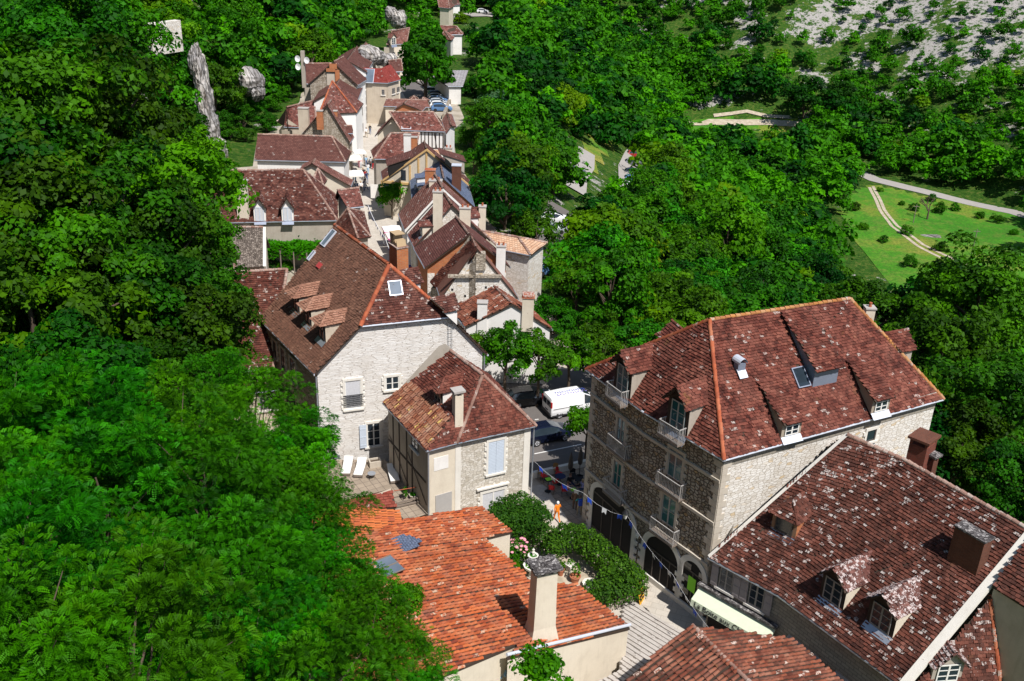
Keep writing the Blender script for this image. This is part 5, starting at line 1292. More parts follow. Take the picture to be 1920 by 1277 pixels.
# ================================================================ ROCKS AND TREES
def rock(name,label,pts,mat='rock',cat='rock',group='pale limestone crags on the wooded slope'):
    """lumpy crag: pts=[(centre,rx,ry,rz)]"""
    t_=None; mb=MB()
    for c,rx,ry,rz in pts:
        N,K=30,20; vs=[];fs=[];uv=[]
        for i in range(K+1):
            th=PI*i/K
            for j in range(N):
                ph=2*PI*j/N; d=V(math.sin(th)*math.cos(ph),math.sin(th)*math.sin(ph),math.cos(th))
                k=1+.1*math.sin(d.x*4+c.x)+.07*math.sin(d.y*6+c.y)+.05*math.sin(d.x*13+d.y*9)+.035*math.sin(d.z*17)+random.uniform(-.035,.035)
                vs.append(c+V(d.x*rx*k,d.y*ry*k,d.z*rz*k))
        for i in range(K):
            for j in range(N):
                f=[i*N+j,(i+1)*N+j,(i+1)*N+(j+1)%N,i*N+(j+1)%N]; fs.append(f); uv+=[(vs[q].x+vs[q].y,vs[q].z) for q in f]
        mb.add(vs,fs,uv,0)
    c=pts[0][0]; o=mb.build(name,M[mat],origin=tuple(c)); return tag(o,label,cat,group)
CLEAR=[]
def clear(x0,y0,x1,y1,d): CLEAR.append((x0,y0,x1,y1,d))
b=hit(392,300); 
dcl=(b-CAM).length
def atd(px,py,off=0): 
    d=ray(px,py); d2=Vector((d.x,d.y)).length; t=Vector((b.x,b.y)).length; return CAM+d*((t+off)/d2)
rock('cliff','tall narrow grey limestone cliff face dropping between the trees on the left slope',[(atd(402,285,3),2.2,2.6,3.2),(atd(390,240,3),1.9,2.6,3.4),(atd(384,195,4),1.4,2.6,3.6),(atd(378,150,5),1.0,2.4,3.6),(atd(366,115,6),.9,2.2,2.6)],cat='cliff',group=None)
clear(352,90,412,296,dcl+6)
rock('crag','rounded grey rock in the trees directly above the long plain brown roof',[(atd(470,152,25),2.2,2.4,2.3),(atd(482,170,25),1.2,2.,1.8)]); clear(450,128,494,182,dcl+34)
rock('crag','small dark grey boulder low on the tree covered slope, furthest left of the crags',[(atd(266,196,-6),1.3,1.6,1.4)]); clear(250,180,276,212,dcl)
q_=P(692,104,10); rock('crag','jagged pale rock outcrop just above the red roofed house',[(q_,3.,3.,1.7),(q_+V(3,2,-1.),2.2,2.,1.3)]); clear(675,95,730,130,400)
q_=P(748,38,8); rock('crag','pale rock outcrop highest up the slope near the top edge',[(q_,2.,3.,2.4),(q_+V(-2,0,1.5),1.5,2.,1.8)]); clear(730,20,762,56,400)
a_=atd(284,66,4);b2=atd(341,70,8); RW=House('short white dry stone retaining wall high on the wooded slope',wall='s_white',tile='t_far',zb=0,over=0,name='retaining_wall',cat='wall',group=None)
mb=MB(); r=(b2-a_);L_=r.length;r.z=0;r.normalize();n=V(r.y,-r.x,0); n=n if n.y<0 else -n; mb.box((V(a_.x,a_.y,a_.z-3),r,n,UP),0,L_,-1.2,0,0,4.6,0); o=mb.build('retaining_wall',M['s_white'],origin=tuple(a_)); tag(o,'short white dry stone retaining wall high on the wooded slope','wall')
clear(280,38,344,82,dcl+8)
for bx in((1640,345,1925,450,330),(1600,380,1720,520,330),(1720,440,1925,500,330),(1176,296,1190,380,331),(1082,300,1096,350,331),(1290,218,1510,238,420)): clear(*bx)
for bx in((724,54,764,106,290),(823,46,872,84,300),(820,-5,866,26,340),(892,16,918,38,400),(838,130,880,162,225),(830,175,885,245,200)): clear(*bx)
def proj(p):
    v=p-CAM; a=PI/2-TH;c,s=math.cos(a),math.sin(a); x=v.x;y=c*v.y+s*v.z;z=-s*v.y+c*v.z
    c,s=math.cos(RO),math.sin(RO); x,y=c*x+s*y,-s*x+c*y
    return (960+F_*x/-z,638.5-F_*y/-z,-z) if z<0 else (-9999,-9999,1)
# near feathery trees on the slope below the viewpoint
near=[(745,1330,35,120),(690,1205,38,115),(600,1085,42,120),(565,965,46,108),(540,885,50,85),(480,800,54,100),(455,1220,34,165),(430,1050,38,165),(385,925,44,150),(330,800,50,140),
(250,1260,32,180),(220,1090,37,175),(190,940,43,165),(160,800,50,150),(50,1250,31,175),(20,1090,36,175),(0,940,42,160),(-10,800,48,150),(580,1290,34,150),(415,735,57,85),(300,1180,40,170),(110,1170,38,170),(500,1140,42,150),(100,860,52,150),(300,1000,50,150),(560,905,47,80),(575,990,44,80),(612,1065,42,80),(690,1145,40,80),(775,1235,37,72),(480,900,48,110),(560,840,51,70)]
lab_l='feathery bright green locust tree, one of the dense near mass filling the lower left'
for (x,y,d,rp) in near:
    c=PD(x,y,d); r=rp*d/F_; g=gH(c.x,c.y)
    tree('locust',c.x,c.y,c.z+random.uniform(-1.8,.8),r*random.uniform(.78,1.0),lab_l,'locust trees on the near slope','locust_tree')
lab_o='leafy green tree in the tall dark clump left of the red roofs'
for (x,y,d,rp,k) in [(330,650,66,125,'near'),(385,560,70,80,'near'),(290,500,72,125,'near'),(345,360,78,100,'midbright'),(370,450,75,75,'near'),(200,420,72,150,'near'),(180,250,88,140,'near'),(60,620,60,165,'near'),(50,430,68,165,'near'),(70,230,82,150,'near'),(215,600,66,140,'near'),(130,520,66,140,'near'),(-20,330,74,150,'near'),(230,120,104,110,'near'),(110,90,98,120,'near'),(370,300,92,60,'midbright'),(395,640,66,62,'near'),(300,250,100,80,'near'),(130,700,56,130,'near'),(330,730,60,100,'near'),(250,340,84,110,'near'),(400,350,84,50,'near')]:
    c=PD(x,y,d); r=rp*d/F_
    tree(k,c.x,c.y,c.z,r*1.06,lab_o if k=='near' else 'sunlit yellow green tree at the right edge of the dark clump by the red roofs','trees in the clump left of the roofs')
c=PD(765,1122,45); tree('small',c.x,c.y,c.z,.75,'single thin sapling top poking up in front of the orange roof',None,'young_tree',base=c.z-9)
c=PD(1020,1262,47); tree('small',c.x,c.y,c.z-.2,1.25,'small bushy tree against the wall below the tall chimney',None)
# special trees in the village
g=P(800,190,0); tree('plane',g.x,g.y,zat(797,120,g.x,g.y),5.9,'very large round plane tree towering beside the upper car park',None,'plane_tree',rz=1.2)
g=P(736,412,0); tree('small',g.x,g.y,3.2,1.75,'small round street tree beside the cream gabled house',None)
g=P(1090,868,0); tree('small',g.x+.3,g.y,3.6,1.5,'small light green tree by the café terrace next to the corner building',None)
for (x,y,d,rp) in((950,662,82,52),(1010,672,84,50),(1068,664,86,48),(1128,655,88,52),(1190,645,92,50),(905,650,86,35)):
    c=PD(x,y,d); tree('mid',c.x,c.y,c.z,rp*d/F_*1.1,'clipped green tree in the row along the back of the car park','clipped trees behind the parked cars','clipped_tree',base=-1)
for (x,y,d,rp,k,l) in((1230,618,104,70,'midyellow','yellow green tree right behind the corner building, brightest of its neighbours'),(1365,440,170,72,'midbright','broad bright green tree standing alone among dark ones beyond the corner roof'),(1160,640,104,55,'midbright','light green tree above the row of clipped trees'),(940,205,190,36,'silver','tall silvery green tree on the slope right of the village'),(965,270,172,40,'silver','silvery green tree lower on the slope right of the village'),(925,250,180,30,'silver','smallest of the silvery green trees right of the village'),
  (836,44,345,14,'mid','small dark tree between the two distant pink roofs'),(925,365,140,42,'mid','green tree just right of the blue slate roof'),(985,380,138,50,'mid','larger green tree right of the slate roofed house'),(1005,445,128,46,'mid','rounded tree right of the pale orange roof'),(935,310,152,36,'mid','green tree right of the cream gabled house'),(1010,320,165,46,'mid','broad tree on the slope between village and valley lane'),(900,350,142,24,'small','small tree squeezed against the slate roofed house'),(915,290,165,30,'mid','tree above the one right of the cream gabled house'),
  (884,262,172,20,'small','small tree just right of the half timbered house'),(888,300,155,22,'mid','dark small tree below the one by the half timbered house'),(893,225,190,20,'mid','tree beside the flat grey terrace'),(885,185,215,20,'mid','tree right of the hall with the grey sheet roof'),(1075,540,118,78,'midbright','big round green tree right of the terraced houses'),(1150,470,135,85,'mid','large rounded green tree above the round one by the terrace'),(960,395,150,62,'mid','tall oval green tree behind the terrace chimneys'),(1510,185,380,42,'middark','very dark broad tree below the rocky hillside'),(1570,190,385,36,'middark','second dark tree at the foot of the rocky hillside'),(860,40,330,16,'midyellow','small yellow tree above the distant maroon roof'),
  (1040,620,100,50,'mid','dark green tree right of the white gabled house'),(1270,560,118,80,'mid','broad dark tree between the pale round tree and the corner roof'),(1640,600,105,90,'mid','leafy tree directly behind the ridge end of the corner building'),(1760,680,95,110,'mid','leafy tree right of the corner building gable'),(1830,580,105,110,'mid','tall tree at the right edge above the lichen roofs'),(1880,760,85,110,'mid','tree below the tall one at the right edge'),(1800,850,80,90,'mid','tree beside the box shaped brick chimney'),(1900,900,78,80,'mid','lowest tree at the right edge beside the shop house ridge')):
    c=PD(x,y,d); g=gH(c.x,c.y); z=max(c.z,g+1.5); tree('near' if (k=='mid' and d<119) else k,c.x,c.y,z,rp*d/F_*1.05,l,None)
for (x,y) in ((1650,360),(1712,395),(1760,400),(1790,395),(1835,410),(1870,418),(1900,440),(1700,440),(1745,378),(1600,395),(1618,430),(1655,455),(1705,500),(1760,470),(1885,492),(1690,385)):
    h=hit(x,y); r=random.uniform(.9,2.0); tree('small' if r<1.4 else 'mid',h.x,h.y,h.z+r*.5,r,'small bush dotted about the meadow below the valley road','bushes of the meadow','bush','bush')
for (x,y,r) in ((432,262,2.2),(455,238,2.6),(478,222,2.4),(505,210,2.6),(528,190,2.2),(548,165,2.2),(500,248,2.0),(462,268,1.6),(535,150,2.4),(440,215,2.6),(418,250,2.2),(412,180,2.6),(352,170,2.4),(360,260,2.2),(345,220,2.6)):
    h=hit(x,y); tree('mid',h.x,h.y,h.z+r*.7,r,'smallish green tree between the grey cliff and the far left houses','small trees beside the cliff')
# scattered wood
roads=[]
for o in list(C.objects):
    if o.name.split('.')[0] in('valley_road','gravel_path','farm_track','valley_lane','valley_parking'):
        co=[v.co for v in o.data.vertices]; roads.append(np.array([(v.x,v.y) for v in co[2::5]]))
vill=[(26,38),(21,62),(18,74)]+[(a+1.5,b) for a,b in RIGHT]+[(-35,235),(-46,215),(-48,150),(-43,112),(-36,88),(-30,72),(-19,60),(-10,45),(-2,28),(0,-30),(60,-30),(46,38),(34,72),(26,38)]
def ok_xy(x,y,r):
    if inpoly(np.array([x]),np.array([y]),vill)[0]: return False
    if inpoly(np.array([x]),np.array([y]),MEAD)[0]: return random.random()<.02
    for fo in FOOTS:
        if abs(fo[0][0]-x)<25 and abs(fo[0][1]-y)<25:
            cx=sum(a for a,b in fo)/len(fo);cy=sum(b for a,b in fo)/len(fo); k=1+(r*.8)/max(2.,math.hypot(fo[0][0]-cx,fo[0][1]-cy))
            if inpoly(np.array([x]),np.array([y]),[(cx+(a-cx)*k,cy+(b-cy)*k) for a,b in fo])[0]: return False
    for R_ in roads:
        if np.min(np.hypot(R_[:,0]-x,R_[:,1]-y))<r*.45+2.: return False
    return True
cand=[]
yy=20.
while yy<760:
    st=6.2 if yy<170 else (6.8 if yy<300 else 7.6)
    if yy>480: st=9.5
    xx=-.62*yy-60
    while xx<.62*yy+60:
        x=xx+random.uniform(-.42,.42)*st; y=yy+random.uniform(-.42,.42)*st; xx+=st
        g=gH(x,y); f=-float(seg_sd(np.array([x]),np.array([y]),FAR)[0])
        r=random.uniform(.48,.86)*st; k='mid'
        w=.0042*x+.0030*y
        if f>0 and w>1.55:
            sp=min(1,(w-1.55)/.38); 
            if random.random()<.10+.32*sp: continue
            r*=random.uniform(.45,1)*(1-.45*sp)
        elif f>10 and random.random()<.12: continue
        rn=random.random()
        k='middark' if rn<.2 else ('midbright' if rn>.76 else ('midyellow' if rn>.73 else 'mid'))
        c=V(x,y,g+r*random.uniform(.75,1.25)); px,py,dz=proj(c)
        if dz<30 or px<-120 or px>2040 or py<-90 or py>1300: continue
        if py>1000 and px<900: continue
        if not ok_xy(x,y,r): continue
        rp=r/dz*F_; dist=(c-CAM).length; bad=False
        for (x0,y0,x1,y1,dd) in CLEAR:
            mg=rp*(.4 if dd==331 else .75)
            if x0-mg<px<x1+mg and y0-mg<py<y1+mg and dist<dd: bad=True;break
        if bad or dist<60: continue
        cand.append((rp,c,r,k,dist))
    yy+=st
cand.sort(key=lambda a:-a[0])
NB=215
for rp,c,r,k,dist in cand[:NB]:
    left=c.x<-20 and c.y<330
    lab='one of the crowded green trees on the wooded slope above the village' if left else ('one of the many green trees filling the valley right of the village')
    tree(k,c.x,c.y,c.z,r*1.02,lab,'trees of the slope above the village' if left else 'trees of the valley wood',var=random.randrange(2))
# the rest of the wood reads as one mass
far={}
for k_,mat,n in(('mid','oak',3),('middark','dark',2),('midbright','bright',2),('midyellow','yellow',1)):
    far[k_]=[]
    for i in range(n):
        me,cc=crown_mesh('c',L[mat],nclump=24,nleaf=26,leaf=.17,clump=.34,up=.5,jit=.55,rz=.85)
        v=np.zeros(len(me.vertices)*3,dtype=np.float32); me.vertices.foreach_get('co',v); uvv=np.zeros(len(me.loops)*2,dtype=np.float32); me.uv_layers[0].data.foreach_get('uv',uvv)
        far[k_].append((v.reshape(-1,3),uvv.reshape(-1,2)))
mb=MB(); mi={'mid':0,'middark':1,'midbright':2,'midyellow':3}
for rp,c,r,k,dist in cand[NB:]:
    v,uvv=random.choice(far[k]); a=random.uniform(0,6.28); ca,sa=math.cos(a),math.sin(a); R_=np.array([[ca,-sa,0],[sa,ca,0],[0,0,random.uniform(.85,1.2)]])
    u2=uvv.copy(); u2[:,0]=np.clip(u2[:,0]+random.uniform(-.3,.3),0,1)
    mb.add(v@R_.T*(r*1.05)+np.array(tuple(c)),np.arange(len(v)).reshape(-1,4).astype(np.int32),u2,mi[k])
o=mb.build('distant_wood',[L['oak'],L['dark'],L['bright'],L['yellow']]); tag(o,'wooded far slopes and scrub covering the valley sides','wood',kind='stuff')
print('TREES',len(cand))
# ================================================================ PEOPLE
def lerp(a,b,t): return tuple(x*(1-t)+y*t for x,y in zip(a,b))
POSES={
 'stand':dict(hL=(.1,0,.92),kL=(.11,-.02,.48),fL=(.12,0,.08),kR=(-.11,-.02,.48),fR=(-.12,0,.08),eL=(.27,.03,1.13),wL=(.28,-.06,.88),eR=(-.27,.03,1.13),wR=(-.28,-.06,.88)),
 'walk':dict(hL=(.1,0,.92),kL=(.11,-.2,.5),fL=(.11,-.28,.09),kR=(-.11,.02,.47),fR=(-.11,.3,.14),eL=(.27,.12,1.14),wL=(.28,.14,.9),eR=(-.27,-.08,1.14),wR=(-.26,-.28,1.0)),
 'lean':dict(hL=(.1,0,.92),kL=(.13,-.06,.48),fL=(.16,.02,.08),kR=(-.1,.02,.48),fR=(-.12,.05,.08),eL=(.3,-.12,1.16),wL=(.2,-.34,1.1),eR=(-.3,-.05,1.14),wR=(-.16,-.3,1.05)),
 'sit':dict(hL=(.1,0,.5),kL=(.13,-.42,.52),fL=(.13,-.4,.08),kR=(-.13,-.42,.52),fR=(-.14,-.36,.08),eL=(.27,-.06,.76),wL=(.2,-.34,.74),eR=(-.27,-.06,.76),wR=(-.2,-.34,.74))}
_pm={}
def person_mesh(pose):
    if pose in _pm: return _pm[pose]
    p=POSES[pose]; dz=-.42 if pose=='sit' else 0; Z=lambda z:z+dz
    vs=[];es=[];rd=[];tg=[]
    def v(c,r,t,par=None):
        vs.append(c);rd.append(r);tg.append(t)
        if par is not None: es.append((par,len(vs)-1))
        return len(vs)-1
    pel=v((0,.0,Z(.95)),.125,'leg'); wa=v((0,.0,Z(1.1)),.115,'top',pel); ch=v((0,.01,Z(1.33)),.14,'top',wa); nk=v((0,0,Z(1.46)),.055,'skin',ch); hd=v((0,-.01,Z(1.58)),.085,'skin',nk); tp=v((0,0,Z(1.68)),.075,'hair',hd)
    v((0,-.1,Z(1.575)),.014,'skin',hd)
    for s_,S_ in((1,'L'),(-1,'R')):
        sh=v((.17*s_,0,Z(1.4)),.06,'top',ch); e=p['e'+S_];w=p['w'+S_]; el=v(e,.042,'top',sh); wr=v(w,.03,'skin',el)
        d=Vector(w)-Vector(e); d.normalize(); pm=Vector(w)+d*.06; pa=v(tuple(pm),.034,'skin',wr); o=Vector((0,1,0)) if abs(d.y)<.8 else Vector((1,0,0)); side=d.cross(Vector((s_,0,0))); side=side.normalized() if side.length>.2 else o
        for k,(off,ln) in enumerate(((-.028,.075),(-.009,.085),(.009,.08),(.028,.062))):
            a=v(tuple(pm+side*off+d*.04),.011,'skin',pa); b=v(tuple(pm+side*off*1.1+d*(.04+ln*.6)+Vector((-s_*.012,0,0))),.009,'skin',a)
        v(tuple(pm+side*-.045+d*.01),.011,'skin',wr)
        hp=v((.09*s_,0,Z(.9)),.095,'leg',pel); kn=v(p['k'+S_],.065,'leg',hp); f=p['f'+S_]; an=v(f,.045,'leg',kn); v((f[0],f[1]-.13,max(.035,f[2]-.05)),.038,'shoe',an)
    me=bpy.data.meshes.new('skel'); me.from_pydata(vs,es,[]); o=bpy.data.objects.new('skel',me); C.objects.link(o)
    m=o.modifiers.new('s','SKIN'); m.use_smooth_shade=True
    sv=me.skin_vertices[0].data
    for i,r in enumerate(rd): sv[i].radius=(r*(1.25 if tg[i]=='top' and i in(1,2) else 1),r*(.8 if i in(0,1,2) else 1)); sv[i].use_root=(i==0)
    q=o.modifiers.new('u','SUBSURF'); q.levels=1;q.render_levels=1
    dg=bpy.context.evaluated_depsgraph_get(); dg.update(); new=bpy.data.meshes.new_from_object(o.evaluated_get(dg)); bpy.data.objects.remove(o)
    keys=['skin','top','leg','hair','shoe']; new.materials.clear()
    for k in keys: new.materials.append(None)
    mi=[];sm=[]
    for f in new.polygons:
        c=f.center; best=None
        for a,b in es:
            A,B=Vector(vs[a]),Vector(vs[b]); ab=B-A; t=max(0,min(1,(c-A).dot(ab)/ab.length_squared)); d=(c-A-ab*t).length
            tt=tg[b] if t>.35 or tg[a]=='top' and tg[b]=='top' else tg[a]
            if tg[a]=='leg' and tg[b]=='top': tt='top' if t>.3 else 'leg'
            if best is None or d<best[0]: best=(d,tt)
        mi.append(keys.index(best[1])); sm.append(True)
    new.polygons.foreach_set('material_index',mi); new.polygons.foreach_set('use_smooth',sm)
    _pm[pose]=(new,Z(1.6)); return _pm[pose]
flatcol('skin',(.5,.28,.19),.6)
for n,c in dict(orange=(.85,.22,.01),teal=(.01,.28,.27),blue=(.02,.07,.45),navy=(.02,.03,.09),white=(.75,.75,.75),red=(.6,.03,.03),black=(.015,.015,.018),lblue=(.3,.5,.68),denim=(.08,.12,.22),khaki=(.33,.26,.17),pink=(.65,.3,.35),green=(.05,.25,.1),grey=(.25,.25,.26),purple=(.12,.06,.4),brown=(.14,.08,.05),blond=(.4,.3,.16),mauve=(.4,.38,.6)).items(): flatcol('cl_'+n,c,.8)
def person(label,pos,rot,pose='stand',top='white',leg='denim',hair='brown',group=None,s=1.,arm=None):
    me,hz=person_mesh(pose); t_=bpy.data.objects.new('person',me); C.objects.link(t_); t_.location=pos; t_.rotation_euler=(0,0,rot); t_.scale=(s,s,s)
    for i,m in enumerate((M['skin'],M['cl_'+top],M['cl_'+leg],M['cl_'+hair],M['cl_black'])):
        t_.material_slots[i].link='OBJECT'; t_.material_slots[i].material=m
    tag(t_,label,'person',group)
    mb=MB(); mb.lathe((0,.012,hz-.01),[(.0,.135),(.06,.12),(.098,.06),(.105,.0),(.1,-.05)],12,0); h=mb.build('hair',M['cl_'+hair],smooth=True); h.parent=t_; return t_
def face_to(dx,dy): return math.atan2(dx,-dy)   # figure faces -Y at rot 0
pg=P(1044,978,.05); om=person('man in a bright orange outfit and pale cap walking alone along the sunny street',pg,face_to(-.3,.95)*1,'walk','orange','orange','white')
bk_=[]
mb=MB(); 
c=V(.3,-.26,.82); mb.box((c,V(1,0,0),V(0,-1,0),UP),-.03,.06,-.14,.14,-.28,.05,0); o=mb.build('shopping_bag',M['canvas']); o.location=pg; o.rotation_euler=om.rotation_euler; tag(o,'white carrier bag held by the man in orange','bag')
c=P(1086,966,.05); tb=person('person in a teal top with a blue backpack standing beside the café tables',c,face_to(-.2,.9),'lean','teal','khaki','brown')
mb=MB(); mb.box((V(0,.2,1.22),V(1,0,0),V(0,1,0),UP),-.17,.17,-.07,.1,-.24,.22,0); mb.lathe((0,.2,1.42),[(.17,0),(.12,.06),(0,.08)],8,0,1,.5); o=mb.build('backpack',M['cl_blue']); o.location=c;o.rotation_euler=tb.rotation_euler; tag(o,'blue backpack worn by the person in the teal top','backpack')
person('person in brown shorts standing close behind the one with the blue backpack',P(1077,956,.05),face_to(.5,.9),'stand','brown','brown','brown')
person('seated café guest in a pale shirt at the busy table, nearest the street',P(1064,930,.05),face_to(.9,.1),'sit','pink','khaki','brown')
person('seated café guest in dark clothes on the far side of the busy table',P(1068,915,.05),face_to(.4,-.9),'sit','black','navy','brown')
person('café guest in a lilac shirt seated against the corner building wall',P(1091,926,.05),face_to(-.9,-.2),'sit','mauve','denim','blond')
person('person in a blue shirt standing in the shaded side doorway of the big white house',P(546,800,.02),face_to(1,-.3),'stand','mauve','navy','grey')
crowd=[(659,311,'green','denim'),(673,314,'red','pink'),(677,315,'red','white'),(683,311,'lblue','khaki'),(687,313,'lblue','denim'),(695,315,'white','black'),(700,318,'black','red'),(690,327,'white','lblue'),(681,336,'black','black'),(685,340,'red','black'),(688,343,'navy','denim'),(663,351,'lblue','navy'),(667,351,'lblue','denim'),(677,362,'white','black'),(683,358,'navy','denim'),(686,357,'white','denim'),(668,280,'purple','purple'),(673,279,'mauve','white'),(720,460,'white','white'),(710,374,'red','black'),(687,258,'white','khaki'),(694,252,'black','denim')]
nm=dict(lblue='light blue',navy='navy blue')
seen={}
ext=['nearest the white parasols','beside the stall','in the middle of the lane','near the right hand house wall']
for i,(x,y,a,b) in enumerate(crowd):
    ww={659:'furthest left under the upper parasol',673:'beside the first white parasol',677:'just right of the other one in red',683:'left of the pair in light blue tops',687:'right of the pair in light blue tops',695:'left of the pair by the grey wall',700:'right of the pair by the grey wall',690:'alone below the pair by the grey wall',681:'alone in the middle of the lane',685:'between the one in black and the shadow',688:'stepping out of the shaded strip',663:'left one at the foot of the big parasol',667:'right one at the foot of the big parasol',710:'under the hanging white sheet',720:'by the pink edged parasols',668:'furthest up the lane by the blue cloth',694:'last one up the lane on the right',686:'right edge of the lowest cluster'}
    l='pedestrian, %s top, %s bottoms, %s'%(nm.get(a,a),nm.get(b,b),ww.get(x,'in the lane')+('' if x in ww else ' at the front of the cluster'))
    if (x,y)==(677,362): l='tiny pedestrian in a white top and black trousers standing lowest of the lane crowd'
    if (x,y)==(683,358): l='tiny pedestrian in navy top, left one of the lowest cluster in the lane'
    if (x,y)==(673,279): l='tiny pedestrian in mauve, right of the one in purple far up the lane'
    if (x,y)==(687,258): l='tiny pedestrian in white, last one up the lane on the left'
    person(l,P(x,y,.05),random.uniform(0,6.28),random.choice(['stand','walk','lean']),a,b,random.choice(['brown','black','blond']),'pedestrians in the village lane',s=1.04)
# ================================================================ VEHICLES
flatcol('paint_white',(.8,.8,.8),.25);flatcol('paint_navy',(.006,.009,.024),.2);flatcol('paint_black',(.01,.01,.012),.2);flatcol('paint_silver',(.4,.43,.47),.3);flatcol('paint_blue',(.1,.2,.38),.25);flatcol('paint_red',(.4,.03,.03),.3);flatcol('paint_grey',(.14,.15,.17),.3)
flatcol('tyre',(.02,.02,.02),.9);flatcol('rim',(.5,.5,.52),.3);flatcol('light_red',(.4,.01,.01),.3);flatcol('light_clear',(.7,.72,.75),.2);flatcol('trim',(.03,.03,.033),.6)
HB=[(0,.4,.72,.78,.72,.58),(.12,.3,.88,1.0,.84,.62),(.5,.24,.93,1.34,.87,.6),(1.1,.22,.94,1.46,.88,.6),(2.2,.22,.92,1.45,.88,.6),(2.85,.22,.91,1.22,.88,.66),(3.3,.22,.88,.95,.87,.76),(3.85,.25,.78,.84,.82,.7),(4.15,.36,.62,.68,.68,.58)]
VN=[(0,.4,1.0,1.72,.88,.74),(.07,.3,1.05,1.92,.93,.78),(1.6,.26,1.06,1.97,.95,.8),(3.1,.26,1.06,1.95,.95,.8),(3.75,.26,1.05,1.62,.94,.74),(4.2,.26,1.03,1.22,.92,.8),(4.6,.3,.92,1.02,.86,.72),(4.8,.42,.68,.76,.7,.58)]
def vehicle(kind,paint,label,pos,dirv,group=None,name='parked_car',cat='car',s=1.,detail=True):
    st=VN if kind=='van' else HB; L_=st[-1][0]; t_=thing(name,label,cat,tuple(pos),group)
    ang=math.atan2(dirv.y,dirv.x); rings=[]; vs=[]
    for x,zb,zm,zt,wb,wt in st:
        for y,z in((-wb*.93,zb),(-wb*1.0,(zb+zm)*.5),(-wb,zm),(-wt,zt-.04),(-wt*.8,zt),(wt*.8,zt),(wt,zt-.04),(wb,zm),(wb*1.0,(zb+zm)*.5),(wb*.93,zb)): vs.append(V(x-L_/2,y,z))
    n=10; fs=[];mt=[]
    for i in range(len(st)-1):
        for k in range(n):
            a,b=i*n+k,i*n+(k+1)%n; fs.append([a,b,b+n,a+n]); m=0
            if kind=='van':
                if k in(2,6) and i==3: m=1
                if k in(3,4,5) and i in(3,4): m=1 if i>=3 and k==4 else 0
                if k==4 and i==4: m=1
                if k in (2,6) and i==4: m=0
            else:
                if k in(2,6) and i in(2,3,4): m=1
                if k==4 and i in(4,5): m=1
                if k==4 and i==1: m=1
            if k==9: m=2
            mt.append(m)
    fs+=[list(range(n))[::-1],[(len(st)-1)*n+k for k in range(n)]]; mt+=[0,0]
    mb=MB(); mb.add(vs,fs,None,mt); 
    F=(V(0,0,0),V(1,0,0),V(0,-1,0),UP)
    if detail and kind=='van':
        for sy in(-1,1):
            mb.box((V(0,sy*.955,0),V(1,0,0),V(0,-1,0),UP),-2.2,.55,-.012,.012,.98,1.01,2)
            for x in(.9,1.05): mb.box((V(x,sy*.96,0),V(1,0,0),V(0,-1,0),UP),-.03,.03,-.02,.02,.92,1.02,2)
            mb.box((V(0,sy*.945,0),V(1,0,0),V(0,-1,0),UP),-2.3,2.0,-.02,.02,.3,.42,2)
            mb.box((V(1.45,sy*1.05,1.15),V(1,0,0),V(0,-1,0),UP),-.08,.08,-.1,.1,0,.2,2)
        mb.box((V(-2.4,0,0),V(0,1,0),V(-1,0,0),UP),-.88,.88,-.03,.06,.32,.52,2)
        mb.box((V(-2.38,0,0),V(0,1,0),V(-1,0,0),UP),-.72,-.06,-.02,.03,1.1,1.6,1);mb.box((V(-2.38,0,0),V(0,1,0),V(-1,0,0),UP),.06,.72,-.02,.03,1.1,1.6,1)
        mb.box((V(-2.38,0,0),V(0,1,0),V(-1,0,0),UP),-.25,.25,.0,.035,.62,.74,1)
    elif detail:
        for sy in(-1,1): mb.box((V(.75,sy*.98,.92),V(1,0,0),V(0,-1,0),UP),-.07,.07,-.08,.08,0,.14,2)
    body=mb.build('body',[M['paint_'+paint],M['glass'],M['trim']],smooth=False); body.parent=t_
    wx=(-L_/2+.82,L_/2-.85)
    for x in wx:
        for sy in(-1,1):
            y=sy*.80; mb=MB(); mb.tube(V(x,y-.11,.32),V(x,y+.11,.32),.32,.32,16); w_=mb.build('wheel',M['tyre']); w_.parent=t_
            if detail:
                mb=MB(); yy=y+sy*.112; mb.tube(V(x,yy-.012,.32),V(x,yy+.008,.32),.2,.2,12,0); 
                for k in range(5):
                    a=2*PI*k/5; mb.box((V(x,yy+sy*.006,.32),V(math.cos(a),0,math.sin(a)),V(0,1,0),V(-math.sin(a),0,math.cos(a))),.03,.19,-.008,.008,-.03,.03,1)
                r_=mb.build('rim',[M['rim'],M['tyre']]); r_.parent=w_
    if detail:
        for sy in(-1,1):
            mb=MB(); z0=(1.15,1.65) if kind=='van' else (.75,.95); mb.box((V(-L_/2+.03,sy*(.86 if kind=='van' else .7),0),V(0,1,0),V(-1,0,0),UP),-.07,.07,-.06,.06,*z0,0); q=mb.build('tail_light',M['light_red']); q.parent=t_
            mb=MB(); mb.box((V(L_/2-.16,sy*.62,0),V(0,1,0),V(1,0,0),UP),-.12,.12,-.05,.08,.58,.74,0); q=mb.build('headlight',M['light_clear']); q.parent=t_
    t_.rotation_euler=(0,0,ang); t_.scale=(s,s,s); return t_
def veh_px(kind,paint,label,pr,pf,z=0,width=.95,**k):
    a=P(*pr,z);b=P(*pf,z); d=(b-a);d.z=0;d.normalize(); nl=V(-d.y,d.x,0); L_=4.8 if kind=='van' else 4.15
    return vehicle(kind,paint,label,a+d*(L_/2)+nl*width,d,**k),d,nl
vn,dv,nl=veh_px('van','white','white delivery van with blue lettering on its roof parked in front of the clipped trees',(1033,789),(1098,777),z=.05,name='delivery_van',cat='van')
flatcol('lettering_blue',(.05,.07,.4));flatcol('lettering_purple',(.25,.2,.55))
mb=MB()
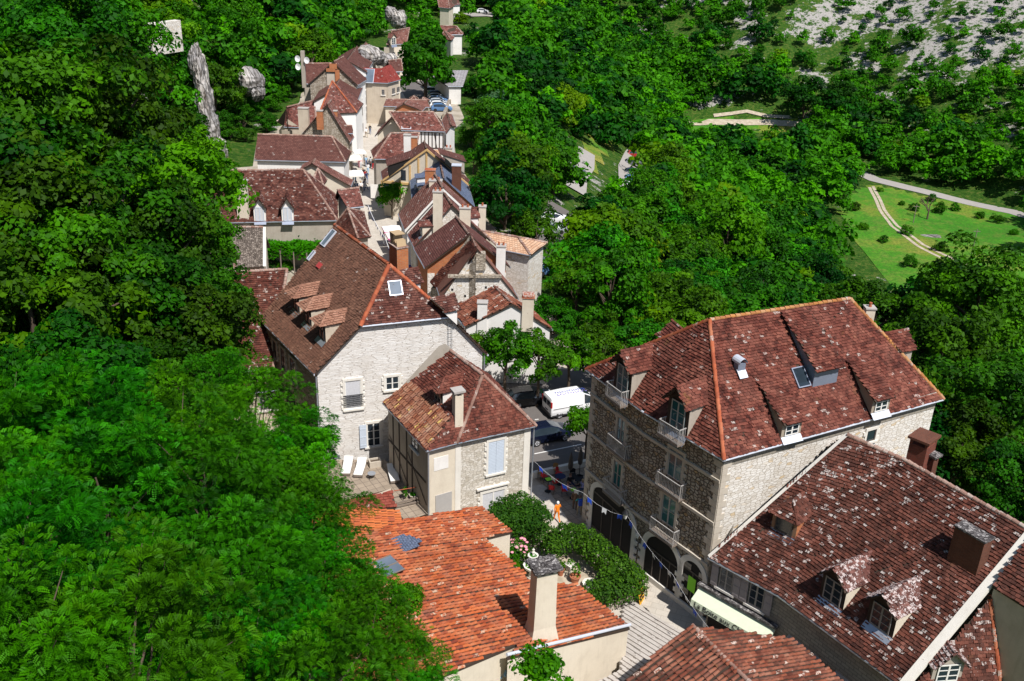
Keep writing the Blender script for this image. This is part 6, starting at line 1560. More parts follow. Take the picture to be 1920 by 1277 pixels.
for row in range(2):
    x=-1.6
    while x<1.0:
        w=random.uniform(.09,.2)
        mb.box((V(x,.12-row*.42,1.962),V(1,0,0),V(0,-1,0),UP),0,w*.3,-.13,.13,0,.02,row); mb.box((V(x,.12-row*.42+random.choice((-.1,.0,.1)),1.962),V(1,0,0),V(0,-1,0),UP),0,w,-.03,.03,0,.021,row); x+=w+.09
q=mb.build('roof_lettering',[M['lettering_blue'],M['lettering_purple']]); q.parent=vn
veh_px('car','navy','dark navy car half hidden behind the small stone house, nearest the café',(990,842),(1055,829),z=.05)
veh_px('car','black','black car in deep shade behind the white van under the clipped trees',(955,770),(1012,764),z=.05)
ups=[(812,176,'white','white car parked furthest up beside the plane tree trunk'),(838,177,'white','white car against the rampart corner, right of the others'),(820,183,'blue','blue car third from the top in the upper car park row'),(821,188,'silver','silver car fourth in the upper car park row'),(822,193,'blue','blue car fifth in the upper car park row'),(823,198,'silver','silver car sixth in the upper car park row'),(825,203,'white','white car seventh in the upper car park row'),(828,208,'blue','blue car nearest in the upper car park row')]
for x,y,p_,l in ups: vehicle('car',p_,l,P(x,y,.05),V(1,.12,0).normalized(),group='cars in the upper car park',detail=False)
def at_hit(px,py): return hit(px,py)
for x,y,p_,l in((1190,296,'red','red car at the far end of the valley parking lane'),(1187,330,'silver','silver car, third from the far end of the valley parking lane'),(1187,343,'blue','blue car in the middle of the valley parking lane'),(1188,355,'white','white car in the valley parking lane below the blue one'),(1189,368,'silver','silver car second nearest in the valley parking lane'),(1190,380,'navy','dark blue car nearest in the valley parking lane'),(1187,312,'grey','grey car second from the far end of the valley parking lane'),(1076,330,'grey','grey car alone on the lane beside the valley parking'),(1040,420,'white','white car between the trees right of the terraced houses'),(1034,440,'silver','silver car between the trees just below the white one'),(905,26,'white','white car parked on the small clearing near the top edge'),(996,505,'white','white car just right of the pale orange roofed house'),(994,520,'blue','blue car just below the white one by the pale orange roofed house')):
    h=hit(x,y); vehicle('car',p_,l,h+UP*.3,V(1,.15,0).normalized(),group='cars parked in the valley',detail=False)
h=hit(902,28); ribbon('lay_by',[(h.x-5,h.y-3),(h.x+5,h.y+2)],9,M['track'],.2)
# ================================================================ CAFÉ, STREET
def chair(label,px,py,rot,seat='cl_red',fr='iron',z=.05,group='café terrace chairs'):
    t_=thing('cafe_chair',label,'chair',tuple(P(px,py,z)),group); F=(V(0,0,0),V(1,0,0),V(0,-1,0),UP)
    mb=MB(); mb.box(F,-.21,.21,-.21,.21,.43,.47,0); q=mb.build('seat',M[seat]); q.parent=t_
    mb=MB()
    for k in range(6):
        a0=-.9+1.8*k/6;a1=-.9+1.8*(k+1)/6; R_=.26
        mb.add([V(math.sin(a0)*R_,math.cos(a0)*R_-.03,.5),V(math.sin(a1)*R_,math.cos(a1)*R_-.03,.5),V(math.sin(a1)*R_*1.08,math.cos(a1)*R_*1.15-.03,.88-abs(a1)*.08),V(math.sin(a0)*R_*1.08,math.cos(a0)*R_*1.15-.03,.88-abs(a0)*.08)],[[0,1,2,3]],None,0)
    q=mb.build('backrest',M[seat]); q.parent=t_
    for sx in(-1,1):
        for sy in(-1,1): mb=MB(); mb.tube(V(sx*.19,sy*.19,0),V(sx*.18,sy*.18,.44 if sy<0 else .7),.014,.014,6); q=mb.build('leg',M[fr]); q.parent=t_
    t_.rotation_euler=(0,0,rot); return t_
flatcol('wicker',(.35,.2,.07))
flatcol('cloth_green',(.35,.75,.03))
for l,x,y,r,s_ in(('wicker café chair furthest left on the terrace',1014,896,1.2,'wicker'),('red café chair beside the leftmost wicker one',1020,902,2.2,'cl_red'),('wicker café chair at the back against the low car park wall',1042,889,.3,'wicker'),('red café chair in front of the wicker one at the back',1047,896,1.,'cl_red'),('red café chair by the narrow high table',1040,913,3.6,'cl_red'),('dark red café chair at the busy table, street side',1058,928,1.6,'cl_red'),('dark metal café chair at the busy table, wall side',1080,925,4.6,'cl_black'),('dark metal café chair in the shade under the closed parasols',1074,899,.2,'cl_black'),('dark metal café chair deepest in the shade by the wall',1087,905,3.,'cl_black'),('dark red café chair beside the green covered table',1034,925,2.9,'cl_red')): chair(l,x,y,r,s_)
def table(label,px,py,h=.74,r=.38,top='cl_black',cloth=None,z=.05):
    t_=thing('cafe_table',label,'table',tuple(P(px,py,z)),'café terrace tables'); mb=MB(); mb.lathe((0,0,h-.03),[(0,0),(r,0),(r,.03),(0,.03)],16,0); q=mb.build('table_top',M[top]); q.parent=t_
    mb=MB(); mb.tube(V(0,0,0),V(0,0,h-.03),.03,.03,8); mb.lathe((0,0,0),[(0,.0),(.25,0),(.22,.03),(.03,.05)],12,0); q=mb.build('pedestal',M['iron']); q.parent=t_
    if cloth:
        mb=MB(); mb.box((V(0,0,0),V(.9,.44,0).normalized(),V(.44,-.9,0).normalized(),UP),-.2,.2,-.2,.2,h+.002,h+.02,0); q=mb.build('napkin_square',M[cloth],origin=None); q.location=P(px,py,z); tag(q,'bright green cloth square lying on the '+('tall' if h>.9 else 'busy')+' café table','cloth')
    return t_
table('tall narrow café table with a green square on top',1027,921,1.05,.35,'cl_black','cloth_green'); table('café table with a small green cloth at the busy group',1074,934,.74,.45,'wood','cloth_green'); table('low dark café table in the shade by the wall',1082,912,.74,.45); table('small café table under blue bunting in the sun',1050,908,.74,.4,'cl_navy')
def closed_parasol(label,px,py,col='frame_d'):
    t_=thing('closed_parasol',label,'parasol',tuple(P(px,py,.05)),'closed parasols of the café'); mb=MB(); mb.tube(V(0,0,0),V(0,0,2.5),.025,.025,8); mb.lathe((0,0,0),[(0,0),(.25,0),(.22,.08),(0,.1)],12,0); q=mb.build('pole',M['iron']); q.parent=t_
    mb=MB(); mb.lathe((0,0,0),[(.05,1.0),(.16,1.15),(.2,1.5),(.14,2.1),(.03,2.55)],10,0); q=mb.build('folded_canopy',M[col]); q.parent=t_
closed_parasol('folded dark parasol at the back of the café terrace',1068,903);closed_parasol('folded dark parasol closest to the corner building wall',1086,893)
# low wall and kerb between café and car park
a,b=P(998,897,0),P(1106,872,0); d=(b-a).normalized(); mb=MB(); mb.box((a,d,V(d.y,-d.x,0),UP),0,(b-a).length,-.15,.15,0,.55,0); tag(mb.build('low_wall',M['cutw'],origin=None),'low pale stone wall between the café terrace and the car park','wall')
# street parasols and sheets
def parasol(label,px,py,w,z=2.4,mat='canvas',edge=None,group='open parasols in the lane'):
    c=P(px,py,z); t_=thing('parasol',label,'parasol',(c.x,c.y,0.05),group); mb=MB(); a=w/2; top=V(0,0,z+.35); cs=[V(-a,-a,z-.1),V(a,-a,z-.1),V(a,a,z-.1),V(-a,a,z-.1)]
    for i in range(4):
        p,q=cs[i],cs[(i+1)%4]; mb.add([p,q,top],[[0,1,2]],None,0); mb.add([p-UP*.2,q-UP*.2,q,p],[[0,1,2,3]],None,1)
    q=mb.build('canopy',[M[mat],M[edge or mat]]); q.parent=t_; mb=MB(); mb.tube(V(0,0,0),V(0,0,z+.3),.03,.03,8); mb.lathe((0,0,0),[(0,0),(.3,0),(.28,.1),(0,.12)],10,0); q=mb.build('pole',M['wood']); q.parent=t_; t_.rotation_euler=(0,0,.3)
parasol('small white square parasol highest in the lane',674,284,1.9);parasol('white square parasol left of the people in red',662,295,2.4);parasol('largest white square parasol low in the lane crowd',663,324,2.8)
flatcol('cl_magenta',(.65,.08,.3))
parasol('white parasol with a pink edge, upper one beside the terraced houses',735,428,2.2,edge='cl_magenta');parasol('white parasol with a pink edge, middle one beside the terraced houses',742,440,2.2,edge='cl_magenta');parasol('white parasol with a pink edge, lowest one beside the terraced houses',749,452,2.0,edge='cl_magenta')
c=P(704,358,2.6); mb=MB(); mb.box((c,V(.98,.1,0).normalized(),V(.1,-.98,0).normalized(),UP),-.65,.65,0,.03,-1.0,.9,0); tag(mb.build('hanging_sheet',M['canvas']),'plain white square banner hanging over the lane by the cream gabled house','banner')
for x,y,w,l in((770,510,1.1,'dark red'),(776,503,.9,'blue')):
    c=P(x,y,2.4); mb=MB(); mb.box((c,V(.5,.86,0),V(.86,-.5,0),UP),-w,w,0,.05,-.9,.6,0); tag(mb.build('shop_banner',M['cl_red' if l!='blue' else 'cl_blue']),l+' cloth hung out in front of the terraced shops','banner')
# bunting
flatcol('flag_blue',(.02,.09,.62));flatcol('flag_white',(.78,.78,.78))
def bunting(label,pts,step=.95,size=.36,sag=.5,thick=.006):
    t_=thing('bunting',label,'bunting',tuple(pts[0]),'strings of blue and white flags'); mb=MB(); k=0
    for a,b in zip(pts,pts[1:]):
        L_=(b-a).length; n=max(2,int(L_/step)); Pn=[a.lerp(b,i/n)-UP*(sag*4*(i/n)*(1-i/n)) for i in range(n+1)]
        mb.path(Pn,thick,5)
        for i in range(n):
            c=(Pn[i]+Pn[i+1])/2; r=(Pn[i+1]-Pn[i]).normalized(); f=MB(); s_=size*random.uniform(.85,1.15); w=V(random.uniform(-.12,.12),random.uniform(-.12,.12),0)
            f.add([c-r*s_*.5,c+r*s_*.5,c+r*s_*.45-UP*s_*1.1+w,c-UP*s_*.75+w*.6,c-r*s_*.45-UP*s_*1.1+w],[[0,4,3],[0,3,1],[1,3,2]],None,0); f.build('flag',M['flag_blue' if k%2==0 else 'flag_white'],t_); k+=1
    mb.build('string',M['cl_white'],t_)
lamp_i=T.nearest_wall(1186,958); o,r,n=T.wf(lamp_i); lp=Q(1190,950,o,n)
bunting('string of blue and white flags looping from the café to the wall lamp',[P(1003,866,5.2),P(1092,923,4.2),lp+n*.5-UP*.6],sag=.35)
bunting('string of blue and white flags from the wall lamp past arched doors to the awning',[lp+n*.5-UP*.6,P(1262,1078,3.9),P(1350,1200,3.4)],sag=.3)
bunting('string of tiny blue and white flags over the lane by the chimney of stacked tiles',[P(778,530,6.),P(742,485,5.2),P(722,445,5.2),P(690,385,6)],step=.8,size=.4,sag=.4,thick=.03)
t_=thing('wall_lamp','black framed street lantern on a bracket fixed to the corner building','lamp',tuple(lp)); F=(lp,r,n,UP)
mb=MB(); mb.tube(lp,lp+n*.7+UP*.1,.025,.02,8); mb.tube(lp-UP*.4,lp+n*.5,.015,.015,6); mb.build('bracket',M['iron'],t_)
c=lp+n*.75-UP*.1; mb=MB()
mb.lathe(c,[(.08,-.55),(.19,-.12)],4,0); mb.build('glass_body',M['frame'],t_); mb=MB(); mb.lathe(c,[(.24,-.12),(.1,.08),(.03,.2),(0,.24)],8,0); mb.lathe(c,[(0,-.6),(.09,-.56)],8,0); mb.build('lamp_cap',M['iron'],t_)
# yellow board
flatcol('board_yellow',(.85,.42,.02)); c=P(1204,1128,.03); rr=V(.45,.9,0).normalized(); nn=V(rr.y,-rr.x,0); up=(UP*.97-nn*.22).normalized(); t_=thing('menu_board','tall yellow menu board with black panels leaning at the end of the hedge','sign',tuple(c)); F=(c,rr,nn,up); mb=MB(); mb.box(F,-.38,.38,-.02,.02,0,1.75,0); mb.build('board',M['board_yellow'],t_); mb=MB()
for j in range(6):
    for k in(-1,1): mb.box(F,*sorted((k*.03,k*.3)),.021,.03,.15+j*.25,.3+j*.25,0)
mb.build('photo_panels',M['cl_black'],t_)
# awning with lettering
o,r,n=R.wf(0); A_=Q(1311,1128,o,n);B_=Q(1452,1205,o,n); L_=(B_-A_).dot(r); A_.z=3.3
# street end shifted out of the corner building
awn=thing('shop_awning','pale green shop awning with black lettering below the shuttered windows','awning',tuple(A_)); flatcol('awning_green',(.62,.68,.5))
p=[A_+UP*0,A_+r*L_,A_+r*L_+n*.95-UP*.6,A_+n*.95-UP*.6]; mb=MB(); mb.poly(p,0); mb.poly([p[3],p[2],p[2]-UP*.42+n*.06,p[3]-UP*.42+n*.06],0); mb.poly([p[0],p[3],p[3]-UP*.42+n*.06],0); mb.poly([p[1],p[2],p[2]-UP*.42+n*.06],0); mb.build('awning_cloth',M['awning_green'],awn)
mb=MB(); mb.box((A_+UP*.02,r,n,UP),-.1,L_+.1,0,.35,.0,.16,0); mb.build('stone_ledge',M['concd'],awn)
fc=bpy.data.curves.new('lettering','FONT'); fc.body='La Boite aux Chaussures'; fc.size=.5; fc.extrude=.004; fo=bpy.data.objects.new('lettering',fc); C.objects.link(fo); fc.materials.append(M['cl_black'])
upv=(UP*.42-n*.06).normalized(); nn_=r.cross(upv); Mx=Matrix((r,upv,nn_)).transposed().to_4x4(); Mx.translation=p[3]-UP*.34+n*.075+r*.25
bpy.context.view_layer.update(); me_=bpy.data.meshes.new_from_object(fo); bpy.data.objects.remove(fo); fo=bpy.data.objects.new('lettering',me_); C.objects.link(fo); fo.matrix_world=Mx; fo.parent=awn; fo.matrix_parent_inverse=parent_world(awn).inverted()
wquad(R,1330,1165,1440,1235,'dark','shop_front',.03,0)
o,r,n=R.wf(1)
for x,y,w,l in((1513,1200,2.4,'left'),(1605,1262,2.3,'right')):
    c=Q(x,y,o,n); c.z=3.4; mb=MB(); q=[c-r*w/2,c+r*w/2,c+r*w/2+n*.9-UP*.5,c-r*w/2+n*.9-UP*.5]; mb.poly(q,0); mb.poly([q[3],q[2],q[2]-UP*.2,q[3]-UP*.2],0); tag(mb.build('shop_awning',M['shut_g' if False else 'cl_mauve' if False else 'p_grey']),'plain greyish shop awning under the eaves of the shop house, the %s one of two'%l,'awning')
# ---- big stairs of pale stone
c0=P(1196,1128,0); c1=P(1300,1190,0); d=(c1-c0).normalized(); dn=V(-d.y,d.x,0); dn=dn if dn.x<0 or dn.y<0 else -dn
if dn.y>0: dn=-dn
mb=MB(); LL=(c1-c0).length+.6
for i in range(22):
    a0=c0+dn*(i*.42)+UP*0; u0=-.6
    while proj(a0+d*u0+UP*(.10*i))[0]<1172+max(0,i-6)*-.3 and u0<4: u0+=.1
    F=(a0,d,dn,UP); zt=.02+.10*i+random.uniform(-.01,.01)
    u=u0
    while u<LL:
        w=min(random.uniform(.7,1.6),LL-u+.01); zz=zt+random.uniform(-.008,.008); mb.box(F,u,u+w-.02,-.03,.19+random.uniform(-.015,.01),-.5,zz,0); mb.box(F,u,u+w-.02,.25,.42,-.5,zz+.001,0); u+=w
    mb.box(F,u0,LL,.18,.26,-.5,zt-.03,1)  # dark joint strip drawn across each tread, standing in for the riser's shade
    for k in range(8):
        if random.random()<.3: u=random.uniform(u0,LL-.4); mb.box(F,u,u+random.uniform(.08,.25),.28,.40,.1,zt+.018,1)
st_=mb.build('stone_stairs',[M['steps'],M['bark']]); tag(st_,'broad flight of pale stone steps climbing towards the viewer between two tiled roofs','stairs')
# ================================================================ GARDEN
gp=[XY(925,950),XY(1000,950),XY(1035,990),XY(1120,1045),XY(1212,1105),XY(1140,1150),XY(1060,1100),XY(985,1080),XY(905,1010)]
sheet('garden_ground',gp,M['dirt'],z=.06)
def leafy(name,label,cat,blobs,mat,leaf=.11,n=900,group=None,extra=None):
    V_=[];U_=[]
    for c,rx,ry,rz in blobs:
        k=int(n*rx*ry); e=rng.normal(size=(k,3)); e/=np.linalg.norm(e,axis=1,keepdims=True); e[:,2]=np.where(e[:,2]<-.35,-e[:,2],e[:,2]); lump=1+.10*np.sin(e[:,0]*7+c[0])+.1*np.sin(e[:,1]*6+e[:,2]*5+c[1]); rad=(.72+.3*rng.random(k))*lump
        p=e*rad[:,None]*np.array([rx,ry,rz]); nn=e+np.array([0,0,.3])+rng.normal(size=(k,3))*.5; nn/=np.linalg.norm(nn,axis=1,keepdims=True)
        V_.append(quads(p+np.array(tuple(c)),nn,leaf*(.6+.8*rng.random(k)))); tone=np.clip(rng.random(k)*.8+.2*lump-.1,0,1); U_.append(np.repeat(np.stack([tone,rng.random(k)],1),4,0))
    mb=MB(); v=np.concatenate(V_); mb.add(v,np.arange(len(v)).reshape(-1,4).astype(np.int32),np.concatenate(U_))
    o=mb.build(name,L[mat],origin=tuple(blobs[0][0])); 
    return tag(o,label,cat,group) if label else o
leafy('hedge','dense clipped hedge bank at the street corner of the fountain garden','hedge',[(P(x,y,1.0),r,r,1.05) for x,y,r in((935,968,.9),(950,958,1.0),(975,950,1.05),(1000,962,1.0),(1010,975,.9),(985,975,1.2),(960,982,1.1),(985,990,.9),(1005,1000,.85),(940,985,.8))],'hedge',.12,1100)
leafy('hedge','long curved clipped hedge between the fountain garden and the arched doorways','hedge',[(P(x,y,1.2),r,r,1.25) for x,y,r in((1020,1012,.85),(1045,1022,.9),(1060,1010,.95),(1080,1012,1.05),(1100,1022,1.0),(1115,1035,1.0),(1130,1048,1.0),(1148,1062,1.0),(1165,1075,1.0),(1182,1088,.95),(1190,1100,.85),(1172,1108,.9),(1150,1113,.9),(1128,1118,.85),(1108,1118,.7),(1140,1095,.8),(1035,1032,.7))],'hedge',.12,1100)
rb_=leafy('rose_bush','rose bush full of pink blooms beside the stone fountain','rose bush',[(P(968,1035,.9),.9,.8,1.0),(P(955,1048,.7),.8,.8,.8),(P(985,1042,.8),.6,.6,.8)],'bright',.11,900)
mb=MB()
for k in range(26):
    c=P(random.uniform(958,990),random.uniform(1008,1036),1.5)+V(0,0,random.uniform(-.1,.2)); mb.lathe(c,[(0,-.05),(.1,0),(.11,.05),(.04,.08),(0,.09)],7,0)
mb.build('blossom',M['petal'],rb_)
for x,y,r,l in((940,1040,.7,'low green shrub between the orange roof corner and the rose bush'),(965,1065,.6,'low green shrub at the foot of the rose bush'),(1030,1072,.5,'ferny green plant in front of the long stone trough')): leafy('shrub',l,'shrub',[(P(x,y,.45),r,r,.6)],'bright',.1,1000)
fb=P(998,1078,.06); t_=thing('garden_fountain','two tiered pale stone garden fountain with a carved finial and planted basins','fountain',tuple(fb)); mb=MB(); mb.lathe(fb,[(0,0),(.28,0),(.2,.12),(.18,.35),(.5,.55),(.62,.75),(.64,.82),(.55,.82),(.5,.74),(0,.72)],10,0); mb.build('lower_basin',M['cutw'],t_)
mb=MB(); mb.lathe(fb,[(.12,.72),(.09,1.0),(.13,1.1),(.08,1.3),(.3,1.45),(.36,1.58),(.3,1.58),(0,1.52)],10,0); mb.build('upper_basin',M['cutw'],t_)
mb=MB(); mb.lathe(fb,[(.1,1.52),(.07,1.7),(.12,1.8),(.06,1.95),(.09,2.02),(0,2.12)],8,0); mb.build('finial',M['cutw'],t_)
for zz,rr in((.76,.48),(1.56,.26)): leafy('planting',None,None,[(fb+UP*zz,rr,rr,.1)],'bright',.08,900).parent=None
for o in list(C.objects):
    if o.name.startswith('planting') and 'label' not in o: attach(o,t_) if False else tag(o,'small green plants growing in the fountain basin, '+('lower' if o.location.z<1.2 else 'upper')+' tier','plant')
flatcol('terracotta',(.4,.14,.07))
def pot(label,px,py,r,h,mat='terracotta',plant=None,pl='bright',ph=.4,n=14,z=.06,sx=1):
    c=P(px,py,z); t_=thing('plant_pot',label,'plant pot',tuple(c),'pots of the fountain garden'); mb=MB(); mb.lathe(c,[(0,0),(r*.65,0),(r*.95,h),(r*1.05,h),(r*1.05,h+.05),(r*.85,h+.05),(r*.8,h-.03),(0,h-.04)],n,0,sx,1); mb.build('pot',M[mat],t_)
    if plant: q=leafy('foliage',None,None,[(c+UP*(h+ph*.5),plant*sx,plant,ph)],pl,.1,1100); q.location=c+UP*(h+ph*.5); q.parent=t_; q.location=UP*(h+ph*.5)
pot('terracotta pot with a spiky green plant in the middle of the garden',1051,1078,.24,.42,plant=.35,ph=.45); pot('wide terracotta pot with a light green bush by the hedge',1078,1090,.36,.4,plant=.36,ph=.7,pl='bright'); pot('shallow white round bowl near the hedge end',1105,1100,.46,.28,'cutw',plant=.18,ph=.1)
pot('round white bowl of earth close to the chimney top',1003,1094,.34,.22,'cutw'); pot('long stone trough with low green plants beside the chimney top',1022,1085,.38,.3,'cut',plant=.28,ph=.18,n=4,sx=1.7); pot('square white planter box behind the terracotta pot',1068,1070,.36,.5,'cutw',plant=.2,ph=.3,n=4)
mb=MB(); a,b=P(1128,1152,0),P(1214,1108,0); d=(b-a).normalized(); mb.box((a,d,V(d.y,-d.x,0),UP),0,(b-a).length,-.15,.15,0,.55,0); tag(mb.build('low_wall',M['cut']),'low rough stone wall at the stair end of the curved hedge','wall')
# ================================================================ TERRACE
def lounger(label,foot,head):
    a,b=P(*foot,1.0),P(*head,1.0); d=(b-a);d.z=0;d.normalize(); n=V(d.y,-d.x,0); t_=thing('sun_lounger',label,'sun lounger',tuple(a),'white sun loungers on the paved terrace'); F=(a,d,n,UP)
    mb=MB(); w=.33; pts=[(0,.33),(1.25,.33),(1.95,.62)]
    for (x0,z0),(x1,z1) in zip(pts,pts[1:]):
        q=[a+d*x0+n*w+UP*z0,a+d*x0-n*w+UP*z0,a+d*x1-n*w+UP*z1,a+d*x1+n*w+UP*z1]; lo=[p-UP*.05 for p in q]; mb.poly(q,0); mb.poly(lo[::-1],0)
        for i in range(4): mb.add([lo[i],lo[(i+1)%4],q[(i+1)%4],q[i]],[[0,1,2,3]],None,0)
    mb.build('cushion',M['cushion'],t_); mb=MB(); mb.box(F,0,1.9,-w,-w+.05,.2,.27,0);mb.box(F,0,1.9,w-.05,w,.2,.27,0);mb.box(F,0,.05,-w,w,.1,.27,0); mb.build('frame',M['wood'],t_)
    for x in(.1,1.75):
        for s_ in(-1,1): mb=MB(); mb.box(F,x,x+.05,*sorted((s_*w,s_*(w-.05))),0,.25,0); mb.build('leg',M['wood'],t_)
lounger('white cushioned sun lounger furthest left on the paved terrace',(648,894),(657,858)); lounger('white cushioned sun lounger in the middle of the paved terrace',(671,897),(683,861)); lounger('white cushioned sun lounger alone beside the timber framed wall',(741,908),(731,872))
c=P(697,897,1.); t_=thing('side_table','small round grey side table between the loungers','table',tuple(c)); mb=MB(); mb.lathe(c+UP*.42,[(0,0),(.3,0),(.3,.03),(0,.03)],16,0); mb.build('table_top',M['zinc'],t_)
for k in range(3): mb=MB(); a=k*2.1; mb.tube(c+V(math.cos(a)*.25,math.sin(a)*.25,0),c+V(math.cos(a)*.2,math.sin(a)*.2,.42),.015,.015,6); mb.build('leg',M['iron'],t_)
c=P(703,873,1.); rr=V(.9,.35,0).normalized(); mb=MB(); F=(c,rr,V(rr.y,-rr.x,0),UP)
for b_ in((-.45,.45,-.32,-.22),(-.45,.45,.22,.32),(-.45,-.35,-.22,.22),(.35,.45,-.22,.22)): mb.box(F,*b_,0,.5,0)
mb.box(F,-.35,.35,-.22,.22,.3,.38,1); tag(mb.build('stone_planter',[M['cut'],M['bark']]),'square hollow stone planter against the white house wall','planter')
a,b=P(736,921,2.),P(795,911,2.); mb=MB(); mb.tube(a,b,.03,.03,8); t_=thing('terrace_railing','rusty metal handrail at the open corner of the paved terrace','railing',tuple(a)); mb.build('handrail',M['ridge'],t_)
for k in range(4): q=a.lerp(b,k/3); mb=MB(); mb.tube(q,q-UP*1.,.02,.02,6); mb.build('post',M['iron'],t_)
mb=MB(); t_=thing('timber_steps','weathered grey timber fence rails between the shed and the small stone house','fence',tuple(P(770,945,.5)))
for k in range(4): a,b=P(743,944+k*6,1.4-k*.25),P(797,930+k*8,1.4-k*.25); mb=MB(); d=(b-a).normalized(); mb.box((a,d,V(d.y,-d.x,0).normalized(),UP),0,(b-a).length,-.05,.05,-.06,.06,0); mb.build('rail',M['wood'],t_)
leafy('grass_clump','tall green potted grass at the terrace railing','plant',[(P(759,925,1.5),.18,.18,.5)],'bright',.14,3000); leafy('shrub','low yellow green plants along the bottom of the timber rails','shrub',[(P(x,969-(x-760)*.12,.3),.35,.35,.25) for x in range(760,802,8)],'yellow',.1,1500); pot('round mossy planter under the terrace railing',775,935,.3,.3,'cut',plant=.25,ph=.12,z=1.0)
# ================================================================ VINE PERGOLA AND ITS GARDEN
t_=thing('vine_pergola','bright green vine covered pergola in front of the long roof with two white dormers','pergola',tuple(P(555,470,0)))
cs=[P(498,428,2.9),P(612,424,2.9),P(600,474,2.9),P(500,466,2.9)]
V_=[];k=9000; s_=rng.random(k);t2=rng.random(k); A0,A1,A2,A3=[np.array(tuple(c)) for c in cs]
p=(A0*(1-s_)[:,None]+A1*s_[:,None])*(1-t2)[:,None]+(A3*(1-s_)[:,None]+A2*s_[:,None])*t2[:,None]; p[:,2]+=.22*np.sin(p[:,0]*2.1)*np.cos(p[:,1]*1.9)+rng.normal(size=k)*.16-.5*(t2>.94)*rng.random(k)*2
nn=np.array([0,0,1])+rng.normal(size=(k,3))*.5; nn/=np.linalg.norm(nn,axis=1,keepdims=True); mb=MB(); v=quads(p,nn,.26*(.6+.8*rng.random(k))); mb.add(v,np.arange(len(v)).reshape(-1,4).astype(np.int32),np.repeat(np.stack([rng.random(k),rng.random(k)],1),4,0)); mb.build('foliage',L['vine'],t_)
for i in range(5):
    for j in(0,1): q=(cs[0].lerp(cs[1],i/4)).lerp(cs[3].lerp(cs[2],i/4),j); mb=MB(); mb.tube(V(q.x,q.y,0),q-UP*.15,.07,.07,8); mb.build('post',M['wood'],t_)
for x,y,r,m,l in((512,486,.9,'hedge','dark round box bush, upper left in the pergola garden'),(527,488,.8,'yellow','yellow green round box bush in the pergola garden'),(512,497,.9,'dark','brownish dark round bush, lower left in the pergola garden'),(534,500,1.1,'bright','wide bright green bush at the front of the pergola garden')): leafy('shrub',l,'shrub',[(P(x,y,.5),r,r,.65)],m,.14,700)
for x,y in((545,482),(556,480),(565,478)): chair('small white garden chair under the edge of the vine pergola',x,y,random.uniform(0,6),'cl_white','cl_white',group='white chairs under the vine pergola')
# ================================================================ CLOTHES LINE
a,b=P(845,1284,4.5),P(992,1226,4.6); line=thing('clothes_line','washing line with hooks below the tall rendered chimney','clothes line',tuple(a)); mb=MB(); mb.tube(a,b,.012,.012,5); mb.build('line',M['cl_white'],line)
flatcol('cl_aqua',(.35,.62,.6))
for k,(u,w,h,m,l) in enumerate(((.08,.6,.5,'white','white towel, first on the left of the washing line'),(.22,.65,.55,'navy','navy shirt on the washing line beside the white towel'),(.36,.6,.55,'black','black shirt on the washing line between the navy one and the magenta one'),(.50,.65,.5,'magenta','magenta shirt in the middle of the washing line'),(.62,.5,.6,'lblue','pale blue shirt on the washing line right of the magenta one'),(.74,.55,.7,'aqua','aqua patterned cloth near the right end of the washing line'),(.9,.7,.9,'black','large black garment at the right end of the washing line'))):
    c=a.lerp(b,u); r=(b-a).normalized(); n=V(r.y,-r.x,0).normalized(); mb=MB(); N=6; vs=[];fs=[]
    for i in range(N+1):
        for j in range(4): vs.append(c+r*(-w/2+w*i/N)-UP*(h*j/3)+n*(.04*math.sin(i*2.1+j)*j+.25*j/3))
    for i in range(N):
        for j in range(3): fs.append([i*4+j,(i+1)*4+j,(i+1)*4+j+1,i*4+j+1])
    mb.add(vs,fs,None,0); tag(mb.build('washing',M['cl_'+m]),l,'laundry','washing hung out on the line')
# ================================================================ RAMPART, POLES, DEAD TREE
a,b=P(849,172,0),P(829,224,0); d=(b-a).normalized(); n=V(d.y,-d.x,0); n=n if n.x>0 else -n; mb=MB(); mb.box((V(a.x,a.y,-6),d,n,UP),0,(b-a).length,0,.6,0,7.0,0); tag(mb.build('rampart_wall',M['s_old'],origin=tuple(a)),'mossy stone rampart wall holding up the car park by the plane tree','wall')
mb=MB(); q=[P(x,y,-1) for x,y in((833,240),(842,218),(882,221),(874,245))]; mb.poly(q,0,[(p.x,p.y) for p in q]); lo=[p-UP*6 for p in q]
for i in range(4): mb.add([lo[i],lo[(i+1)%4],q[(i+1)%4],q[i]],[[0,1,2,3]],None,0)
tag(mb.build('roof_terrace',M['track'],origin=tuple(q[0])),'flat grey terrace with lamp post right of the half timbered house','terrace')
def pole(label,px,py,h,arm=False):
    c=hit(px,py); t_=thing('utility_pole',label,'pole',tuple(c),'poles in the meadow'); mb=MB(); mb.tube(c-UP*.5,c+UP*h,.14,.1,8); mb.build('mast',M['wood'],t_); mb=MB(); mb.box((c+UP*(h-.5),V(1,0,0),V(0,-1,0),UP),-.8,.8,-.06,.06,-.06,.06,0); mb.build('crossarm',M['wood'],t_)
pole('tall wooden utility pole standing in the lower meadow',1820,484,7.2); pole('shorter wooden utility pole by the valley road',1712,418,5.)
c=hit(1738,412); t_=thing('dead_tree','bare leafless tree standing in the meadow below the valley road','tree',tuple(c)); mb=MB(); random.seed(5)
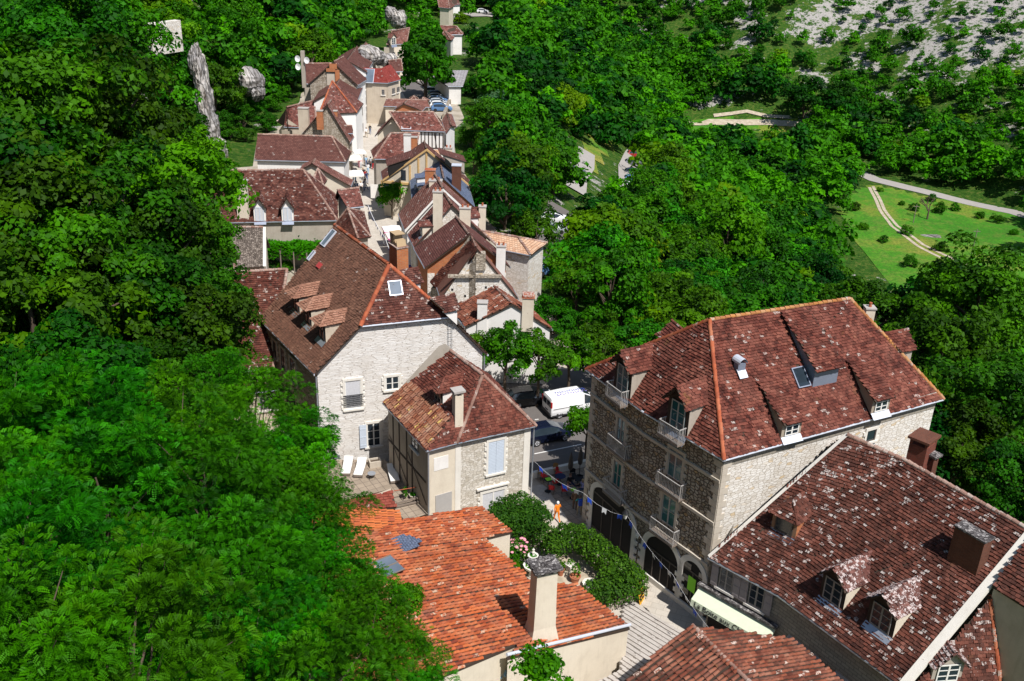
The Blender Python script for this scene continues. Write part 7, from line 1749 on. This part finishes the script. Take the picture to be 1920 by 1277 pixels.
def br(p,d,L_,r,k):
    q=p+d*L_; mb.tube(p,q,r,r*.65,6)
    if k>0:
        for _ in range(3): nd=(d+V(random.uniform(-.8,.8),random.uniform(-.8,.8),random.uniform(-.1,.6))).normalized(); br(q,nd,L_*random.uniform(.6,.8),r*.6,k-1)
br(c,V(0,0,1),2.2,.28,4); mb.build('trunk',M['bark'],t_)
c=hit(1745,443); rock('rock','flat patch of white stones lying in the meadow',[(c,2.6,1.4,.25),(c+V(1.5,.5,0),1.2,.9,.2)],group=None)
for x,y in((300,560),): pass
# ================================================================ LIGHT AND CAMERA
W=bpy.data.worlds.new('World'); bpy.context.scene.world=W; W.use_nodes=True; nt=W.node_tree; nt.nodes.clear()
bg=nt.nodes.new('ShaderNodeBackground'); so=nt.nodes.new('ShaderNodeOutputWorld'); sk=nt.nodes.new('ShaderNodeTexSky'); sk.sky_type='NISHITA'; sk.sun_disc=False
SD=Vector((.552,-.834,0)).normalized(); EL=math.radians(56)
sk.sun_elevation=EL; sk.sun_rotation=math.atan2(SD.x,SD.y); sk.air_density=1.; sk.dust_density=.6
nt.links.new(sk.outputs[0],bg.inputs[0]); nt.links.new(bg.outputs[0],so.inputs[0]); bg.inputs[1].default_value=.075
sl=bpy.data.lights.new('sun','SUN'); sl.energy=4.2; sl.angle=math.radians(.5); sl.color=(1,.965,.925); so_=bpy.data.objects.new('sun',sl); C.objects.link(so_)
to=-(SD*math.cos(EL)+UP*math.sin(EL)); so_.rotation_euler=to.to_track_quat('-Z','Y').to_euler()
cd=bpy.data.cameras.new('camera'); cam=bpy.data.objects.new('camera',cd); C.objects.link(cam); cam.location=CAM; cd.sensor_width=36; cd.lens=F_/1920*36; cd.clip_end=3000; cd.clip_start=.5
cam.rotation_mode='QUATERNION'
from mathutils import Quaternion
cam.rotation_quaternion=Quaternion((1,0,0),PI/2-TH)@Quaternion((0,0,1),RO)
sc=bpy.context.scene; sc.camera=cam; sc.view_settings.view_transform='Standard'; sc.view_settings.look='None'; sc.view_settings.exposure=.5; sc.view_settings.gamma=1
sc.cycles.max_bounces=6; sc.cycles.diffuse_bounces=2; sc.cycles.glossy_bounces=2; sc.cycles.transmission_bounces=4; sc.cycles.transparent_max_bounces=4
sc.cycles.use_denoising=True
